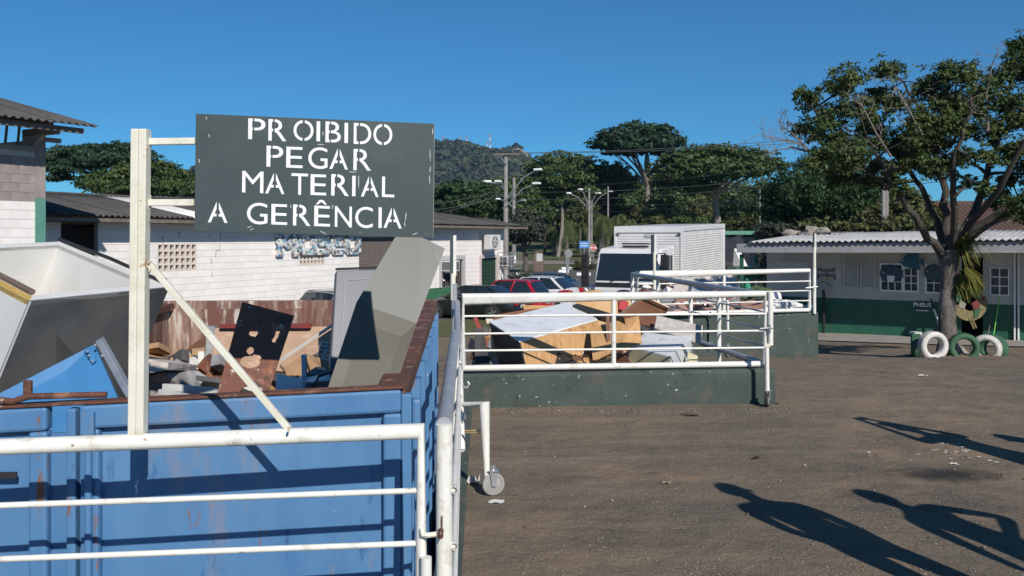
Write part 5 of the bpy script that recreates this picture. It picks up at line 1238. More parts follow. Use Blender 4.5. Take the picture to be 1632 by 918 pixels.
q = MB(); q.tube([Fp(fs_(1484), fz_(1484, 476), .08), Fp(fs_(1490), fz_(1490, 492), .2)], .02, 6); q.build('shaft', mt['black'], lp)
q = MB(); q.tube([Fp(fs_(1490), fz_(1490, 492), .2), Fp(fs_(1497), fz_(1497, 507), .3)], .03, 8); q.tube([Fp(fs_(1497), fz_(1497, 507), .3), Fp(fs_(1500), ZB + .05, .35)], .02, 6); q.build('sleeve', ww, lp)
# bins and boxes in the dim corner
for (nm, lab, cat_, px, w, h, d, col) in (('blue_bin', 'blue plastic bin in the dim corner of the workshop', 'bin', 1286, .75, 1.0, .6, (.015, .045, .10)), ('white_crate', 'white crate beside the blue bin in the dim corner', 'crate', 1262, .7, .8, .6, (.35, .36, .37)), ('dark_bin', 'black bin between two white crates', 'bin', 1244, .55, 1.05, .55, (.02, .022, .025)), ('white_crate', 'tall white crate at the end of the workshop wall', 'crate', 1228, .5, 1.3, .5, (.40, .41, .42))):
    t = thing(nm, lab, cat_, Fp(fs_(px), ZB, .6)); mm_ = M(nm + '_mat', col, tuple(c * 1.3 for c in col), 4, .6)
    q = MB(); q.prism([Fp(fs_(px) - w / 2 * .9, ZB - .06, .35), Fp(fs_(px) + w / 2 * .9, ZB - .06, .35), Fp(fs_(px) + w / 2 * .9, ZB - .06, .35 + d), Fp(fs_(px) - w / 2 * .9, ZB - .06, .35 + d)], UP * (h * .92)); q.build('body', mm_, t, bevel=.02)
    q = MB(); q.obox(Fp(fs_(px) - w / 2, ZB + h * .865, .30), fU * w, fN * (d + .1), UP * h * .07); q.build('lid', mm_, t, bevel=.015)
q = MB(); s1, s0 = fs_(1238), fs_(1290); q.obox(Fp(s0, fz_(1260, 436), .01), fU * (s1 - s0), fN * .03, UP * (fz_(1260, 416) - fz_(1260, 436))); q.build('notice_panel', M('panel_grey', (.45, .45, .45)), gb)
# stones and boards weighing down the roof
def stone(label, c, s, seed, mat):
    rr = random.Random(seed); bm = bmesh.new(); bmesh.ops.create_icosphere(bm, subdivisions=2, radius=1)
    for v in bm.verts: v.co = Vector((v.co.x * s[0], v.co.y * s[1], v.co.z * s[2])) * (1 + rr.uniform(-.24, .24))
    q = MB(); q.add([v.co + c for v in bm.verts], [tuple(v.index for v in f.verts) for f in bm.faces]); bm.free(); return tag(q.build('roof_stone', mat), label, 'stone', 'stones on the workshop roof')
stm = M('stone_tan', (.30, .27, .23), (.22, .20, .17), 6, .9, bump=.01, bsc=12)
def roofp(px, off): 
    s_ = fs_(px); p = Fp(s_, 0, off); return Vector((p.x, p.y, eave_z(s_) + .06 + (eo3 - off) / 6.4 * .30))
stone('large tan stone weighing down the workshop roof', roofp(1262, -2.4) + UP * .10, (.30, .24, .20), 1, stm)
stone('tan stone next to the largest one on the workshop roof', roofp(1281, -2.4) + UP * .08, (.26, .22, .17), 2, stm)
stone('flat tan stone near the end of the workshop roof', roofp(1227, -2.4) + UP * .06, (.30, .22, .14), 3, stm)
q = MB(); a = roofp(1320, -2.4) + UP * .04; q.obox(a, fU * 1.6, fN * .2, UP * .04); tag(q.build('roof_board', mt['timber']), 'loose board lying on the workshop roof', 'board')
# tiled house behind
th_ = thing('tiled_house', 'house with dark brown tiled roof behind the workshop', 'house', (26, 44, -1.4))
q = MB(); q.obox((22.2, 42, -1.6), (14, 0, 0), (0, 6, 0), (0, 0, 3.3)); q.build('wall', mt['wall_white'], th_)
tm = M('roof_tile', (.105, .055, .042), (.07, .042, .035), 5, .85, spots=[((.30, .27, .25), 16, .70, .76)])
def tile(u, v):
    x = 21.8 + 15 * u; k = v * 17; row = math.floor(k - 1e-6); fr_ = k - row
    return Vector((x, 41.6 + 3.8 * v, 1.75 + 1.75 * v - .05 * fr_ + .035 * math.cos(x * 2 * math.pi / .25)))
q = MB(); q.grid(tile, 360, 51); tag(q.build('tile_roof', tm, th_), kind='stuff')
q = MB(); q.obox((21.8, 45.35, 3.45), (15, 0, 0), (0, .25, 0), (0, 0, .12)); q.build('ridge', tm, th_)
# little white and green house beyond the truck
lh = thing('kiosk_house', 'small white hut with flat green roof beyond the truck', 'hut', P(1190, 400, 52))
c = P(1190, 392, 52); q = MB(); q.obox(P(1160, 390, 52) + Vector((0, 0, -2.6)), (1.75, 0, 0), (0, 2.5, 0), (0, 0, 3.05)); q.build('wall', mt['wall_white'], lh)
q = MB(); q.obox(P(1150, 374, 51.4), (2.45, 0, 0), (0, 3.6, 0), (0, 0, .22)); q.build('roof', mt['pillar_green'], lh)
q = MB(); q.obox(P(1203, 392, 51.95) + Vector((0, 0, -2.6)), (.22, 0, 0), (0, .2, 0), (0, 0, 3.2)); q.build('pillar', mt['pillar_green'], lh)
q = MB(); q.obox(P(1184, 391, 51.97), (.3, 0, 0), (0, .02, 0), (0, 0, .22)); q.build('window', mt['glass_dark'], lh)
q = MB(); q.slab([P(1150, 384, 40), P(1180, 372, 41), P(1188, 392, 40), P(1196, 398, 39), P(1180, 420, 38), P(1150, 420, 38)], 1.2); tag(q.build('tarpaulin', M('black_tarp', (.02, .021, .023), (.035, .035, .037), 3, .6, bump=.03, bsc=6), bevel=.1), 'black tarpaulin covered stack behind the truck', 'tarpaulin')
q = MB(); q.slab([P(1168, 425, 34), P(1170, 396, 34), P(1184, 425, 33.6)], .3); tag(q.build('white_sheet', mt['roof_white']), 'pointed white sheet leaning behind the truck', 'sheet')
t = thing('green_hopper', 'dark green steel hopper beside the workshop porch', 'hopper', P(1195, 460, 31))
q = MB(); q.prism([P(1172, 426, 31), P(1214, 426, 31), P(1208, 446, 31), P(1178, 446, 31)], (0, 1.2, 0)); q.build('bin', M('hopper_green', (.02, .09, .045), (.03, .11, .055), 4, .6), t)
for px in (1180, 1206):
    q = MB(); q.tube([P(px, 446, 31.3), Vector((P(px, 446, 31.3).x, 31.3, gz(31)))], .05, 6); q.build('leg', mt['galv'], t)
t = thing('green_cone', 'tall green plastic cone beside the rubble bay', 'cone', G(1190, 24))
q = MB(); b_ = P(1192, 468, 24); q.tube([b_, P(1190, 444, 24)], [.14, .04], 12); q.build('body', M('cone_green', (.02, .22, .12)), t); q = MB(); q.tube([Vector((b_.x, 24, gz(24))), b_], .12, 10); q.build('stem', mt['wall_green'], t)
# ------------------------------------------------------------------ vehicles
paint = lambda n, c: M(n, c, None, rough=.28, spec=.6, coat=.6)
tail_red = M('tail_red', (.42, .012, .02), None, rough=.2); lampw = M('lamp_clear', (.62, .64, .66), None, rough=.12, spec=.9); plate_m = M('plate_grey', (.55, .55, .55))
rimm = M('alloy', (.50, .51, .52), None, rough=.35, metal=.8)
def wheel(parent, x, y, r, w, side):
    rot = Matrix.Rotation(R(90) * -side, 3, 'X'); c = Vector((x, y, r)); c = WM[parent.name] @ c
    rw = WM[parent.name].to_3x3() @ rot; h = w / 2
    q = MB(); q.lathe([(r * .62, -h), (r * .9, -h), (r, -h * .7), (r, h * .7), (r * .9, h), (r * .62, h)], 26, c, rw, closed=True); wo = q.build('wheel', mt['rubber'], parent, smooth=True)
    q = MB(); q.lathe([(r * .62, h * .2), (r * .60, h * .85), (r * .54, h * .6), (r * .16, h * .45), (r * .14, h * .7), (.0, h * .7)], 26, c, rw); q.build('rim', mt['black'], wo, smooth=True)
    q = MB()
    for k in range(5):
        a = k * 2 * math.pi / 5; d = rw @ Vector((math.cos(a), math.sin(a), 0)); t_ = rw @ Vector((-math.sin(a), math.cos(a), 0)); n_ = rw @ Vector((0, 0, 1))
        q.prism([c + n_ * h * .75 + d * r * .1 - t_ * r * .10, c + n_ * h * .75 + d * r * .6 - t_ * r * .08, c + n_ * h * .75 + d * r * .6 + t_ * r * .08, c + n_ * h * .75 + d * r * .1 + t_ * r * .10], n_ * .02)
    q.build('spokes', rimm, wo)
def car(name, label, loc, ang, L, Wd, H, top, belt, roof, base, pm, group, hatch=False, wr=.30, axle=(.80, .80)):
    """local x forward. top: hood/boot line (x, z); roof: (x rear base, x rear roof, x front roof, x front base)"""
    t = thing(name, label, 'car', loc, ang, group); m = WM[t.name]; hw = Wd / 2
    xs = np.linspace(-L / 2, L / 2, 25); q = MB(); ring = []
    for x in xs:
        e = abs(x) / (L / 2); nar = 1 - .16 * max(0, (e - .78) / .22) ** 2
        zt = float(np.interp(x, [a for a, _ in top], [b for _, b in top])); zb = .20 + .10 * max(0, (e - .85) / .15)
        w = hw * nar; sh = zt - .12
        ring.append([(-w * .92, zb), (-w, zb + .12), (-w * 1.0, (zb + sh) / 2), (-w * .975, sh), (-w * .86, zt - .03), (-w * .5, zt), (0, zt + .015), (w * .5, zt), (w * .86, zt - .03), (w * .975, sh), (w, (zb + sh) / 2), (w, zb + .12), (w * .92, zb)])
    vs = [m @ Vector((x, y, z)) for x, rg in zip(xs, ring) for (y, z) in rg]; k = 13; fs = []
    for i in range(len(xs) - 1):
        for j in range(k - 1): fs.append((i * k + j, (i + 1) * k + j, (i + 1) * k + j + 1, i * k + j + 1))
        fs.append((i * k + k - 1, (i + 1) * k + k - 1, (i + 1) * k, i * k))
    fs.append(tuple(range(k))); fs.append(tuple((len(xs) - 1) * k + j for j in range(k - 1, -1, -1)))
    q.add(vs, fs); body = q.build('body', pm, t, smooth=True)
    # glasshouse
    x0, x1, x2, x3 = roof; zb = belt; wb, wt = hw * .90, hw * .70
    def rp(x, y, z): return m @ Vector((x, y, z))
    N = 8; rows = []
    q = MB()
    for j in range(N + 1):
        v = j / N; zz = zb - .03 + (H - .03 - zb + .03) * v; bul = math.sin(v * math.pi) * .03
        xa = x0 + (x1 - x0) * v; xb_ = x3 + (x2 - x3) * v; w = wb + (wt - wb) * v ** 1.3 + bul * .5
        rows.append([rp(xa - bul, -w * .93, zz), rp(xa + .10, -w, zz), rp(xb_ - .10, -w, zz), rp(xb_ + bul, -w * .92, zz), rp(xb_ + bul * 1.8 + .05 * (1 - v), 0, zz), rp(xb_ + bul, w * .92, zz), rp(xb_ - .10, w, zz), rp(xa + .10, w, zz), rp(xa - bul, w * .93, zz), rp(xa - bul * 1.8 - .03, 0, zz)])
    vs = [p for r_ in rows for p in r_]; fs = []
    for j in range(N):
        for i in range(10): fs.append((j * 10 + i, j * 10 + (i + 1) % 10, (j + 1) * 10 + (i + 1) % 10, (j + 1) * 10 + i))
    q.add(vs, fs); q.build('window', mt['glass_dark'], t, smooth=True)
    # roof skin
    q = MB()
    def rf(u, v):
        x = x1 - .10 + (x2 - x1 + .20) * u; yv = (v - .5) * 2; cr_ = .045 * (1 - yv ** 2) - .05 * abs(2 * u - 1) ** 3
        return rp(x, yv * wt * 1.05, H - .045 + cr_)
    q.grid(rf, 10, 8); ro = q.build('roof', pm, t, smooth=True); sm = ro.modifiers.new('thickness', 'SOLIDIFY'); sm.thickness = .03; sm.offset = -1
    # pillars
    for s in (-1, 1):
        for (xa, xb_, wd) in ((x0 + .03, x1 + .0, .16 if hatch else .14), (x3 - .06, x2 - .02, .07), ((x0 + x3) / 2 - .1, (x1 + x2) / 2 - .1, .07)):
            q = MB(); pts = [rp(xa, s * (wb + .006), zb - .03), rp(xa + wd, s * (wb + .006), zb - .03), rp(xb_ + wd * .9, s * (wt + .012), H - .05), rp(xb_, s * (wt + .012), H - .05)]
            mid = [rp((xa + xb_) / 2 + (wd if k_ else 0), s * (wb + (wt - wb) * .5 ** 1.3 + .026), (zb + H - .08) / 2) for k_ in (0, 1)]
            q.add([pts[0], pts[1], mid[1], mid[0]], [(0, 1, 2, 3)]); q.add([mid[0], mid[1], pts[2], pts[3]], [(0, 1, 2, 3)]); o = q.build('pillar', pm, t); sm = o.modifiers.new('t', 'SOLIDIFY'); sm.thickness = .02; sm.offset = 0
    for s in (-1, 1):
        for xw in (-L / 2 + axle[0], L / 2 - axle[1]):
            q = MB(); c = rp(xw, s * (hw - .012), wr); rw = m.to_3x3() @ Matrix.Rotation(R(90), 3, 'X'); q.lathe([(wr + .06, -.02), (wr + .06, .02)], 24, c, rw); q.build('wheel_arch', mt['black'], t)
            wheel(t, xw, s * (hw - .085), wr, .20, s)
    for s in (-1, 1):
        zt = float(np.interp(-L / 2 + .06, [a for a, _ in top], [b for _, b in top])); q = MB()
        z0 = zt - .20 if not hatch else belt - .16
        if hatch:
            q.prism([rp(-L / 2 + .03, s * hw * .98, z0 + .16), rp(-L / 2 + .52, s * (hw * 1.0), z0 + .10), rp(-L / 2 + .30, s * (hw * 1.0), z0 - .02), rp(-L / 2 + .16, s * hw * .97, z0 - .14), rp(-L / 2 + .03, s * hw * .93, z0 - .08)], m.to_3x3() @ Vector((0, s * .035, 0)))
            q.prism([rp(-L / 2 + .02, s * hw * .96, z0 + .14), rp(-L / 2 + .02, s * hw * .60, z0 + .06), rp(-L / 2 + .02, s * hw * .66, z0 - .08), rp(-L / 2 + .02, s * hw * .93, z0 - .10)], m.to_3x3() @ Vector((-.05, 0, 0)))
        else:
            q.prism([rp(-L / 2 + .03, s * hw * .86, z0 + .12), rp(-L / 2 + .03, s * hw * .48, z0 + .12), rp(-L / 2 + .03, s * hw * .52, z0 - .02), rp(-L / 2 + .03, s * hw * .86, z0 - .02)], m.to_3x3() @ Vector((-.06, 0, 0)))
        q.build('tail_light', tail_red, t)
        zf = float(np.interp(L / 2 - .05, [a for a, _ in top], [b for _, b in top])); q = MB()
        q.prism([rp(L / 2 - .22, s * hw * .93, zf - .02), rp(L / 2 - .05, s * hw * .50, zf - .03), rp(L / 2 - .03, s * hw * .50, zf - .16), rp(L / 2 - .16, s * hw * .92, zf - .16)], m.to_3x3() @ Vector((.05, s * .02, 0))); q.build('headlight', lampw, t)
        q = MB(); c = rp(x3 - .12, s * (hw + .08), belt + .03); q.lathe([(.0, -.06), (.07, -.05), (.09, 0), (.07, .05), (.0, .06)], 10, c, m.to_3x3()); q.build('mirror', pm, t, smooth=True)
    q = MB(); q.box(rp(-L / 2 - .005, 0, .60 if hatch else .58), (.02, .40, .13), m.to_3x3()); q.build('number_plate', plate_m, t)
    q = MB(); q.box(rp(-L / 2 + .02, 0, .36), (.10, Wd * .86, .14), m.to_3x3()); q.build('rear_bumper', pm, t, bevel=.03)
    q = MB(); q.box(rp(L / 2 - .03, 0, .36), (.10, Wd * .84, .16), m.to_3x3()); q.build('front_bumper', pm, t, bevel=.03)
    for s in (-1, 1):
        for xd in ((x0 + x3) / 2 - .06, (x0 + x3) / 2 + 1.0):
            q = MB(); q.box(rp(xd - .16, s * (hw + .004), belt - .14), (.16, .02, .03), m.to_3x3()); q.build('door_handle', pm, t)
    return t
HV = math.atan2(.485, -.875)                     # nose towards the museum wall
grp = 'cars parked by the museum wall'
HV = math.atan2(.41, -.91)
def cpos(pxr, Y, L):                              # rear bumper column and its distance
    p = Vector(((pxr - CX) / F * Y, Y, -1.695)); return p + Vector((math.cos(HV), math.sin(HV), 0)) * L / 2
car('sedan_car', 'black sedan parked nose to the green dado wall', cpos(833, 36.0, 4.4), HV, 4.4, 1.70, 1.42, [(-2.2, .70), (-2.1, .96), (-1.5, 1.02), (-1.2, .98), (.8, .93), (1.5, .84), (2.1, .68), (2.2, .55)], .92, (-1.65, -.95, .25, 1.05), 0, paint('black_car', (.006, .008, .010)), grp, False, .31, (.95, .80))
car('hatchback_car', 'red hatchback parked between the black sedan and the white hatchback', cpos(874, 38.0, 3.8), HV, 3.8, 1.66, 1.56, [(-1.9, .60), (-1.85, .95), (-1.5, 1.0), (.8, .96), (1.4, .86), (1.8, .70), (1.9, .55)], .95, (-1.72, -1.25, .25, 1.05), 0, paint('red_car', (.42, .008, .022)), grp, True, .30, (.68, .75))
car('hatchback_car', 'white hatchback with long red tail lights parked beyond the red one', cpos(919, 39.9, 4.35), HV, 4.35, 1.82, 1.62, [(-2.17, .66), (-2.1, 1.08), (-1.6, 1.12), (.8, 1.02), (1.5, .88), (2.05, .72), (2.17, .58)], 1.06, (-1.95, -1.25, .15, 1.15), 0, paint('white_car', (.66, .67, .69)), grp, True, .33, (.82, .88))
p5 = Vector(((884 - CX) / F * 49, 49, -1.695))
car('sedan_car', 'dark grey sedan behind the white hatchback with its headlight towards the truck', p5, HV + math.pi, 4.5, 1.74, 1.44, [(-2.25, .70), (-2.1, .98), (-1.5, 1.02), (-1.2, .98), (.8, .95), (1.5, .90), (2.1, .78), (2.25, .62)], .94, (-1.75, -1.0, .25, 1.1), 0, paint('grey_car', (.075, .08, .09)), grp, False, .31, (.95, .85))
p6 = Vector(((545 - CX) / F * 30.5, 30.5, -1.695))
car('sedan_car', 'silver grey car roof just showing behind the dark appliance door', p6, math.atan2(.875, .485), 4.3, 1.7, 1.62, [(-2.15, .70), (-2.1, .96), (-1.5, 1.02), (.8, .95), (1.5, .88), (2.1, .72), (2.15, .6)], .96, (-1.7, -1.1, .25, 1.1), 0, paint('silver_car', (.26, .27, .28)), grp, False, .31, (.85, .80))

# box truck
tU = Vector((.47, .883, 0)).normalized()          # backwards along the truck
tR = Vector((tU.y, -tU.x, 0))                     # to the right in the picture
corner = Vector(((1088 - CX) / F * 29, 29, 0)); gzt = -1.43
pit = R(1.6)
trk = thing('box_truck', 'white box truck with ribbed aluminium body and dark windscreen', 'truck', corner - tR * 1.2 + UP * gzt)
def T(b, r_, z):                                  # b back from box front, r right from centre line, z above ground
    return corner - tR * 1.2 + tU * (b * math.cos(pit)) + tR * r_ + UP * (gzt + z + b * math.sin(pit))
TV = tU * math.cos(pit) + UP * math.sin(pit)
alu = M('ribbed_aluminium', (.62, .61, .595), (.54, .53, .52), 2, .5); aluf = M('truck_white', (.66, .66, .66), (.60, .60, .60), 3, .4, coat=.3)
bw, bl, z0, z1 = 1.2, 5.4, .95, 3.46
q = MB(); q.obox(T(.02, -bw + .02, z0), TV * (bl - .04), tR * (2 * bw - .04), UP * (z1 - z0 - .02)); bx = q.build('cargo_box', alu, trk)
nr = 26
for k in range(nr):
    zz = z0 + .12 + (z1 - z0 - .36) * k / nr; hh = (z1 - z0 - .36) / nr * .72
    q = MB(); q.prism([T(.06, bw - .02, zz), T(.06, bw - .006, zz + hh * .25), T(.06, bw - .006, zz + hh * .75), T(.06, bw - .02, zz + hh)], TV * (bl - .1)); q.build('side_rib', alu, bx)
    q = MB(); q.prism([T(.02, -bw + .06, zz), T(.006, -bw + .06, zz + hh * .25), T(.006, -bw + .06, zz + hh * .75), T(.02, -bw + .06, zz + hh)], tR * (2 * bw - .12)); q.build('front_rib', alu, bx)
q = MB()
for (r0, r1) in ((-bw - .005, -bw + .07), (bw - .07, bw + .012)): q.obox(T(-.02, r0, z0), tR * (r1 - r0), TV * .10, UP * (z1 - z0))
q.obox(T(-.022, -bw - .004, z1 - .17), tR * (2 * bw + .015), TV * .10, UP * .19); q.obox(T(-.018, bw - .05, z1 - .13), tR * .064, TV * bl, UP * .152); q.obox(T(bl - .08, bw - .05, z0), tR * .066, TV * .09, UP * (z1 - z0)); q.build('corner_trim', aluf, bx)
q = MB(); q.obox(T(-.02, -bw, z1 + .021), tR * (2 * bw), TV * bl, UP * .02); q.build('roof', aluf, bx)
q = MB(); q.obox(T(-.03, -.10, z1 - .32), tR * .34, TV * .02, UP * .10); q.build('front_vent', M('vent_grey', (.42, .40, .38)), bx)
for r_ in (-bw + .06, bw - .18):
    q = MB(); q.obox(T(-.045, r_, z1 - .26), tR * .12, TV * .03, UP * .04); q.build('marker_lamp', mt['black'], bx)
q = MB(); q.obox(T(.1, -bw + .1, z0 - .12), TV * (bl - .2), tR * (2 * bw - .2), UP * .118); q.build('chassis', mt['black'], trk)
# cab
cw, cb0, cb1 = 1.06, -1.95, -.12
prof = [(cb0 + .02, .55), (cb0, .85), (cb0 + .02, 1.52), (cb0 + .10, 1.82), (cb0 + .38, 2.64), (cb0 + .58, 2.80), (cb1, 2.86), (cb1, .55)]
q = MB(); q.prism([T(b, -cw - .10, z) for b, z in prof], tR * (2 * cw)); cab = q.build('cab', aluf, trk, bevel=.05)
cs_ = -.10
def cabp(v, r_, off): 
    b = cb0 + .10 + (.28) * v; z = 1.82 + .82 * v; n_ = (tU * -.82 + UP * .28).normalized(); return T(b, r_ + cs_, z) + n_ * off
q = MB(); q.prism([cabp(-.04, -cw + .06, .006), cabp(-.04, cw - .06, .006), cabp(.86, cw - .10, .006), cabp(.86, -cw + .10, .006)], (tU * -.82 + UP * .28).normalized() * .012); q.build('windscreen', mt['glass_dark'], cab)
q = MB(); q.prism([cabp(.87, -cw + .08, .004), cabp(.87, cw - .08, .004), cabp(1.0, cw - .10, .004), cabp(1.0, -cw + .10, .004)], (tU * -.82 + UP * .28).normalized() * .02); q.build('sun_visor', mt['glass_dark'], cab)
for r_ in (-.5, .15):
    q = MB(); q.tube([cabp(-.08, r_, .03), cabp(.12, r_ + .5, .03)], .014, 6); q.build('wiper', mt['black'], cab)
q = MB(); q.obox(T(cb0 + .005, -cw + .05 + cs_, 1.60), tR * (2 * cw - .1), tU * .05, UP * .13); q.build('scuttle', mt['black'], cab)
q = MB(); rotT = Matrix((tR, UP, -tU)).transposed(); e_ = MB()
pts = [T(cb0 - .012, cs_ + .26 * math.cos(a), 1.42 + .10 * math.sin(a)) for a in np.linspace(0, 2 * math.pi, 25)[:-1]]
e_.prism(pts, tU * -.03); em = e_.build('emblem', mt['black'], cab); pts = [T(cb0 - .014, cs_ + .21 * math.cos(a), 1.42 + .070 * math.sin(a)) for a in np.linspace(0, 2 * math.pi, 25)[:-1]]
e_ = MB(); e_.prism(pts, tU * -.033); e_.build('emblem_oval', M('emblem_blue', (.03, .05, .11)), em)
q = MB(); q.obox(T(cb0 - .02, -cw + .12 + cs_, .95), tR * (2 * cw - .24), tU * .03, UP * .20); q.build('grille', mt['black'], cab)
q = MB(); q.obox(T(cb0 - .10, -cw - .02 + cs_, .50), tR * (2 * cw + .04), tU * .16, UP * .24); q.build('bumper', aluf, trk, bevel=.04)
for s in (-1, 1):
    q = MB(); q.obox(T(cb0 - .03, s * (cw - .24) + cs_ - .16, .82), tR * .32, tU * .04, UP * .2); q.build('headlight', lampw, cab)
    q = MB(); q.prism([T(cb0 + .16, s * (cw + .004) + cs_, 1.72), T(cb0 + .42, s * (cw + .004) + cs_, 2.52), T(cb1 - .25, s * (cw + .004) + cs_, 2.56), T(cb1 - .25, s * (cw + .004) + cs_, 1.68)], tR * s * .008); q.build('side_window', mt['glass_dark'], cab)
    q = MB(); q.tube([T(cb0 + .20, s * (cw) + cs_, 2.66), T(cb0 - .02, s * (cw + .28) + cs_, 2.68), T(cb0 - .02, s * (cw + .28) + cs_, 1.65), T(cb0 + .10, s * cw + cs_, 1.60)], .018, 8); mo = q.build('mirror_arm', mt['black'], cab)
    for (za, zb_) in ((2.20, 2.64), (1.58, 2.14)):
        q = MB(); q.obox(T(cb0 - .08, s * (cw + .28) - .13 + cs_, za), tR * .26, tU * .10, UP * (zb_ - za)); q.build('mirror', mt['black'], mo, bevel=.03)
q = MB(); q.obox(T(cb0 + .60, -.42, 2.93), tR * .85, tU * .35, UP * .05); q.obox(T(cb0 + .60, -.40, 2.84), tR * .8, tU * .3, UP * .06); q.build('roof_hatch', mt['black'], cab, bevel=.01)
for (b, r_) in ((-1.15, -.93), (-1.15, .73), (3.9, -.95), (3.9, .75)):
    q = MB(); rwt = Matrix((UP, tU, tR)).transposed(); c = T(b, r_ + .1, .45 - (b * math.sin(pit)))
    q.lathe([(.26, -.13), (.41, -.13), (.45, -.09), (.45, .09), (.41, .13), (.26, .13)], 24, c, rwt, closed=True); w_ = q.build('wheel', mt['rubber'], trk, smooth=True)
    q = MB(); q.lathe([(.26, -.10), (.24, .06), (.1, .03), (.09, .09), (.0, .09)], 20, c, rwt); q.build('rim', rimm, w_, smooth=True)
# ------------------------------------------------------------------ vegetation
def leaf_mat(name, a, b, sc=.6, isl=.35, trans=.25):
    return M(name, a, b, sc, .62, isl=isl, trans=trans, spec=.35, detail=3)
lm_dark = leaf_mat('leaf_dark', (.027, .058, .019), (.046, .088, .027))
lm_mid = leaf_mat('leaf_mid', (.050, .092, .028), (.092, .128, .040))
lm_olive = leaf_mat('leaf_olive', (.078, .098, .032), (.118, .118, .044))
lm_blue = leaf_mat('leaf_bluegreen', (.028, .062, .034), (.048, .088, .046))
lm_grey = leaf_mat('leaf_greygreen', (.050, .066, .045), (.075, .088, .062))
lm_fg = leaf_mat('leaf_near', (.046, .086, .026), (.105, .135, .042), 1.2)
lm_palm = leaf_mat('leaf_palm', (.052, .078, .022), (.078, .098, .032))
lm_yel = leaf_mat('leaf_yellowgreen', (.16, .17, .03), (.22, .21, .05), 4)
bark = M('bark', (.115, .095, .078), (.070, .058, .050), 8, .9, bump=.012, bsc=18, spots=[((.24, .22, .20), 5, .58, .70)])
bark_pale = M('bark_pale', (.26, .23, .20), (.17, .15, .13), 6, .9, bump=.01, bsc=14, spots=[((.08, .07, .06), 9, .60, .68)])
bark_dead = M('bark_dead', (.20, .165, .145), (.14, .12, .105), 8, .9)
def unit(v): return v / np.maximum(np.linalg.norm(v, axis=-1, keepdims=True), 1e-9)
def leaf_quads(Cn, Nr, ln, asp, rng, droop=0.0):
    n = len(Cn); d = rng.normal(size=(n, 3)); d[:, 2] -= droop; d = unit(d - Nr * np.sum(d * Nr, 1, keepdims=True)); s = np.cross(Nr, d)
    L = ln * rng.uniform(.7, 1.3, (n, 1)); Wd = L * asp
    V = np.stack([Cn - d * L * .5, Cn + s * Wd * .5 + Nr * L * .06, Cn + d * L * .5, Cn - s * Wd * .5 + Nr * L * .06], 1).reshape(-1, 3)
    return V, np.arange(4 * n).reshape(-1, 4)
def crown_mesh(blobs, n, ln, rng, asp=.5, shell=(.55, 1.18), flat=.0, fill=.12, droop=.3):
    """blobs: (cx, cy, cz, rx, ry, rz). Leaves cluster in sprays near each blob's surface."""
    B = np.array(blobs, float); area = (B[:, 3] * B[:, 4] + B[:, 3] * B[:, 5] + B[:, 4] * B[:, 5]); cnt = np.maximum(8, (n * area / area.sum()).astype(int)); Cs, Ns = [], []
    for b, k in zip(B, cnt):
        ns = max(4, k // 14); dirs = unit(rng.normal(size=(ns, 3)))
        r = rng.uniform(shell[0], shell[1], (ns, 1)); inner = rng.uniform(size=(ns, 1)) < fill; r = np.where(inner, rng.uniform(.1, .7, (ns, 1)), r)
        sc_ = b[:3] + dirs * r * b[3:6]; idx = rng.integers(0, ns, k)
        spread = .13 * np.array([b[3], b[4], b[5] * .8]); c = sc_[idx] + rng.normal(size=(k, 3)) * spread
        nr = unit(unit(dirs[idx] / b[3:6]) * .55 + rng.normal(size=(k, 3)) * .55 + np.array([0, 0, .45]))
        Cs.append(c); Ns.append(nr)
    return leaf_quads(np.concatenate(Cs), np.concatenate(Ns), ln, asp, rng, droop)
def limb(mb, a, b, r0, r1, rr, bend=.12, n=5, sides=7, lift=0.0):
    a, b = Vector(a), Vector(b); L = (b - a).length; off = Vector((rr.uniform(-1, 1), rr.uniform(-1, 1), rr.uniform(-.4, .6) + lift)) * L * bend
    pts = []; rs = []
    for i in range(n + 1):
        t = i / n; pts.append(a.lerp(b, t) + off * math.sin(t * math.pi)); rs.append(r0 + (r1 - r0) * t)
    mb.tube(pts, rs, sides); return pts
def tree(name, label, base, fork_h, tr, blobs, n, ln, mat, bk, seed, group=None, cat='tree', asp=.5, lean=(0, 0), shell=(.55, 1.20), limbs=True, droop=.3, fill=.12):
    """blobs relative to base"""
    rng = np.random.default_rng(seed); rr = random.Random(seed); base = Vector(base)
    t = thing(name, label, cat, base, group=group); mb = MB()
    fk = base + Vector((lean[0], lean[1], fork_h))
    limb(mb, base + Vector((0, 0, -.3)), fk, tr * 1.25, tr * .72, rr, .05, 6, 9)
    if limbs:
        for b in blobs:
            e = base + Vector(b[:3]); pts = limb(mb, fk + Vector((0, 0, -.02 * fork_h)), e, tr * .5, tr * .12, rr, .10, 5, 6, .2)
            for k in range(3):
                a = pts[3 + (k % 2)]; limb(mb, a, e + Vector((rr.uniform(-.7, .7) * b[3], rr.uniform(-.7, .7) * b[4], rr.uniform(-.2, .5) * b[5])), tr * .2, tr * .05, rr, .1, 3, 5)
    mb.build('trunk', bk, t, smooth=True)
    V, Fq = crown_mesh([(base.x + b[0], base.y + b[1], base.z + b[2], *b[3:6]) for b in blobs], n, ln, rng, asp, shell, fill=fill, droop=droop)
    np_mesh('crown', V, Fq, mat, t); return t
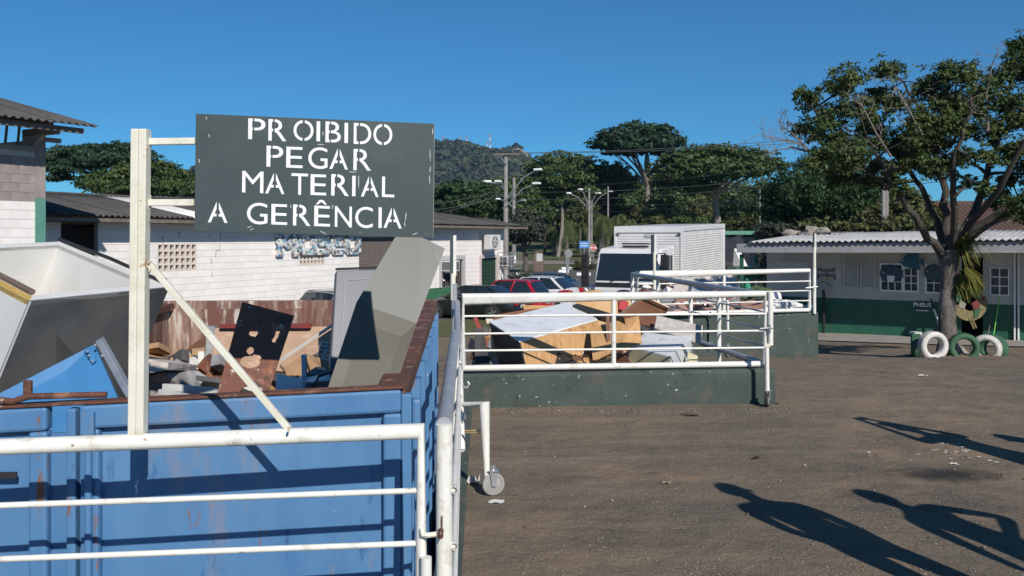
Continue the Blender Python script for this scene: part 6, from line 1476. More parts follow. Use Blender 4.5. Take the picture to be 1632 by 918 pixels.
def blobset(rr, cx, cz, w, h, k, dy=None, flat=1.0, small=.30):
    """k uneven lobes filling an outline of half width w and half height h around (cx, cz)"""
    out = []; dy = dy or w
    for i in range(k):
        a = rr.uniform(0, 6.283); q = math.sqrt(rr.uniform(.05, 1)); x = math.cos(a) * q; y = math.sin(a) * q
        z = (rr.uniform(-.5, 1.0)) * math.sqrt(max(0, 1 - q * q * .85)); s = rr.uniform(small * .8, small * 1.35)
        out.append((cx + x * w * .82, y * dy * .8, cz + z * h * .75, w * s, dy * s, h * s * 1.25 * flat))
    return out
rr = random.Random(31)
def B(px, Y, z=None):
    X = (px - CX) / F * Y; return Vector((X, Y, lawn_z(X, Y) if z is None else z))
# tall umbrella tree
b0 = B(1028, 130); s = 130 / F
def rel(b, px, py, Y, rx, ry, rz): 
    p = P(px, py, Y) - b; return (p.x, p.y, p.z, rx, ry, rz)
bl = [rel(b0, x, y, 130 + d, w * s, w * s, h * s) for x, y, d, w, h in ((965, 228, 0, 24, 9), (985, 215, -3, 26, 11), (1012, 205, 2, 28, 10), (1040, 208, -2, 26, 10), (1064, 220, 1, 24, 11), (1075, 230, 3, 16, 8), (1000, 228, -5, 30, 12), (1035, 228, -4, 32, 13), (1020, 216, 5, 30, 11), (975, 240, 3, 16, 7), (1058, 240, -3, 18, 9), (1010, 244, 0, 16, 7))]
tree('umbrella_tree', 'tall flat topped umbrella tree rising above the wood behind the truck', b0, (P(1028, 296, 130).z - b0.z), .42, bl, 15000, .62, lm_blue, bark_pale, 5, 'large trees behind the street', lean=(.4, 0), fill=.05, shell=(.5, 1.25))
b1 = B(1146, 118); s = 118 / F
bl = [rel(b1, x, y, 118 + d, w * s, w * s, h * s) for x, y, d, w, h in ((1065, 268, 0, 28, 14), (1090, 252, -3, 30, 13), (1120, 243, 2, 30, 12), (1150, 242, -3, 28, 11), (1180, 246, 2, 28, 11), (1208, 252, -2, 26, 10), (1235, 262, 2, 22, 8), (1100, 275, -5, 34, 14), (1140, 268, -6, 36, 15), (1180, 270, -5, 32, 12), (1060, 290, -2, 24, 11), (1110, 298, -3, 26, 10), (1212, 270, -4, 20, 8))]
tree('spreading_tree', 'broad spreading tree with pale trunk behind the truck body', b1, (P(1146, 312, 118).z - b1.z), .5, bl, 17000, .58, lm_mid, bark_pale, 6, 'large trees behind the street', lean=(-.6, 0), fill=.06)
# trees left of the umbrella tree
for (px, Y, pts, mat, sd, lab) in (
    (884, 135, ((862, 268, 0, 26, 14), (885, 256, -3, 30, 14), (915, 258, 2, 30, 13), (940, 268, 0, 26, 13), (900, 280, -6, 40, 18), (868, 300, -3, 30, 16), (930, 298, -4, 34, 16)), lm_mid, 7, 'rounded green tree beside the hill, behind the lamp post'),
    (960, 140, ((950, 285, 0, 26, 14), (975, 272, 2, 26, 12), (985, 292, -3, 30, 14), (955, 308, -3, 30, 14)), lm_olive, 8, 'olive tinted tree between the rounded tree and the umbrella tree'),
    (735, 120, ((705, 318, 0, 24, 15), (730, 303, -3, 28, 14), (760, 302, 2, 26, 13), (785, 315, 0, 22, 14), (745, 328, -5, 36, 16), (700, 335, -3, 24, 12)), lm_dark, 9, 'dark tree behind the museum roof below the hill'),
    (800, 128, ((785, 300, 0, 20, 14), (812, 296, 2, 22, 13), (835, 300, 0, 22, 16), (805, 325, -4, 34, 18), (845, 330, -3, 26, 18)), lm_mid, 10, 'tree right behind the tall utility pole')):
    b = B(px, Y); s = Y / F
    tree('broad_tree', lab, b, 5.0, .4, [rel(b, x, y, Y + d, w * s, w * s, h * s) for x, y, d, w, h in pts], 9000, .60, mat, bark, sd, 'large trees behind the street')
# grey green bushy tree by the museum end
b = B(838, 84, -1.7); s = 84 / F
tree('bushy_tree', 'grey green bushy tree at the end of the museum roof', b, 2.2, .25, [rel(b, x, y, 84 + d, w * s, w * s, h * s) for x, y, d, w, h in ((830, 348, 0, 20, 14), (850, 352, 1, 18, 14), (838, 366, -2, 26, 14), (858, 366, 0, 14, 10), (826, 378, 0, 14, 9))], 6500, .34, lm_grey, bark, 12)
# mango tree behind the workshop
b = Vector(((1310 - CX) / F * 56, 56, -1.7)); s = 56 / F
bl = [rel(b, x, y, 56 + d, w * s, w * s, h * s) for x, y, d, w, h in ((1300, 268, 0, 34, 20), (1345, 262, 2, 36, 18), (1260, 290, -2, 34, 22), (1235, 312, 0, 24, 22), (1295, 308, -5, 44, 26), (1345, 300, -4, 44, 26), (1390, 290, 2, 34, 24), (1250, 335, -2, 30, 20), (1310, 345, -3, 40, 20), (1370, 335, -4, 40, 22), (1232, 335, 1, 20, 18), (1405, 320, 0, 26, 22))]
tree('mango_tree', 'dense dark mango tree behind the workshop roof', b, 3.0, .4, bl, 22000, .30, lm_dark, bark, 13, asp=.34, droop=1.0)
b = Vector(((1425 - CX) / F * 48, 48, -1.6)); s = 48 / F
bl = [rel(b, x, y, 48 + d, w * s, w * s, h * s) for x, y, d, w, h in ((1395, 350, 0, 26, 20), (1425, 335, 2, 30, 22), (1455, 330, 0, 30, 24), (1440, 360, -3, 34, 16), (1480, 345, 0, 28, 22), (1375, 368, -2, 24, 12))]
tree('shrubby_tree', 'lighter green shrubby tree growing against the workshop roof', b, 1.5, .2, bl, 12000, .24, lm_olive, bark, 14)
for (px, Y, w, h, sd, mat, lab) in ((1235, 50, 30, 14, 15, lm_grey, 'low grey shrub behind the stones on the workshop roof'), (1300, 47, 36, 13, 16, lm_olive, 'low olive shrub behind the workshop roof edge'), (1180, 62, 34, 22, 17, lm_olive, 'shrub with reddish tips behind the green roofed hut'), (1100, 70, 34, 18, 18, lm_mid, 'leafy shrub showing above the truck roof'), (1040, 74, 32, 20, 19, lm_olive, 'yellowish shrub above the front of the truck body')):
    b = Vector(((px - CX) / F * Y, Y, -1.7)); s = Y / F; cz = P(px, 362, Y).z - b.z
    tree('shrub', lab, b, 1.0, .12, [(rr.uniform(-w, w) * s * .7, rr.uniform(-1, 1), cz + rr.uniform(-.6, .5) * h * s, w * s * .5, w * s * .5, h * s * .55) for _ in range(7)] + [(0, 0, cz * .45, w * s * .9, w * s * .7, cz * .5)], 5200, .26, mat, bark, sd, 'shrubs behind the yard', 'shrub')
# forest mass at the back
rng = np.random.default_rng(77); fb = []
for i in range(60):
    px = 660 + 720 * (i / 59) + rr.uniform(-8, 8); Y = rr.uniform(165, 200); top = np.interp(px, [660, 760, 840, 950, 1030, 1150, 1280, 1380], [312, 304, 288, 284, 280, 282, 300, 308]) + rr.uniform(-6, 10)
    p = P(px, top, Y); zg = lawn_z(p.x, Y); hh = max(3, (p.z - zg) / 2); fb.append((p.x, Y, zg + hh, rr.uniform(3.6, 6), rr.uniform(3, 5), hh * 1.05))
V, Fq = crown_mesh(fb, 64000, .90, rng, .55, (.75, 1.05), fill=.05)
tag(np_mesh('forest', V, Fq, lm_mid, loc=(20, 180, 0)), 'far belt of woodland behind the park', 'forest', kind='stuff')
# understory along the park edge: individual small trees
ul = ['small dark park tree with a visible trunk on the lawn', 'small olive park tree with a visible trunk on the lawn', 'small green park tree with a visible trunk on the lawn']
for i, px in enumerate((722, 758, 868, 900, 925, 968, 992, 1012, 1056, 1085, 1120, 1165, 1200)):
    Y = rr.uniform(112, 150); b = B(px, Y); s = Y / F; k = i % 3; cz = P(px, 345 + rr.uniform(-12, 8), Y).z - b.z
    tree('park_tree', ul[k], b, max(1.5, cz - 1.6), .16, [(rr.uniform(-1.6, 1.6), rr.uniform(-1.5, 1.5), cz + rr.uniform(-1.2, 1.6), rr.uniform(1.3, 2.0), 1.6, rr.uniform(1.0, 1.5)) for _ in range(6)], 2600, .42, (lm_dark, lm_olive, lm_mid)[k], bark, 40 + i, 'small trees in the park ' + ('dark', 'olive', 'green')[k])
# left umbrella trees above the museum roof
b = Vector(((165 - CX) / F * 62, 62, -1.7)); s = 62 / F
bl = [rel(b, x, y, 62 + d, w * s, w * s, h * s) for x, y, d, w, h in ((85, 250, 0, 26, 12), (120, 243, -2, 30, 10), (155, 240, 2, 30, 9), (190, 238, -1, 30, 10), (222, 247, 2, 28, 11), (100, 268, -3, 28, 8), (140, 258, -2, 34, 9), (180, 254, -3, 34, 10), (92, 282, 0, 20, 6), (60, 260, 2, 24, 10))]
tree('umbrella_tree', 'layered umbrella tree above the museum roof beside the shed', b, 7.2, .3, bl, 16000, .30, lm_blue, bark, 21, 'umbrella trees behind the museum', lean=(1.0, 0), asp=.4, fill=.04)
b = Vector(((235 - CX) / F * 56, 56, -1.7)); s = 56 / F
bl = [rel(b, x, y, 56 + d, w * s, w * s, h * s) for x, y, d, w, h in ((150, 290, 0, 26, 12), (185, 282, -2, 32, 13), (220, 272, 1, 32, 13), (255, 270, -2, 30, 12), (285, 282, 1, 26, 11), (310, 294, 0, 20, 9), (200, 300, -4, 44, 11), (260, 298, -4, 40, 12), (300, 305, -2, 22, 7), (350, 300, 0, 30, 9))]
tree('umbrella_tree', 'lower denser umbrella tree behind the white sign post', b, 6.4, .3, bl, 18000, .28, lm_mid, bark, 22, 'umbrella trees behind the museum', asp=.4)
# palms
def palm(label, px, ytop, Y, r, seed, tall=None):
    b = B(px, Y); rr_ = random.Random(seed); rng_ = np.random.default_rng(seed); t = thing('palm_tree', label, 'palm', b, group='feathery palms in the park')
    top = P(px + rr_.uniform(-2, 2), ytop, Y); q = MB(); limb(q, b + Vector((0, 0, -.2)), top, .24, .13, rr_, .03, 6, 9); q.build('trunk', bark_pale, t, smooth=True)
    Cs = []; q = MB()
    for k in range(22):
        a = rr_.uniform(0, 6.28); el = rr_.uniform(-.1, 1.2); L = r * rr_.uniform(.8, 1.15); d = Vector((math.cos(a), math.sin(a), 0)); pts = []
        for i in range(9):
            u = i / 8; pts.append(top + d * (L * u * math.cos(el) * (1 - .25 * u)) + Vector((0, 0, L * (math.sin(el) * u - (.95 + .3 * math.cos(el)) * u * u))))
        q.tube(pts, [.03 * (1 - i / 10) for i in range(9)], 4)
        for i in range(2, 26):
            u = i / 26 * 8; j = min(7, int(u)); p = pts[j].lerp(pts[j + 1], u - j); td = (pts[j + 1] - pts[j]).normalized(); sd = td.cross(Vector((0, 0, 1))).normalized()
            for sgn in (-1, 1):
                ll = r * .34 * math.sin(max(.15, i / 26) * 3.0) + .1; e = p + sd * sgn * ll * .7 + td * ll * .35 - Vector((0, 0, ll * rr_.uniform(.5, .95))); w = td * .055
                Cs.append([p - w, p + w, e + w * .3, e - w * .3])
    q.build('rachis', lm_palm, t)
    V = np.array([[tuple(x) for x in c] for c in Cs]).reshape(-1, 3); np_mesh('fronds', V, np.arange(len(V)).reshape(-1, 4), lm_palm, t)
for i, (px, yt, Y, r) in enumerate(((904, 356, 118, 3.0), (884, 366, 124, 2.6), (958, 352, 112, 3.2), (985, 348, 118, 3.3), (1003, 356, 108, 2.8), (938, 362, 126, 2.6))):
    palm(['feathery palm growing right beside the tall leaning trunk', 'small feathery palm on the museum side of the leaning trunk', 'feathery palm beside the four armed lamp post', 'feathery palm between the lamp post and the truck body', 'feathery palm partly hidden by the truck body corner', 'small feathery palm behind the blue street sign'][i], px, yt, Y, r, 60 + i)
# tall bare leaning trunk
q = MB(); limb(q, B(889, 116), P(896, 322, 116), .28, .16, random.Random(2), .04, 7, 9); t = thing('bare_trunk', 'tall pale leaning trunk among the park palms', 'tree', B(889, 116)); q.build('trunk', bark_pale, t, smooth=True)
V, Fq = crown_mesh([(*P(897, 318, 116), 1.2, 1.2, .6)], 300, .4, np.random.default_rng(4)); np_mesh('crown', V, Fq, lm_mid, t)

# ------------------------------------------------------------------ big tree beside the workshop
TY = 16.9; tb_ = G(1512, TY); ft = thing('yard_tree', 'big gnarled tree ringed by painted tyres in front of the workshop', 'tree', tb_)
rr = random.Random(8); q = MB(); tw = MB()
def PT(px, py, d=0.0): return P(px, py, TY + d)
q.tube([tb_ + Vector((0, 0, -.15)), tb_ + Vector((0, 0, .03)), PT(1511, 545), PT(1509, 510), PT(1511, 470), PT(1513, 440), PT(1512, 415), PT(1510, 398)], [.32, .25, .182, .158, .150, .156, .175, .20], 16)
for k in range(5):
    a = rr.uniform(0, 6.28); q.tube([PT(1511, 540), tb_ + Vector((math.cos(a) * .28, math.sin(a) * .28, .05)), tb_ + Vector((math.cos(a) * .48, math.sin(a) * .48, -.06))], [.12, .11, .03], 8)
q.build('trunk', M('bark_yard', (.15, .128, .108), (.075, .063, .054), 9, .9, bump=.02, bsc=16, streak=.5, spots=[((.33, .30, .27), 3.4, .52, .62), ((.05, .042, .036), 14, .56, .66)]), ft, smooth=True); q = None
bark_limb = M('bark_limb', (.070, .058, .049), (.040, .034, .030), 8, .9, bump=.012, bsc=18, spots=[((.17, .15, .135), 5, .60, .70)])
mains = [  # limbs: list of pixel points with depth, start radius
    ([(1506, 412, 0), (1480, 378, -.3), (1455, 345, -.6), (1430, 305, -.9), (1408, 262, -1.0), (1385, 225, -1.0)], .13),
    ([(1508, 405, 0), (1492, 350, .5), (1470, 300, .9), (1440, 255, 1.2), (1400, 215, 1.4), (1352, 170, 1.5)], .12),
    ([(1512, 405, 0), (1508, 345, .2), (1503, 290, .3), (1490, 235, .2), (1470, 180, .1), (1440, 130, 0)], .14),
    ([(1514, 405, 0), (1522, 350, -.6), (1518, 300, -1.0), (1525, 240, -1.2), (1545, 180, -1.3), (1560, 135, -1.3)], .12),
    ([(1518, 408, 0), (1545, 352, .3), (1565, 300, .7), (1585, 240, 1.0), (1600, 180, 1.2), (1612, 120, 1.2)], .15),
    ([(1518, 410, 0), (1560, 362, -.3), (1610, 325, -.6), (1660, 290, -.9), (1720, 250, -1.1), (1770, 200, -1.2)], .14),
    ([(1516, 412, 0), (1560, 372, .5), (1610, 340, 1.0), (1680, 312, 1.4), (1760, 285, 1.8)], .10),
    ([(1530, 380, 0), (1590, 300, -1.2), (1640, 220, -1.8), (1670, 130, -2.0), (1690, 70, -2.0)], .10),
    ([(1440, 320, -.8), (1405, 290, -.5), (1365, 268, -.4), (1330, 255, -.2), (1300, 240, 0)], .06),
    ([(1430, 250, 1.2), (1390, 222, .9), (1345, 215, .6), (1305, 185, .4), (1285, 165, .3)], .05)]
ends = []
for pts, r0 in mains:
    W_ = [PT(*p) for p in pts]; sm_ = []
    for i in range(len(W_) - 1):
        for k in range(3):
            t_ = k / 3; j = Vector((rr.uniform(-1, 1), rr.uniform(-1, 1), rr.uniform(-1, 1))) * .035; sm_.append(W_[i].lerp(W_[i + 1], t_) + (j if i or k else Vector()))
    sm_.append(W_[-1]); n_ = len(sm_); q = MB(); q.tube(sm_, [r0 * .66 * (1 - .82 * i / (n_ - 1)) for i in range(n_)], 9)
    q.build('limb', bark_limb, ft, smooth=True)
    for i in range(5, n_, 2):
        ends.append((sm_[i], r0 * (1 - .82 * i / (n_ - 1))))
clus = []
tips = [(1352, 128, 30), (1330, 140, 18), (1412, 112, 28), (1400, 150, 26), (1290, 158, 26), (1272, 148, 14), (1280, 205, 24), (1318, 195, 26), (1345, 175, 28), (1385, 185, 30), (1430, 165, 28), (1478, 140, 26), (1505, 118, 28), (1540, 122, 28), (1470, 190, 30), (1515, 165, 30), (1560, 150, 28), (1590, 128, 24), (1612, 105, 28), (1625, 72, 26), (1640, 120, 30), (1605, 165, 30), (1330, 228, 26), (1362, 235, 28), (1400, 228, 26), (1440, 222, 28), (1490, 225, 28), (1540, 205, 28), (1585, 205, 28), (1625, 190, 30), (1310, 245, 20), (1350, 262, 22), (1395, 265, 22), (1438, 268, 22), (1480, 268, 22), (1530, 250, 24), (1570, 250, 22), (1612, 240, 26), (1635, 265, 24), (1545, 292, 16), (1600, 290, 18), (1425, 290, 16), (1660, 90, 34), (1690, 60, 34), (1680, 150, 40), (1720, 110, 40), (1730, 190, 44), (1770, 150, 40), (1780, 220, 44), (1680, 230, 40), (1740, 260, 38), (1660, 290, 26), (1800, 270, 36), (1300, 218, 20), (1385, 208, 26), (1505, 195, 28), (1455, 245, 24)]
for k in range(40):
    tips.append((rr.uniform(1285, 1660), rr.uniform(125, 290), rr.uniform(13, 22)))
for (x, y) in ((1300, 262), (1325, 275), (1350, 282), (1378, 288), (1405, 292), (1440, 300), (1570, 300), (1598, 312), (1625, 320), (1612, 338), (1580, 322), (1640, 345), (1660, 320)): tips.append((x, y, rr.uniform(15, 22)))
for (x, y, w) in tips:
    d = rr.uniform(-1.7, 1.7); clus.append((PT(x, y, d), w / F * TY))
for (c, w) in clus:
    near = sorted(ends, key=lambda e: (e[0] - c).length)[:1]
    for (e, r_) in near:
        pts = limb(tw, e, c, max(.012, r_ * .5), .008, rr, .14, 4, 5)
        for k in range(5): limb(tw, pts[rr.randrange(2, 5)], c + Vector((rr.uniform(-1, 1), rr.uniform(-1, 1), rr.uniform(-.8, .9))) * w * .95, .010, .004, rr, .12, 3, 4)
tag(tw.build('branches', bark_limb, ft, smooth=True), kind='stuff')
dead = MB()
for (a, pts) in ((PT(1300, 245, 0), [(1270, 228), (1240, 222), (1205, 215)]), (PT(1300, 245, 0), [(1265, 235), (1235, 240), (1215, 250)]), (PT(1285, 235, 0), [(1262, 212), (1245, 200), (1238, 190)]), (PT(1400, 215, .5), [(1425, 150), (1432, 120)]), (PT(1470, 215, -1.4), [(1448, 175), (1428, 140), (1415, 120)]), (PT(1575, 210, -1.5), [(1572, 150), (1582, 100), (1590, 85)]), (PT(1500, 180, -1), [(1508, 130), (1512, 95)]), (PT(1420, 250, -1.5), [(1395, 210), (1375, 170), (1365, 150)])):
    w_ = [a] + [P(x, y, a.y + rr.uniform(-.15, .15)) for x, y in pts]; dead.tube(w_, [.022 * (1 - .8 * i / (len(w_) - 1)) for i in range(len(w_))], 5)
    for i in range(1, len(w_)):
        for k in range(4):
            s_ = w_[i - 1].lerp(w_[i], rr.random()); e = s_ + Vector((rr.uniform(-.45, .25), rr.uniform(-.3, .3), rr.uniform(-.25, .4))); pp = limb(dead, s_, e, .008, .003, rr, .15, 3, 4)
            for m_ in range(2): limb(dead, pp[2], pp[2] + Vector((rr.uniform(-.22, .12), rr.uniform(-.1, .1), rr.uniform(-.15, .22))), .005, .002, rr, .1, 2, 4)
tag(dead.build('bare_twigs', bark_dead, ft, smooth=True), kind='stuff')
rng = np.random.default_rng(3)
V, Fq = crown_mesh([(c.x, c.y, c.z, w * 1.05, w * 1.0, w * .78) for c, w in clus], 92000, .082, rng, .44, (.15, 1.2), fill=.35, droop=.5)
np_mesh('crown', V, Fq, lm_fg, ft)
# fern growing on the trunk
fe = thing('trunk_fern', 'yellow green tuft of fern growing on the yard tree trunk', 'plant', PT(1528, 450, -.2)); Cs = []; rr = random.Random(6)
for (cx, cy, n_, sp, up) in ((1538, 446, 520, .42, -.45), (1534, 404, 300, .38, -.1), (1545, 398, 60, .6, .2), (1530, 470, 160, .25, -.3)):
    o = PT(cx - 8, cy - 12, -.18)
    for k in range(n_):
        a = rr.uniform(-1.2, 1.6); d = Vector((math.cos(a), rr.uniform(-1, .3), rr.uniform(-.6, .6) + up)).normalized(); L = sp * rr.uniform(.5, 1.2); s_ = d.cross(Vector((0, 0, 1))).normalized() * .009; m_ = o + d * L * .5 + Vector((0, 0, .05)); e = o + d * L + Vector((0, 0, -.12 * L * 3))
        Cs.append([o - s_, o + s_, m_ + s_, m_ - s_]); Cs.append([m_ - s_, m_ + s_, e + s_ * .3, e - s_ * .3])
V = np.array([[tuple(x) for x in c] for c in Cs]).reshape(-1, 3); np_mesh('fronds', V, np.arange(len(V)).reshape(-1, 4), lm_yel, fe)

# ------------------------------------------------------------------ poles, lamps, wires, street signs
conc = M('pole_concrete', (.27, .255, .24), (.20, .19, .18), 2, .85)
def lamp_arm(parent, a, b):
    a, b = Vector(a), Vector(b); m_ = a.lerp(b, .6) + Vector((0, 0, (b - a).length * .12)); q = MB(); q.tube([a, m_, b], .055, 7); ar = q.build('lamp_arm', mt['galv'], parent, smooth=True)
    d = (b - m_); d.z = 0; d.normalize(); q = MB(); s_ = Vector((-d.y, d.x, 0))
    q.prism([b - s_ * .17 + d * -.1, b + s_ * .17 + d * -.1, b + s_ * .20 + d * .5, b - s_ * .20 + d * .5], Vector((0, 0, .16)) ); q.build('lamp_head', mt['sign_white'], ar, bevel=.04)
def pole(label, px, ytop, Y, zb, r, name='utility_pole', cat='pole', white=None):
    b = Vector(((px - CX) / F * Y, Y, zb)); t = thing(name, label, cat, b); q = MB(); tp = P(px, ytop, Y); q.tube([b + Vector((0, 0, -.2)), Vector((b.x, Y, tp.z))], [r * 1.15, r * .75], 10); q.build('shaft', conc, t, smooth=True)
    if white: q = MB(); q.tube([b, b + Vector((0, 0, white))], r * 1.22, 10); q.build('painted_base', mt['sign_white'], t, smooth=True)
    return t
p1 = pole('tall concrete utility pole with crossarm behind the museum corner', 806, 246, 66, -1.7, .20)
q = MB(); a, b = P(786, 248, 66), P(828, 247, 66); q.obox(a + Vector((0, -.28, 0)), b - a, (0, .12, 0), (0, 0, .12)); q.build('crossarm', mt['timber'], p1)
for px in (788, 797, 812, 826):
    q = MB(); q.lathe([(.05, 0), (.09, .05), (.06, .12), (.08, .2), (.03, .26)], 8, P(px, 246, 65.8)); q.build('insulator', mt['black'], p1)
q = MB(); q.tube([P(798, 250, 65.7), P(806, 262, 65.8)], .04, 6); q.tube([P(812, 250, 65.7), P(806, 264, 65.8)], .04, 6); q.build('crossarm_brace', mt['galv'], p1)
for (a, b) in (((806, 320), (853, 272)), ((806, 330), (851, 294)), ((804, 302), (780, 291)), ((804, 300), (796, 291))): lamp_arm(p1, P(*a, 65.8), P(*b, 65.0))
p2 = pole('slimmer concrete pole with white painted base beside the museum corner', 819, 283, 104, -1.4, .24, white=.9)
lamp_arm(p2, P(817, 330, 103.8), P(796, 318, 103)); lamp_arm(p2, P(820, 325, 103.8), P(832, 320, 103))
p3 = pole('four armed street lamp post on the park corner', 939, 300, 101, -1.45, .16, 'street_lamp', 'street lamp', .9)
q = MB(); q.tube([P(943, 410, 101), P(943, 320, 101)], .10, 8); q.build('second_shaft', conc, p3, smooth=True)
for (a, b) in (((938, 333), (909, 309)), ((938, 330), (927, 303)), ((941, 330), (951, 309)), ((941, 332), (970, 306))): lamp_arm(p3, P(*a, 101), P(*b, 100.4))
pole('short pole top among the park trees', 969, 297, 120, -1.0, .14)
p4 = pole('double utility pole behind the shrubby tree at the workshop', 1408, 255, 45, -1.6, .12)
q = MB(); b = P(1413, 262, 45.2); q.tube([Vector((b.x, b.y, -1.6)), b], .10, 8); q.build('second_shaft', conc, p4, smooth=True); q = MB(); q.box(P(1412, 262, 44.9), (.25, .2, .4)); q.build('fuse_box', mt['galv'], p4)
pole('thin pole beside the green roofed hut', 1211, 300, 62, -1.6, .06)
wire_m = M('wire', (.055, .06, .065), None, rough=.6)
def wire(label, a, b, sag, r=.022):
    pts = [a.lerp(b, i / 18) - Vector((0, 0, sag * 4 * (i / 18) * (1 - i / 18))) for i in range(19)]; q = MB(); q.tube(pts, r, 5); tag(q.build('power_line', wire_m), label, 'cable', 'overhead wires')
wires = [('overhead wire from the crossarm crossing the sky towards the yard tree', (826, 244, 66), (1640, 190, 60), .6), ('second overhead wire from the crossarm crossing the sky', (812, 244, 66), (1640, 182, 62), .6),
         ('overhead wire low across the park from the utility pole', (806, 318, 66), (1640, 232, 50), .9), ('upper of the wires crossing before the umbrella tree', (806, 306, 66), (1640, 224, 52), .9),
         ('wire sagging from the utility pole to the park lamp', (806, 312, 66), (940, 326, 101), .8), ('wire from the park lamp over the truck', (940, 326, 101), (1640, 270, 60), .8), ('lowest wire crossing the park behind the truck', (819, 335, 104), (1212, 320, 62), .5),
         ('wire running down behind the museum roof from the pole', (806, 305, 66), (640, 350, 60), .3), ('upper wire running behind the sign board from the pole', (806, 300, 66), (560, 330, 60), .5), ('middle wire running behind the sign board from the pole', (806, 310, 66), (560, 340, 60), .5), ('thin wire strung along the umbrella tree', (819, 300, 104), (1640, 205, 70), 1.0)]
for lab, a, b, sg_ in wires: wire(lab, P(*a), P(*b), sg_)
# street signs
def flat_sign(name, label, px, py, Y, w, h, ptz, mat, shape='rect'):
    t = thing(name, label, 'sign', Vector(((px - CX) / F * Y, Y, lawn_z(0, Y)))); c = P(px, py, Y); q = MB()
    q.tube([Vector((c.x, Y + .05, lawn_z(c.x, Y) - .1)), Vector((c.x, Y + .05, c.z))], .05, 8); q.build('post', mt['galv'], t)
    pts = [c + Vector((-w / 2, 0, -h / 2)), c + Vector((w / 2, 0, -h / 2)), c + Vector((w / 2, 0, h / 2)), c + Vector((-w / 2, 0, h / 2))] if shape == 'rect' else [c + Vector((w / 2 * math.cos(R(22.5 + 45 * k)), 0, w / 2 * math.sin(R(22.5 + 45 * k)))) for k in range(8)]
    q = MB(); q.prism(pts, (0, .03, 0)); return t, q.build('board', mat, t), c
t, bo, c = flat_sign('street_sign', 'blue street sign with two white lines of lettering', 931, 390, 94, 1.05, .76, 0, M('sign_blue', (.05, .20, .50)))
for k, zz in ((0, .13), (1, -.12)):
    for i in range(8):
        q = MB(); q.obox(c + Vector((-.38 + i * .095, -.012, zz - .05)), (.07 if i % 3 else .05, 0, 0), (0, .008, 0), (0, 0, .10 if i % 2 else .085)); q.build('lettering', mt['sign_white'], bo)
t, bo, c = flat_sign('stop_sign', 'red octagonal PARE stop sign beside the truck', 946, 395, 93, .70, .70, 0, M('stop_red', (.45, .02, .025)), 'oct')
q = MB(); o8 = [(math.cos(R(22.5 + 45 * k)), math.sin(R(22.5 + 45 * k))) for k in range(8)]
for k in range(8):
    (a0, a1), (b0_, b1_) = o8[k], o8[(k + 1) % 8]; q.prism([c + Vector((a0 * .34, -.004, a1 * .34)), c + Vector((b0_ * .34, -.004, b1_ * .34)), c + Vector((b0_ * .31, -.004, b1_ * .31)), c + Vector((a0 * .31, -.004, a1 * .31))], (0, -.006, 0))
q.build('border', mt['sign_white'], bo)
cu = bpy.data.curves.new('t', 'FONT'); cu.body = 'PARE'; cu.size = .26; cu.align_x = 'CENTER'; cu.align_y = 'CENTER'; cu.offset = .006; ob = bpy.data.objects.new('t', cu); COL.objects.link(ob); dg = bpy.context.evaluated_depsgraph_get(); me = bpy.data.meshes.new_from_object(ob.evaluated_get(dg)); bpy.data.objects.remove(ob)
q = MB(); q.add([c + Vector((v.co.x, -.012, v.co.y)) for v in me.vertices], [tuple(p.vertices) for p in me.polygons]); q.build('lettering', mt['sign_white'], bo)
t, bo, c = flat_sign('street_sign', 'grey back of an octagonal road sign on the park corner', 906, 404, 86, .85, .85, 0, M('sign_back', (.20, .21, .20)), 'oct')
q = MB(); q.obox(c + Vector((-.4, .05, -.03)), (.8, 0, 0), (0, .03, 0), (0, 0, .06)); q.build('back_bar', mt['galv'], bo)
q = MB(); q.tube([P(902, 402, 66), Vector((P(905, 448, 66).x, 66, -1.7))], .075, 8); tag(q.build('steel_post', mt['galv'], smooth=True), 'plain grey steel post leaning behind the white hatchback', 'post')
t = thing('stone_totem', 'brown stone totem with bright metal plate by the street', 'totem', P(858, 433, 86)); b = P(858, 434, 86); zb = -1.7; hh = P(858, 401, 86).z - zb
q = MB(); q.prism([(b.x - .50, 86, zb), (b.x + .48, 86, zb), (b.x + .46, 86, zb + hh * .94), (b.x - .30, 86, zb + hh), (b.x - .52, 86, zb + hh * .8)], (0, .8, 0)); q.build('body', M('stone_brown', (.17, .12, .10), (.10, .075, .065), 3, .9, bump=.02, bsc=8), t, bevel=.05)
q = MB(); q.obox((b.x - .18, 85.97, zb + hh * .52), (.58, 0, 0), (0, .02, 0), (0, 0, hh * .38)); q.build('plate', M('plate_metal', (.62, .62, .60), None, rough=.3, metal=.4), t)
# kerb stones
km = mt['sign_white']
for k, (px, py, Y, L_, ang, lab) in enumerate(((895, 416, 92, 1.3, 0, 'white painted kerb stone under the grey sign back'), (918, 416, 92, .5, 0, 'short white kerb stone near the lamp post'), (919, 439, 78, 1.25, 0, 'white kerb stone right before the truck mirror'), (822, 440, 78, .7, 0, 'white kerb stone at the museum corner'), (890, 431, 84, 1.0, .1, 'dim kerb stone beside the street planter'))):
    Yk = F * 3.36 / (py - HY) if py > 430 else Y; p = P(px, py, Y); zz = lawn_z(p.x, Y); q = MB(); q.obox((p.x, Y, zz - .05), (L_, ang, 0), (0, .25, 0), (0, 0, .30)); tag(q.build('kerb_stone', km, bevel=.02), lab, 'kerb', 'white kerb stones')
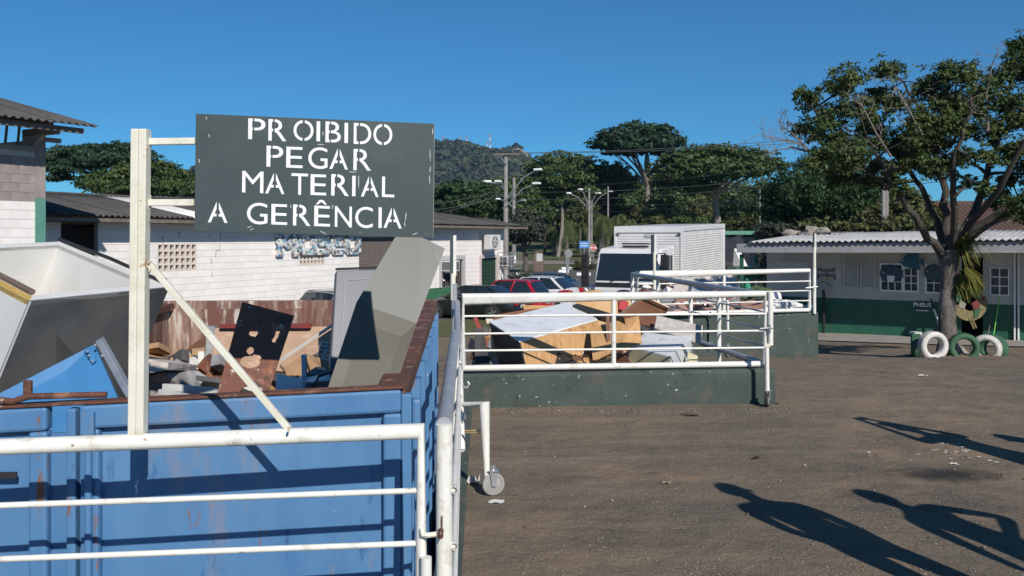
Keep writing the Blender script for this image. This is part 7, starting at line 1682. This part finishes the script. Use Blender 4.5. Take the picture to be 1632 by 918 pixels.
# agaves and yucca
def spiky(label, px, py, Y, n, L, mat, seed, zb=None):
    rr_ = random.Random(seed); p = P(px, py, Y); b = Vector((p.x, Y, lawn_z(p.x, Y) if zb is None else zb)); t = thing('agave_plant', label, 'plant', b); q = MB()
    for k in range(n):
        a = rr_.uniform(0, 6.28); el = rr_.uniform(.2, 1.4); d = Vector((math.cos(a) * math.cos(el), math.sin(a) * math.cos(el), math.sin(el))); l_ = L * rr_.uniform(.7, 1.2); s_ = d.cross(Vector((0, 0, 1))).normalized() * .05; m_ = b + d * l_ * .5; e = b + d * l_ - Vector((0, 0, l_ * .15))
        q.add([b + Vector((0, 0, .02)) - s_ * .6, b + Vector((0, 0, .02)) + s_ * .6, m_ + s_, e, m_ - s_], [(0, 1, 2, 3, 4)])
    q.build('leaves', mat, t); q = MB(); q.tube([b + Vector((0, 0, -.05)), b + Vector((0, 0, .25))], [.12, .08], 7); q.build('stem', bark, t)
spiky('spiky agave clump on the park corner', 925, 424, 90, 70, 1.5, lm_olive, 1); spiky('tall spiky agave beside the blue street sign', 932, 412, 92, 70, 1.9, lm_grey, 2); spiky('large yucca clump beside the museum corner', 836, 432, 58, 120, 1.7, lm_grey, 3, -1.7)
# ------------------------------------------------------------------ painted tyres round the tree
tyw = M('tyre_white', (.62, .60, .56), (.48, .46, .43), 6, .75, bump=.004, bsc=30, spots=[((.18, .15, .12), 9, .62, .70)])
tyg = M('tyre_green', (.030, .095, .050), (.045, .12, .065), 5, .75, bump=.004, bsc=30, spots=[((.16, .13, .10), 9, .66, .74)])
def tyre(label, px, Y, ang, mat, r=.29, w=.20, sink=.10):
    c = G(px, Y, r - sink); rot = Matrix.Rotation(ang, 3, 'Z') @ Matrix.Rotation(R(90), 3, 'X'); t = thing('painted_tyre', label, 'tyre', G(px, Y), group='tyres ringing the yard tree')
    prof = []
    for k in range(12):
        a = 2 * math.pi * k / 12; ca, sa = math.cos(a), math.sin(a); prof.append((r * .79 + r * .21 * (abs(ca) ** .7) * (1 if ca > 0 else -1), w / 2 * (abs(sa) ** .6) * (1 if sa > 0 else -1)))
    q = MB(); q.lathe(prof, 36, c, rot, closed=True); q.build('casing', mat, t, smooth='all')
    q = MB()
    for k in range(36):
        a = 2 * math.pi * (k + .5) / 36; d = rot @ Vector((math.cos(a), math.sin(a), 0)); tg_ = rot @ Vector((-math.sin(a), math.cos(a), 0)); n_ = rot @ Vector((0, 0, 1)); o = c + d * (r - .004)
        q.obox(o - tg_ * .014 - n_ * w * .36, tg_ * .028, n_ * w * .72, d * .0055)
    q.build('tread', mat, t)
tyre('white painted tyre standing left of the yard tree trunk', 1487, 16.45, R(8), tyw, .275, .19, .012)
tyre('green painted tyre half buried before the yard tree trunk', 1536, 16.45, R(-14), tyg, .275, .20, .045)
tyre('white painted tyre sunk in soil beyond the green one', 1572, 16.7, R(-38), tyw, .265, .18, .06)
tyre('dark green tyre turned edge on beside the white tyre', 1460, 16.9, R(66), tyg, .275, .19, .06)
tyre('dark green tyre behind the sunken white tyre', 1583, 17.3, R(-58), tyg, .28, .18, .10)
q = MB(); q.box(G(1460, 17.3, .50), (.20, .16, .05), Matrix.Rotation(.3, 3, 'Z')); q.tube([G(1460, 17.3, -.02), G(1460, 17.3, .48)], .05, 8); tag(q.build('white_block', tyw), 'small white topped stub behind the edge-on tyre', 'stub')
bm = bmesh.new(); rr = random.Random(2); q = MB()
q.grid(lambda u, v: G(1515, 17.0) + Vector(((u - .5) * 2.7, (v - .5) * 2.0 - .05, gz(17.0 + (v - .5) * 2.0 - .05) - gz(17.0) + .17 * (math.sin(u * math.pi) * math.sin(v * math.pi)) ** .6 + rr.uniform(-.022, .022) - .06)), 44, 34)
tag(q.build('soil_mound', mt['soil'], smooth='all'), kind='structure'); bm.free()

# ------------------------------------------------------------------ parrot made from a tyre, hanging in the doorway
pr = thing('parrot_ornament', 'parrot ornament cut from a tyre hanging before the dark doorway', 'ornament', P(1546, 512, 25.2)); Yp = 25.2
def crescent(px, py, ro_, ri_, a0, a1, n=14):
    c = P(px, py, Yp); pts = [c + Vector((math.cos(a) * ro_, 0, math.sin(a) * ro_)) for a in np.linspace(a0, a1, n)]; pts += [c + Vector((math.cos(a) * ri_ + .02, 0, math.sin(a) * ri_ + .03)) for a in np.linspace(a1, a0, n)]; return pts
py_ = M('parrot_yellow', (.20, .165, .075), (.14, .11, .045), 9, .8, spots=[((.05, .07, .03), 8, .52, .62)]); pg = M('parrot_green', (.02, .075, .035), (.03, .10, .045), 6, .8); prd = M('parrot_red', (.17, .028, .028), (.12, .02, .02), 6, .8); 
q = MB(); q.prism(crescent(1546, 484, .50, .24, R(175), R(385)), (0, .14, 0)); q.build('belly', py_, pr)
q = MB(); q.prism(crescent(1543, 480, .42, .20, R(110), R(200)), (0, .16, 0)); q.build('back', pg, pr)
q = MB(); q.prism([P(1553, 492, Yp - .03), P(1560, 484, Yp - .03), P(1563, 494, Yp - .03), P(1559, 505, Yp - .03), P(1553, 508, Yp - .03)], (0, .04, 0)); q.build('wing', pg, pr)
q = MB(); q.prism([P(1549, 484, Yp - .05), P(1557, 478, Yp - .05), P(1562, 484, Yp - .05), P(1560, 492, Yp - .05), P(1552, 493, Yp - .05)], (0, .06, 0)); q.build('breast_patch', prd, pr)
q = MB(); q.lathe([(.0, -.10), (.09, -.08), (.13, 0), (.09, .09), (.0, .11)], 12, P(1558, 472, Yp)); hd = q.build('head', pg, pr, smooth=True)
q = MB(); q.tube([P(1562, 470, Yp), P(1567, 474, Yp), P(1567, 480, Yp)], [.06, .04, .01], 8); q.build('beak', prd, hd)
q = MB(); q.prism([P(1530, 478, Yp - .02), P(1540, 484, Yp - .02), P(1537, 492, Yp - .02), P(1528, 490, Yp - .02)], (0, .05, 0)); q.build('pale_patch', M('parrot_pale', (.22, .21, .16)), pr)
for (a, b) in (((1545, 508), (1552, 524)), ((1549, 508), (1556, 523))):
    q = MB(); q.tube([P(*a, Yp), P(*b, Yp)], [.035, .025], 6); q.build('tail_feather', py_, pr)
q = MB(); q.tube([P(1546, 460, Yp), P(1546, 402, 25.2)], .008, 5); q.build('rope', mt['black'], pr)

# ------------------------------------------------------------------ litter and loose gravel
rng = np.random.default_rng(5); N = 9000
X = rng.uniform(-.1, 1, N) ** 1.0; Y = 3.9 + 13 * rng.uniform(0, 1, N) ** 1.5; XX = -.15 + (Y * .62 + .2) * rng.uniform(0, 1, N)
XX = np.concatenate([XX, rng.uniform(-.25, 2.7, 1800)]); Y = np.concatenate([Y, 8.70 - np.abs(rng.normal(0, .16, 1800))]); N = len(XX)
ok = np.array([x > xl(y) + .35 and not (8.72 < y < 9.2 and x < 2.75) and not (14.5 < y < 15.5 and x < 5.4) for x, y in zip(XX, Y)]); XX, Y = XX[ok], Y[ok]; N = len(XX); ZZ = np.interp(Y, KY, KZ)
o6 = np.array([[1, 0, 0], [0, 1, 0], [-1, 0, 0], [0, -1, 0], [0, 0, .7], [0, 0, -.5]]); f8 = np.array([[0, 1, 4], [1, 2, 4], [2, 3, 4], [3, 0, 4], [1, 0, 5], [2, 1, 5], [3, 2, 5], [0, 3, 5]])
sz = rng.uniform(.0025, .007, N) * (1 + 1.2 * (rng.uniform(size=N) > .97)); V = o6[None] * (sz[:, None, None] * rng.uniform(.6, 1.4, (N, 6, 1))); V = V + np.stack([XX, Y, ZZ + sz * .3], 1)[:, None]
Fq = (f8[None] + (np.arange(N) * 6)[:, None, None]).reshape(-1, 3)
tag(np_mesh('gravel', V.reshape(-1, 3), Fq, M('gravel', (.26, .23, .20), (.12, .105, .09), 3, .9, isl=.5), loc=(0, 0, 0)), 'loose gravel scattered over the yard', 'gravel', kind='stuff')
def scrap(label, px, py, w, seed, mat, name='paper_scrap', lift=.03):
    rr_ = random.Random(seed); Y = F * CAMZ / (py - HY); c = Vector(((px - CX) / F * Y, Y, gz(Y))); q = MB()
    q.grid(lambda u, v: c + Vector(((u - .5) * w, (v - .5) * w * .7, .004 + lift * abs(math.sin(u * 4 + rr_.uniform(-.6, .6)) * math.cos(v * 5 + rr_.uniform(-.6, .6))))), 5, 4)
    o = q.build(name, mat); sm_ = o.modifiers.new('t', 'SOLIDIFY'); sm_.thickness = .001; return tag(o, label, 'litter')
scrap('crumpled pale plastic scrap beside the caster wheel', 754, 772, .09, 1, mt['leaf_dead'], lift=.07); scrap('flat white paper under the caster wheel', 791, 801, .10, 2, mt['leaf_dead'], lift=.012)
scrap('white paper scrap on the soil near the tyres', 1471, 596, .10, 3, mt['leaf_dead']); scrap('tiny white scrap among the pale flecks near the people', 1519, 740, .05, 4, mt['leaf_dead'], lift=.01)
scrap('brown dead leaf in the open yard', 1205, 732, .06, 5, M('leaf_brown', (.05, .035, .025)), 'dead_leaf'); scrap('beige scrap in the middle of the yard', 1062, 771, .06, 6, M('beige_scrap', (.28, .22, .16)), lift=.015)
scrap('flattened brown leaf before the furniture bay wall', 1100, 662, .16, 7, M('leaf_tan', (.09, .05, .035)), 'dead_leaf', .012)
rr = random.Random(9)
for k in range(26):
    px, py = rr.gauss(1520, 60), rr.gauss(722, 14)
    if px > 1628: continue
    scrap('tiny pale fleck of paper in the patch beside the shadows', px, py, rr.uniform(.015, .035), 30 + k, mt['leaf_dead'], 'paper_fleck', .004)['group'] = 'pale paper flecks on the yard'

# dark oil stain soaked into the soil
om = bpy.data.materials.new('oil_stain'); om.use_nodes = True; nt = om.node_tree; b_ = nt.nodes['Principled BSDF']; b_.inputs['Base Color'].default_value = (.022, .02, .018, 1); b_.inputs['Roughness'].default_value = .8
tcn = nt.nodes.new('ShaderNodeTexCoord'); ln_ = nt.nodes.new('ShaderNodeVectorMath'); ln_.operation = 'LENGTH'; mpn = nt.nodes.new('ShaderNodeMapping'); mpn.inputs['Scale'].default_value = (2.1, 4.2, 0); nz = nt.nodes.new('ShaderNodeTexNoise'); nz.inputs['Scale'].default_value = 7; nz.inputs['Detail'].default_value = 8
ad = nt.nodes.new('ShaderNodeMath'); ad.operation = 'ADD'; mr_ = nt.nodes.new('ShaderNodeMapRange'); mr_.inputs[1].default_value = 1.45; mr_.inputs[2].default_value = .75; mr_.inputs[3].default_value = 0; mr_.inputs[4].default_value = .72
for a_, c_ in ((tcn.outputs['Object'], mpn.inputs[0]), (mpn.outputs[0], ln_.inputs[0]), (tcn.outputs['Object'], nz.inputs['Vector']), (ln_.outputs['Value'], ad.inputs[0]), (nz.outputs[0], ad.inputs[1]), (ad.outputs[0], mr_.inputs[0]), (mr_.outputs[0], b_.inputs['Alpha'])): nt.links.new(a_, c_)
for (px, py, sc_) in ((1510, 757, 1.0),):
    Y = F * CAMZ / (py - HY); c = Vector(((px - CX) / F * Y, Y, .004)); q = MB(); q.add([c + Vector((x * sc_, y * sc_, 0)) for x, y in ((-.6, -.35), (.6, -.35), (.6, .35), (-.6, .35))], [(0, 1, 2, 3)]); tag(q.build('oil_stain', om, loc=c), {1510: 'dark oil stain between the long shadows', 1135: 'dark stain near the furniture bay caster', 1330: 'dark stain beyond the furniture bay corner'}[px], 'stain')
# ------------------------------------------------------------------ people standing just outside the view, casting the long shadows
skin = M('skin', (.32, .18, .12), None, rough=.6); shirt = [M('shirt_a', (.20, .22, .26)), M('shirt_b', (.42, .40, .38)), M('shirt_c', (.10, .18, .14)), M('shirt_d', (.30, .12, .10))]
jeans = M('jeans', (.05, .07, .12)); shoe = M('shoe', (.03, .03, .03)); hairm = M('hair', (.02, .015, .012))
def person(label, x, y, face, armL, armR, shirt_m, k=1.0, hat=False, hold=None, pose='standing'):
    """face: heading angle; armX: (elbow, wrist) in body space (x right, y forward, z up)"""
    base = Vector((x, y, gz(y))); t = thing('person', label, 'person', base, face - R(90), group='people beside the camera'); V = []; E = []; Rr = []; lab = []
    def nd(p, r, l, par=None):
        V.append(Vector(p) * k); Rr.append(r * k); lab.append(l)
        if par is not None: E.append((par, len(V) - 1))
        return len(V) - 1
    pv = nd((0, 0, .96), (.138), 'j'); w = nd((0, .0, 1.12), .118, 's', pv); ch = nd((0, .01, 1.32), .138, 's', w); nb = nd((0, 0, 1.475), .075, 's', ch); nk = nd((0, .012, 1.53), .055, 'k', nb); jw = nd((0, .03, 1.585), .072, 'k', nk); hm = nd((0, .025, 1.655), .092, 'k', jw); ht = nd((0, .01, 1.735), .062, 'k', hm); nd((0, .125, 1.625), .014, 'k', hm)
    for s in (-1, 1):
        h = nd((s * .10, 0, .90), .105, 'j', pv); kn = nd((s * .115, .02, .50), .066, 'j', h); cf = nd((s * .12, -.02, .33), .058, 'j', kn); an = nd((s * .125, -.03, .09), .042, 'j', cf); nd((s * .125, -.06, .04), .038, 'f', an); nd((s * .145, .16, .03), .032, 'f', an)
        el, wr_ = (armL if s < 0 else armR); sh = nd((s * .185, 0, 1.42), .062, 's', ch); ua = nd((Vector((s * .20, 0, 1.40)) + Vector(el)) / 2, .052, 's', sh); e = nd(el, .042, 'k', ua); fa = nd((Vector(el) * .6 + Vector(wr_) * .4), .040, 'k', e); wv = nd(wr_, .028, 'k', fa); d = (Vector(wr_) - Vector(el)).normalized(); pal = nd(Vector(wr_) + d * .07, .034, 'k', wv); side = d.cross(Vector((s, .3, .2))).normalized()
        for f in range(4):
            o = Vector(wr_) + d * .09 + side * (f - 1.5) * .021; a_ = nd(o + d * .03, .0095, 'k', pal); b_ = nd(o + d * (.06 + .008 * (1.5 - abs(f - 1.5))) + Vector((0, 0, -.008)), .008, 'k', a_)
        a_ = nd(Vector(wr_) + d * .055 + side * -.045, .011, 'k', wv); nd(Vector(wr_) + d * .085 + side * -.055, .009, 'k', a_)
    me = bpy.data.meshes.new('body'); me.from_pydata([tuple(v) for v in V], E, []); ob = bpy.data.objects.new('tmp', me); COL.objects.link(ob)
    md = ob.modifiers.new('skin', 'SKIN'); md.use_smooth_shade = True; sv = me.skin_vertices[0].data
    for i, r_ in enumerate(Rr): sv[i].radius = (r_ * (1.22 if lab[i] == 's' and i in (w, ch) else 1), r_ * (.82 if i in (pv, w, ch) else 1)); sv[i].use_root = (i == 0)
    sd = ob.modifiers.new('sub', 'SUBSURF'); sd.levels = 2; sd.render_levels = 2
    dg = bpy.context.evaluated_depsgraph_get(); m2 = bpy.data.meshes.new_from_object(ob.evaluated_get(dg)); bpy.data.objects.remove(ob)
    for mm_ in (shirt_m, jeans, skin, shoe): m2.materials.append(mm_)
    co = np.array([v for v in V]); idx = {'s': 0, 'j': 1, 'k': 2, 'f': 3}
    zmin = min(v.co.z for v in m2.vertices)
    for p in m2.polygons:
        i = int(np.argmin(np.sum((co - np.array(p.center)) ** 2, 1) / (np.array(Rr) ** .7))); p.material_index = idx[lab[i]]; p.use_smooth = True
    for v in m2.vertices: v.co.z -= zmin
    o = bpy.data.objects.new('body', m2); COL.objects.link(o); o.parent = t; WM[o.name] = WM[t.name]
    m = WM[t.name]; q = MB(); hc = Vector((0, .012, 1.672)) * k
    bmh = bmesh.new(); bmesh.ops.create_uvsphere(bmh, u_segments=20, v_segments=12, radius=1)
    vv = [v.co.copy() for v in bmh.verts]; ff = [tuple(v.index for v in f.verts) for f in bmh.faces if f.calc_center_median().z > -.15 or f.calc_center_median().y < -.35]; bmh.free()
    q.add([m @ (hc + Vector((p.x * .090, p.y * .104 - .012, p.z * .106)) * k) for p in vv], ff); q.build('hair', hairm, t, smooth='all')
    for s in (-1, 1):
        q = MB(); q.lathe([(0, -.008), (.010, -.004), (.012, 0), (.010, .004), (0, .008)], 8, m @ (Vector((s * .034, .108, 1.655)) * k)); q.build('eye', shoe, t)
        q = MB(); q.lathe([(0, -.03), (.012, -.02), (.016, 0), (.012, .02), (0, .03)], 8, m @ (Vector((s * .095, .02, 1.64)) * k)); q.build('ear', skin, t)
    if hat:
        q = MB(); q.prism([m @ (Vector((a, b, 1.70)) * k) for a, b in ((-.08, .08), (.08, .08), (.07, .20), (0, .23), (-.07, .20))], (0, 0, .012)); q.build('cap_brim', shirt_m, t)
    if hold:
        ph = MB(); ph.box(m @ (Vector(hold) * k), (.15, .012, .075), m.to_3x3()); tag(ph.build('phone', mt['black']), 'black phone held up by the person in the cap', 'phone')
    return t
_L = 1.0 / math.tan(SUN_EL)
def feet(px, py, h=1.76):
    Y = F * CAMZ / (py - HY); return (px - CX) / F * Y + math.sin(SUN_AZ) * _L * h, Y - math.cos(SUN_AZ) * _L * h
x, y = feet(1150, 773); person('person in grey shirt with arms at the sides, hands before the belly', x, y, R(95), ((-.20, -.03, 1.13), (-.15, .05, .90)), ((.20, -.03, 1.13), (.15, .05, .90)), shirt[0], 1.0)
x, y = feet(1372, 783); person('person in pale shirt with one hand on the hip', x, y, R(140), ((-.27, .0, 1.13), (-.24, .12, .90)), ((.42, -.05, 1.16), (.17, .03, 1.02)), shirt[1], 1.0)
x, y = feet(1420, 677); person('person in green cap and shirt holding up a phone', x, y, R(120), ((-.24, .20, 1.25), (-.09, .36, 1.60)), ((.24, .20, 1.25), (.09, .36, 1.60)), shirt[2], .99, True, (0, .40, 1.72))
x, y = feet(1592, 694); person('person in red shirt standing behind the others', x, y, R(120), ((-.25, .02, 1.12), (-.24, .10, .86)), ((.25, .02, 1.12), (.24, .10, .86)), shirt[3], 1.0)
# ------------------------------------------------------------------ air between the yard and the hill
_hz = MB(); _hz.box((0, 0, 172), (4800, 4800, 352))
hz = _hz.build('haze', M('haze_surface', (1, 1, 1)), loc=(0, 0, 172)); tag(hz, kind='stuff')
hm_ = bpy.data.materials.new('haze_air'); hm_.use_nodes = True; _nt = hm_.node_tree; _nt.nodes.clear()
_o = _nt.nodes.new('ShaderNodeOutputMaterial'); _v = _nt.nodes.new('ShaderNodeVolumePrincipled'); _v.inputs['Density'].default_value = .00014; _v.inputs['Color'].default_value = (.40, .66, .95, 1); _v.inputs['Anisotropy'].default_value = .2
_nt.links.new(_v.outputs[0], _o.inputs['Volume']); hz.data.materials.clear(); hz.data.materials.append(hm_)
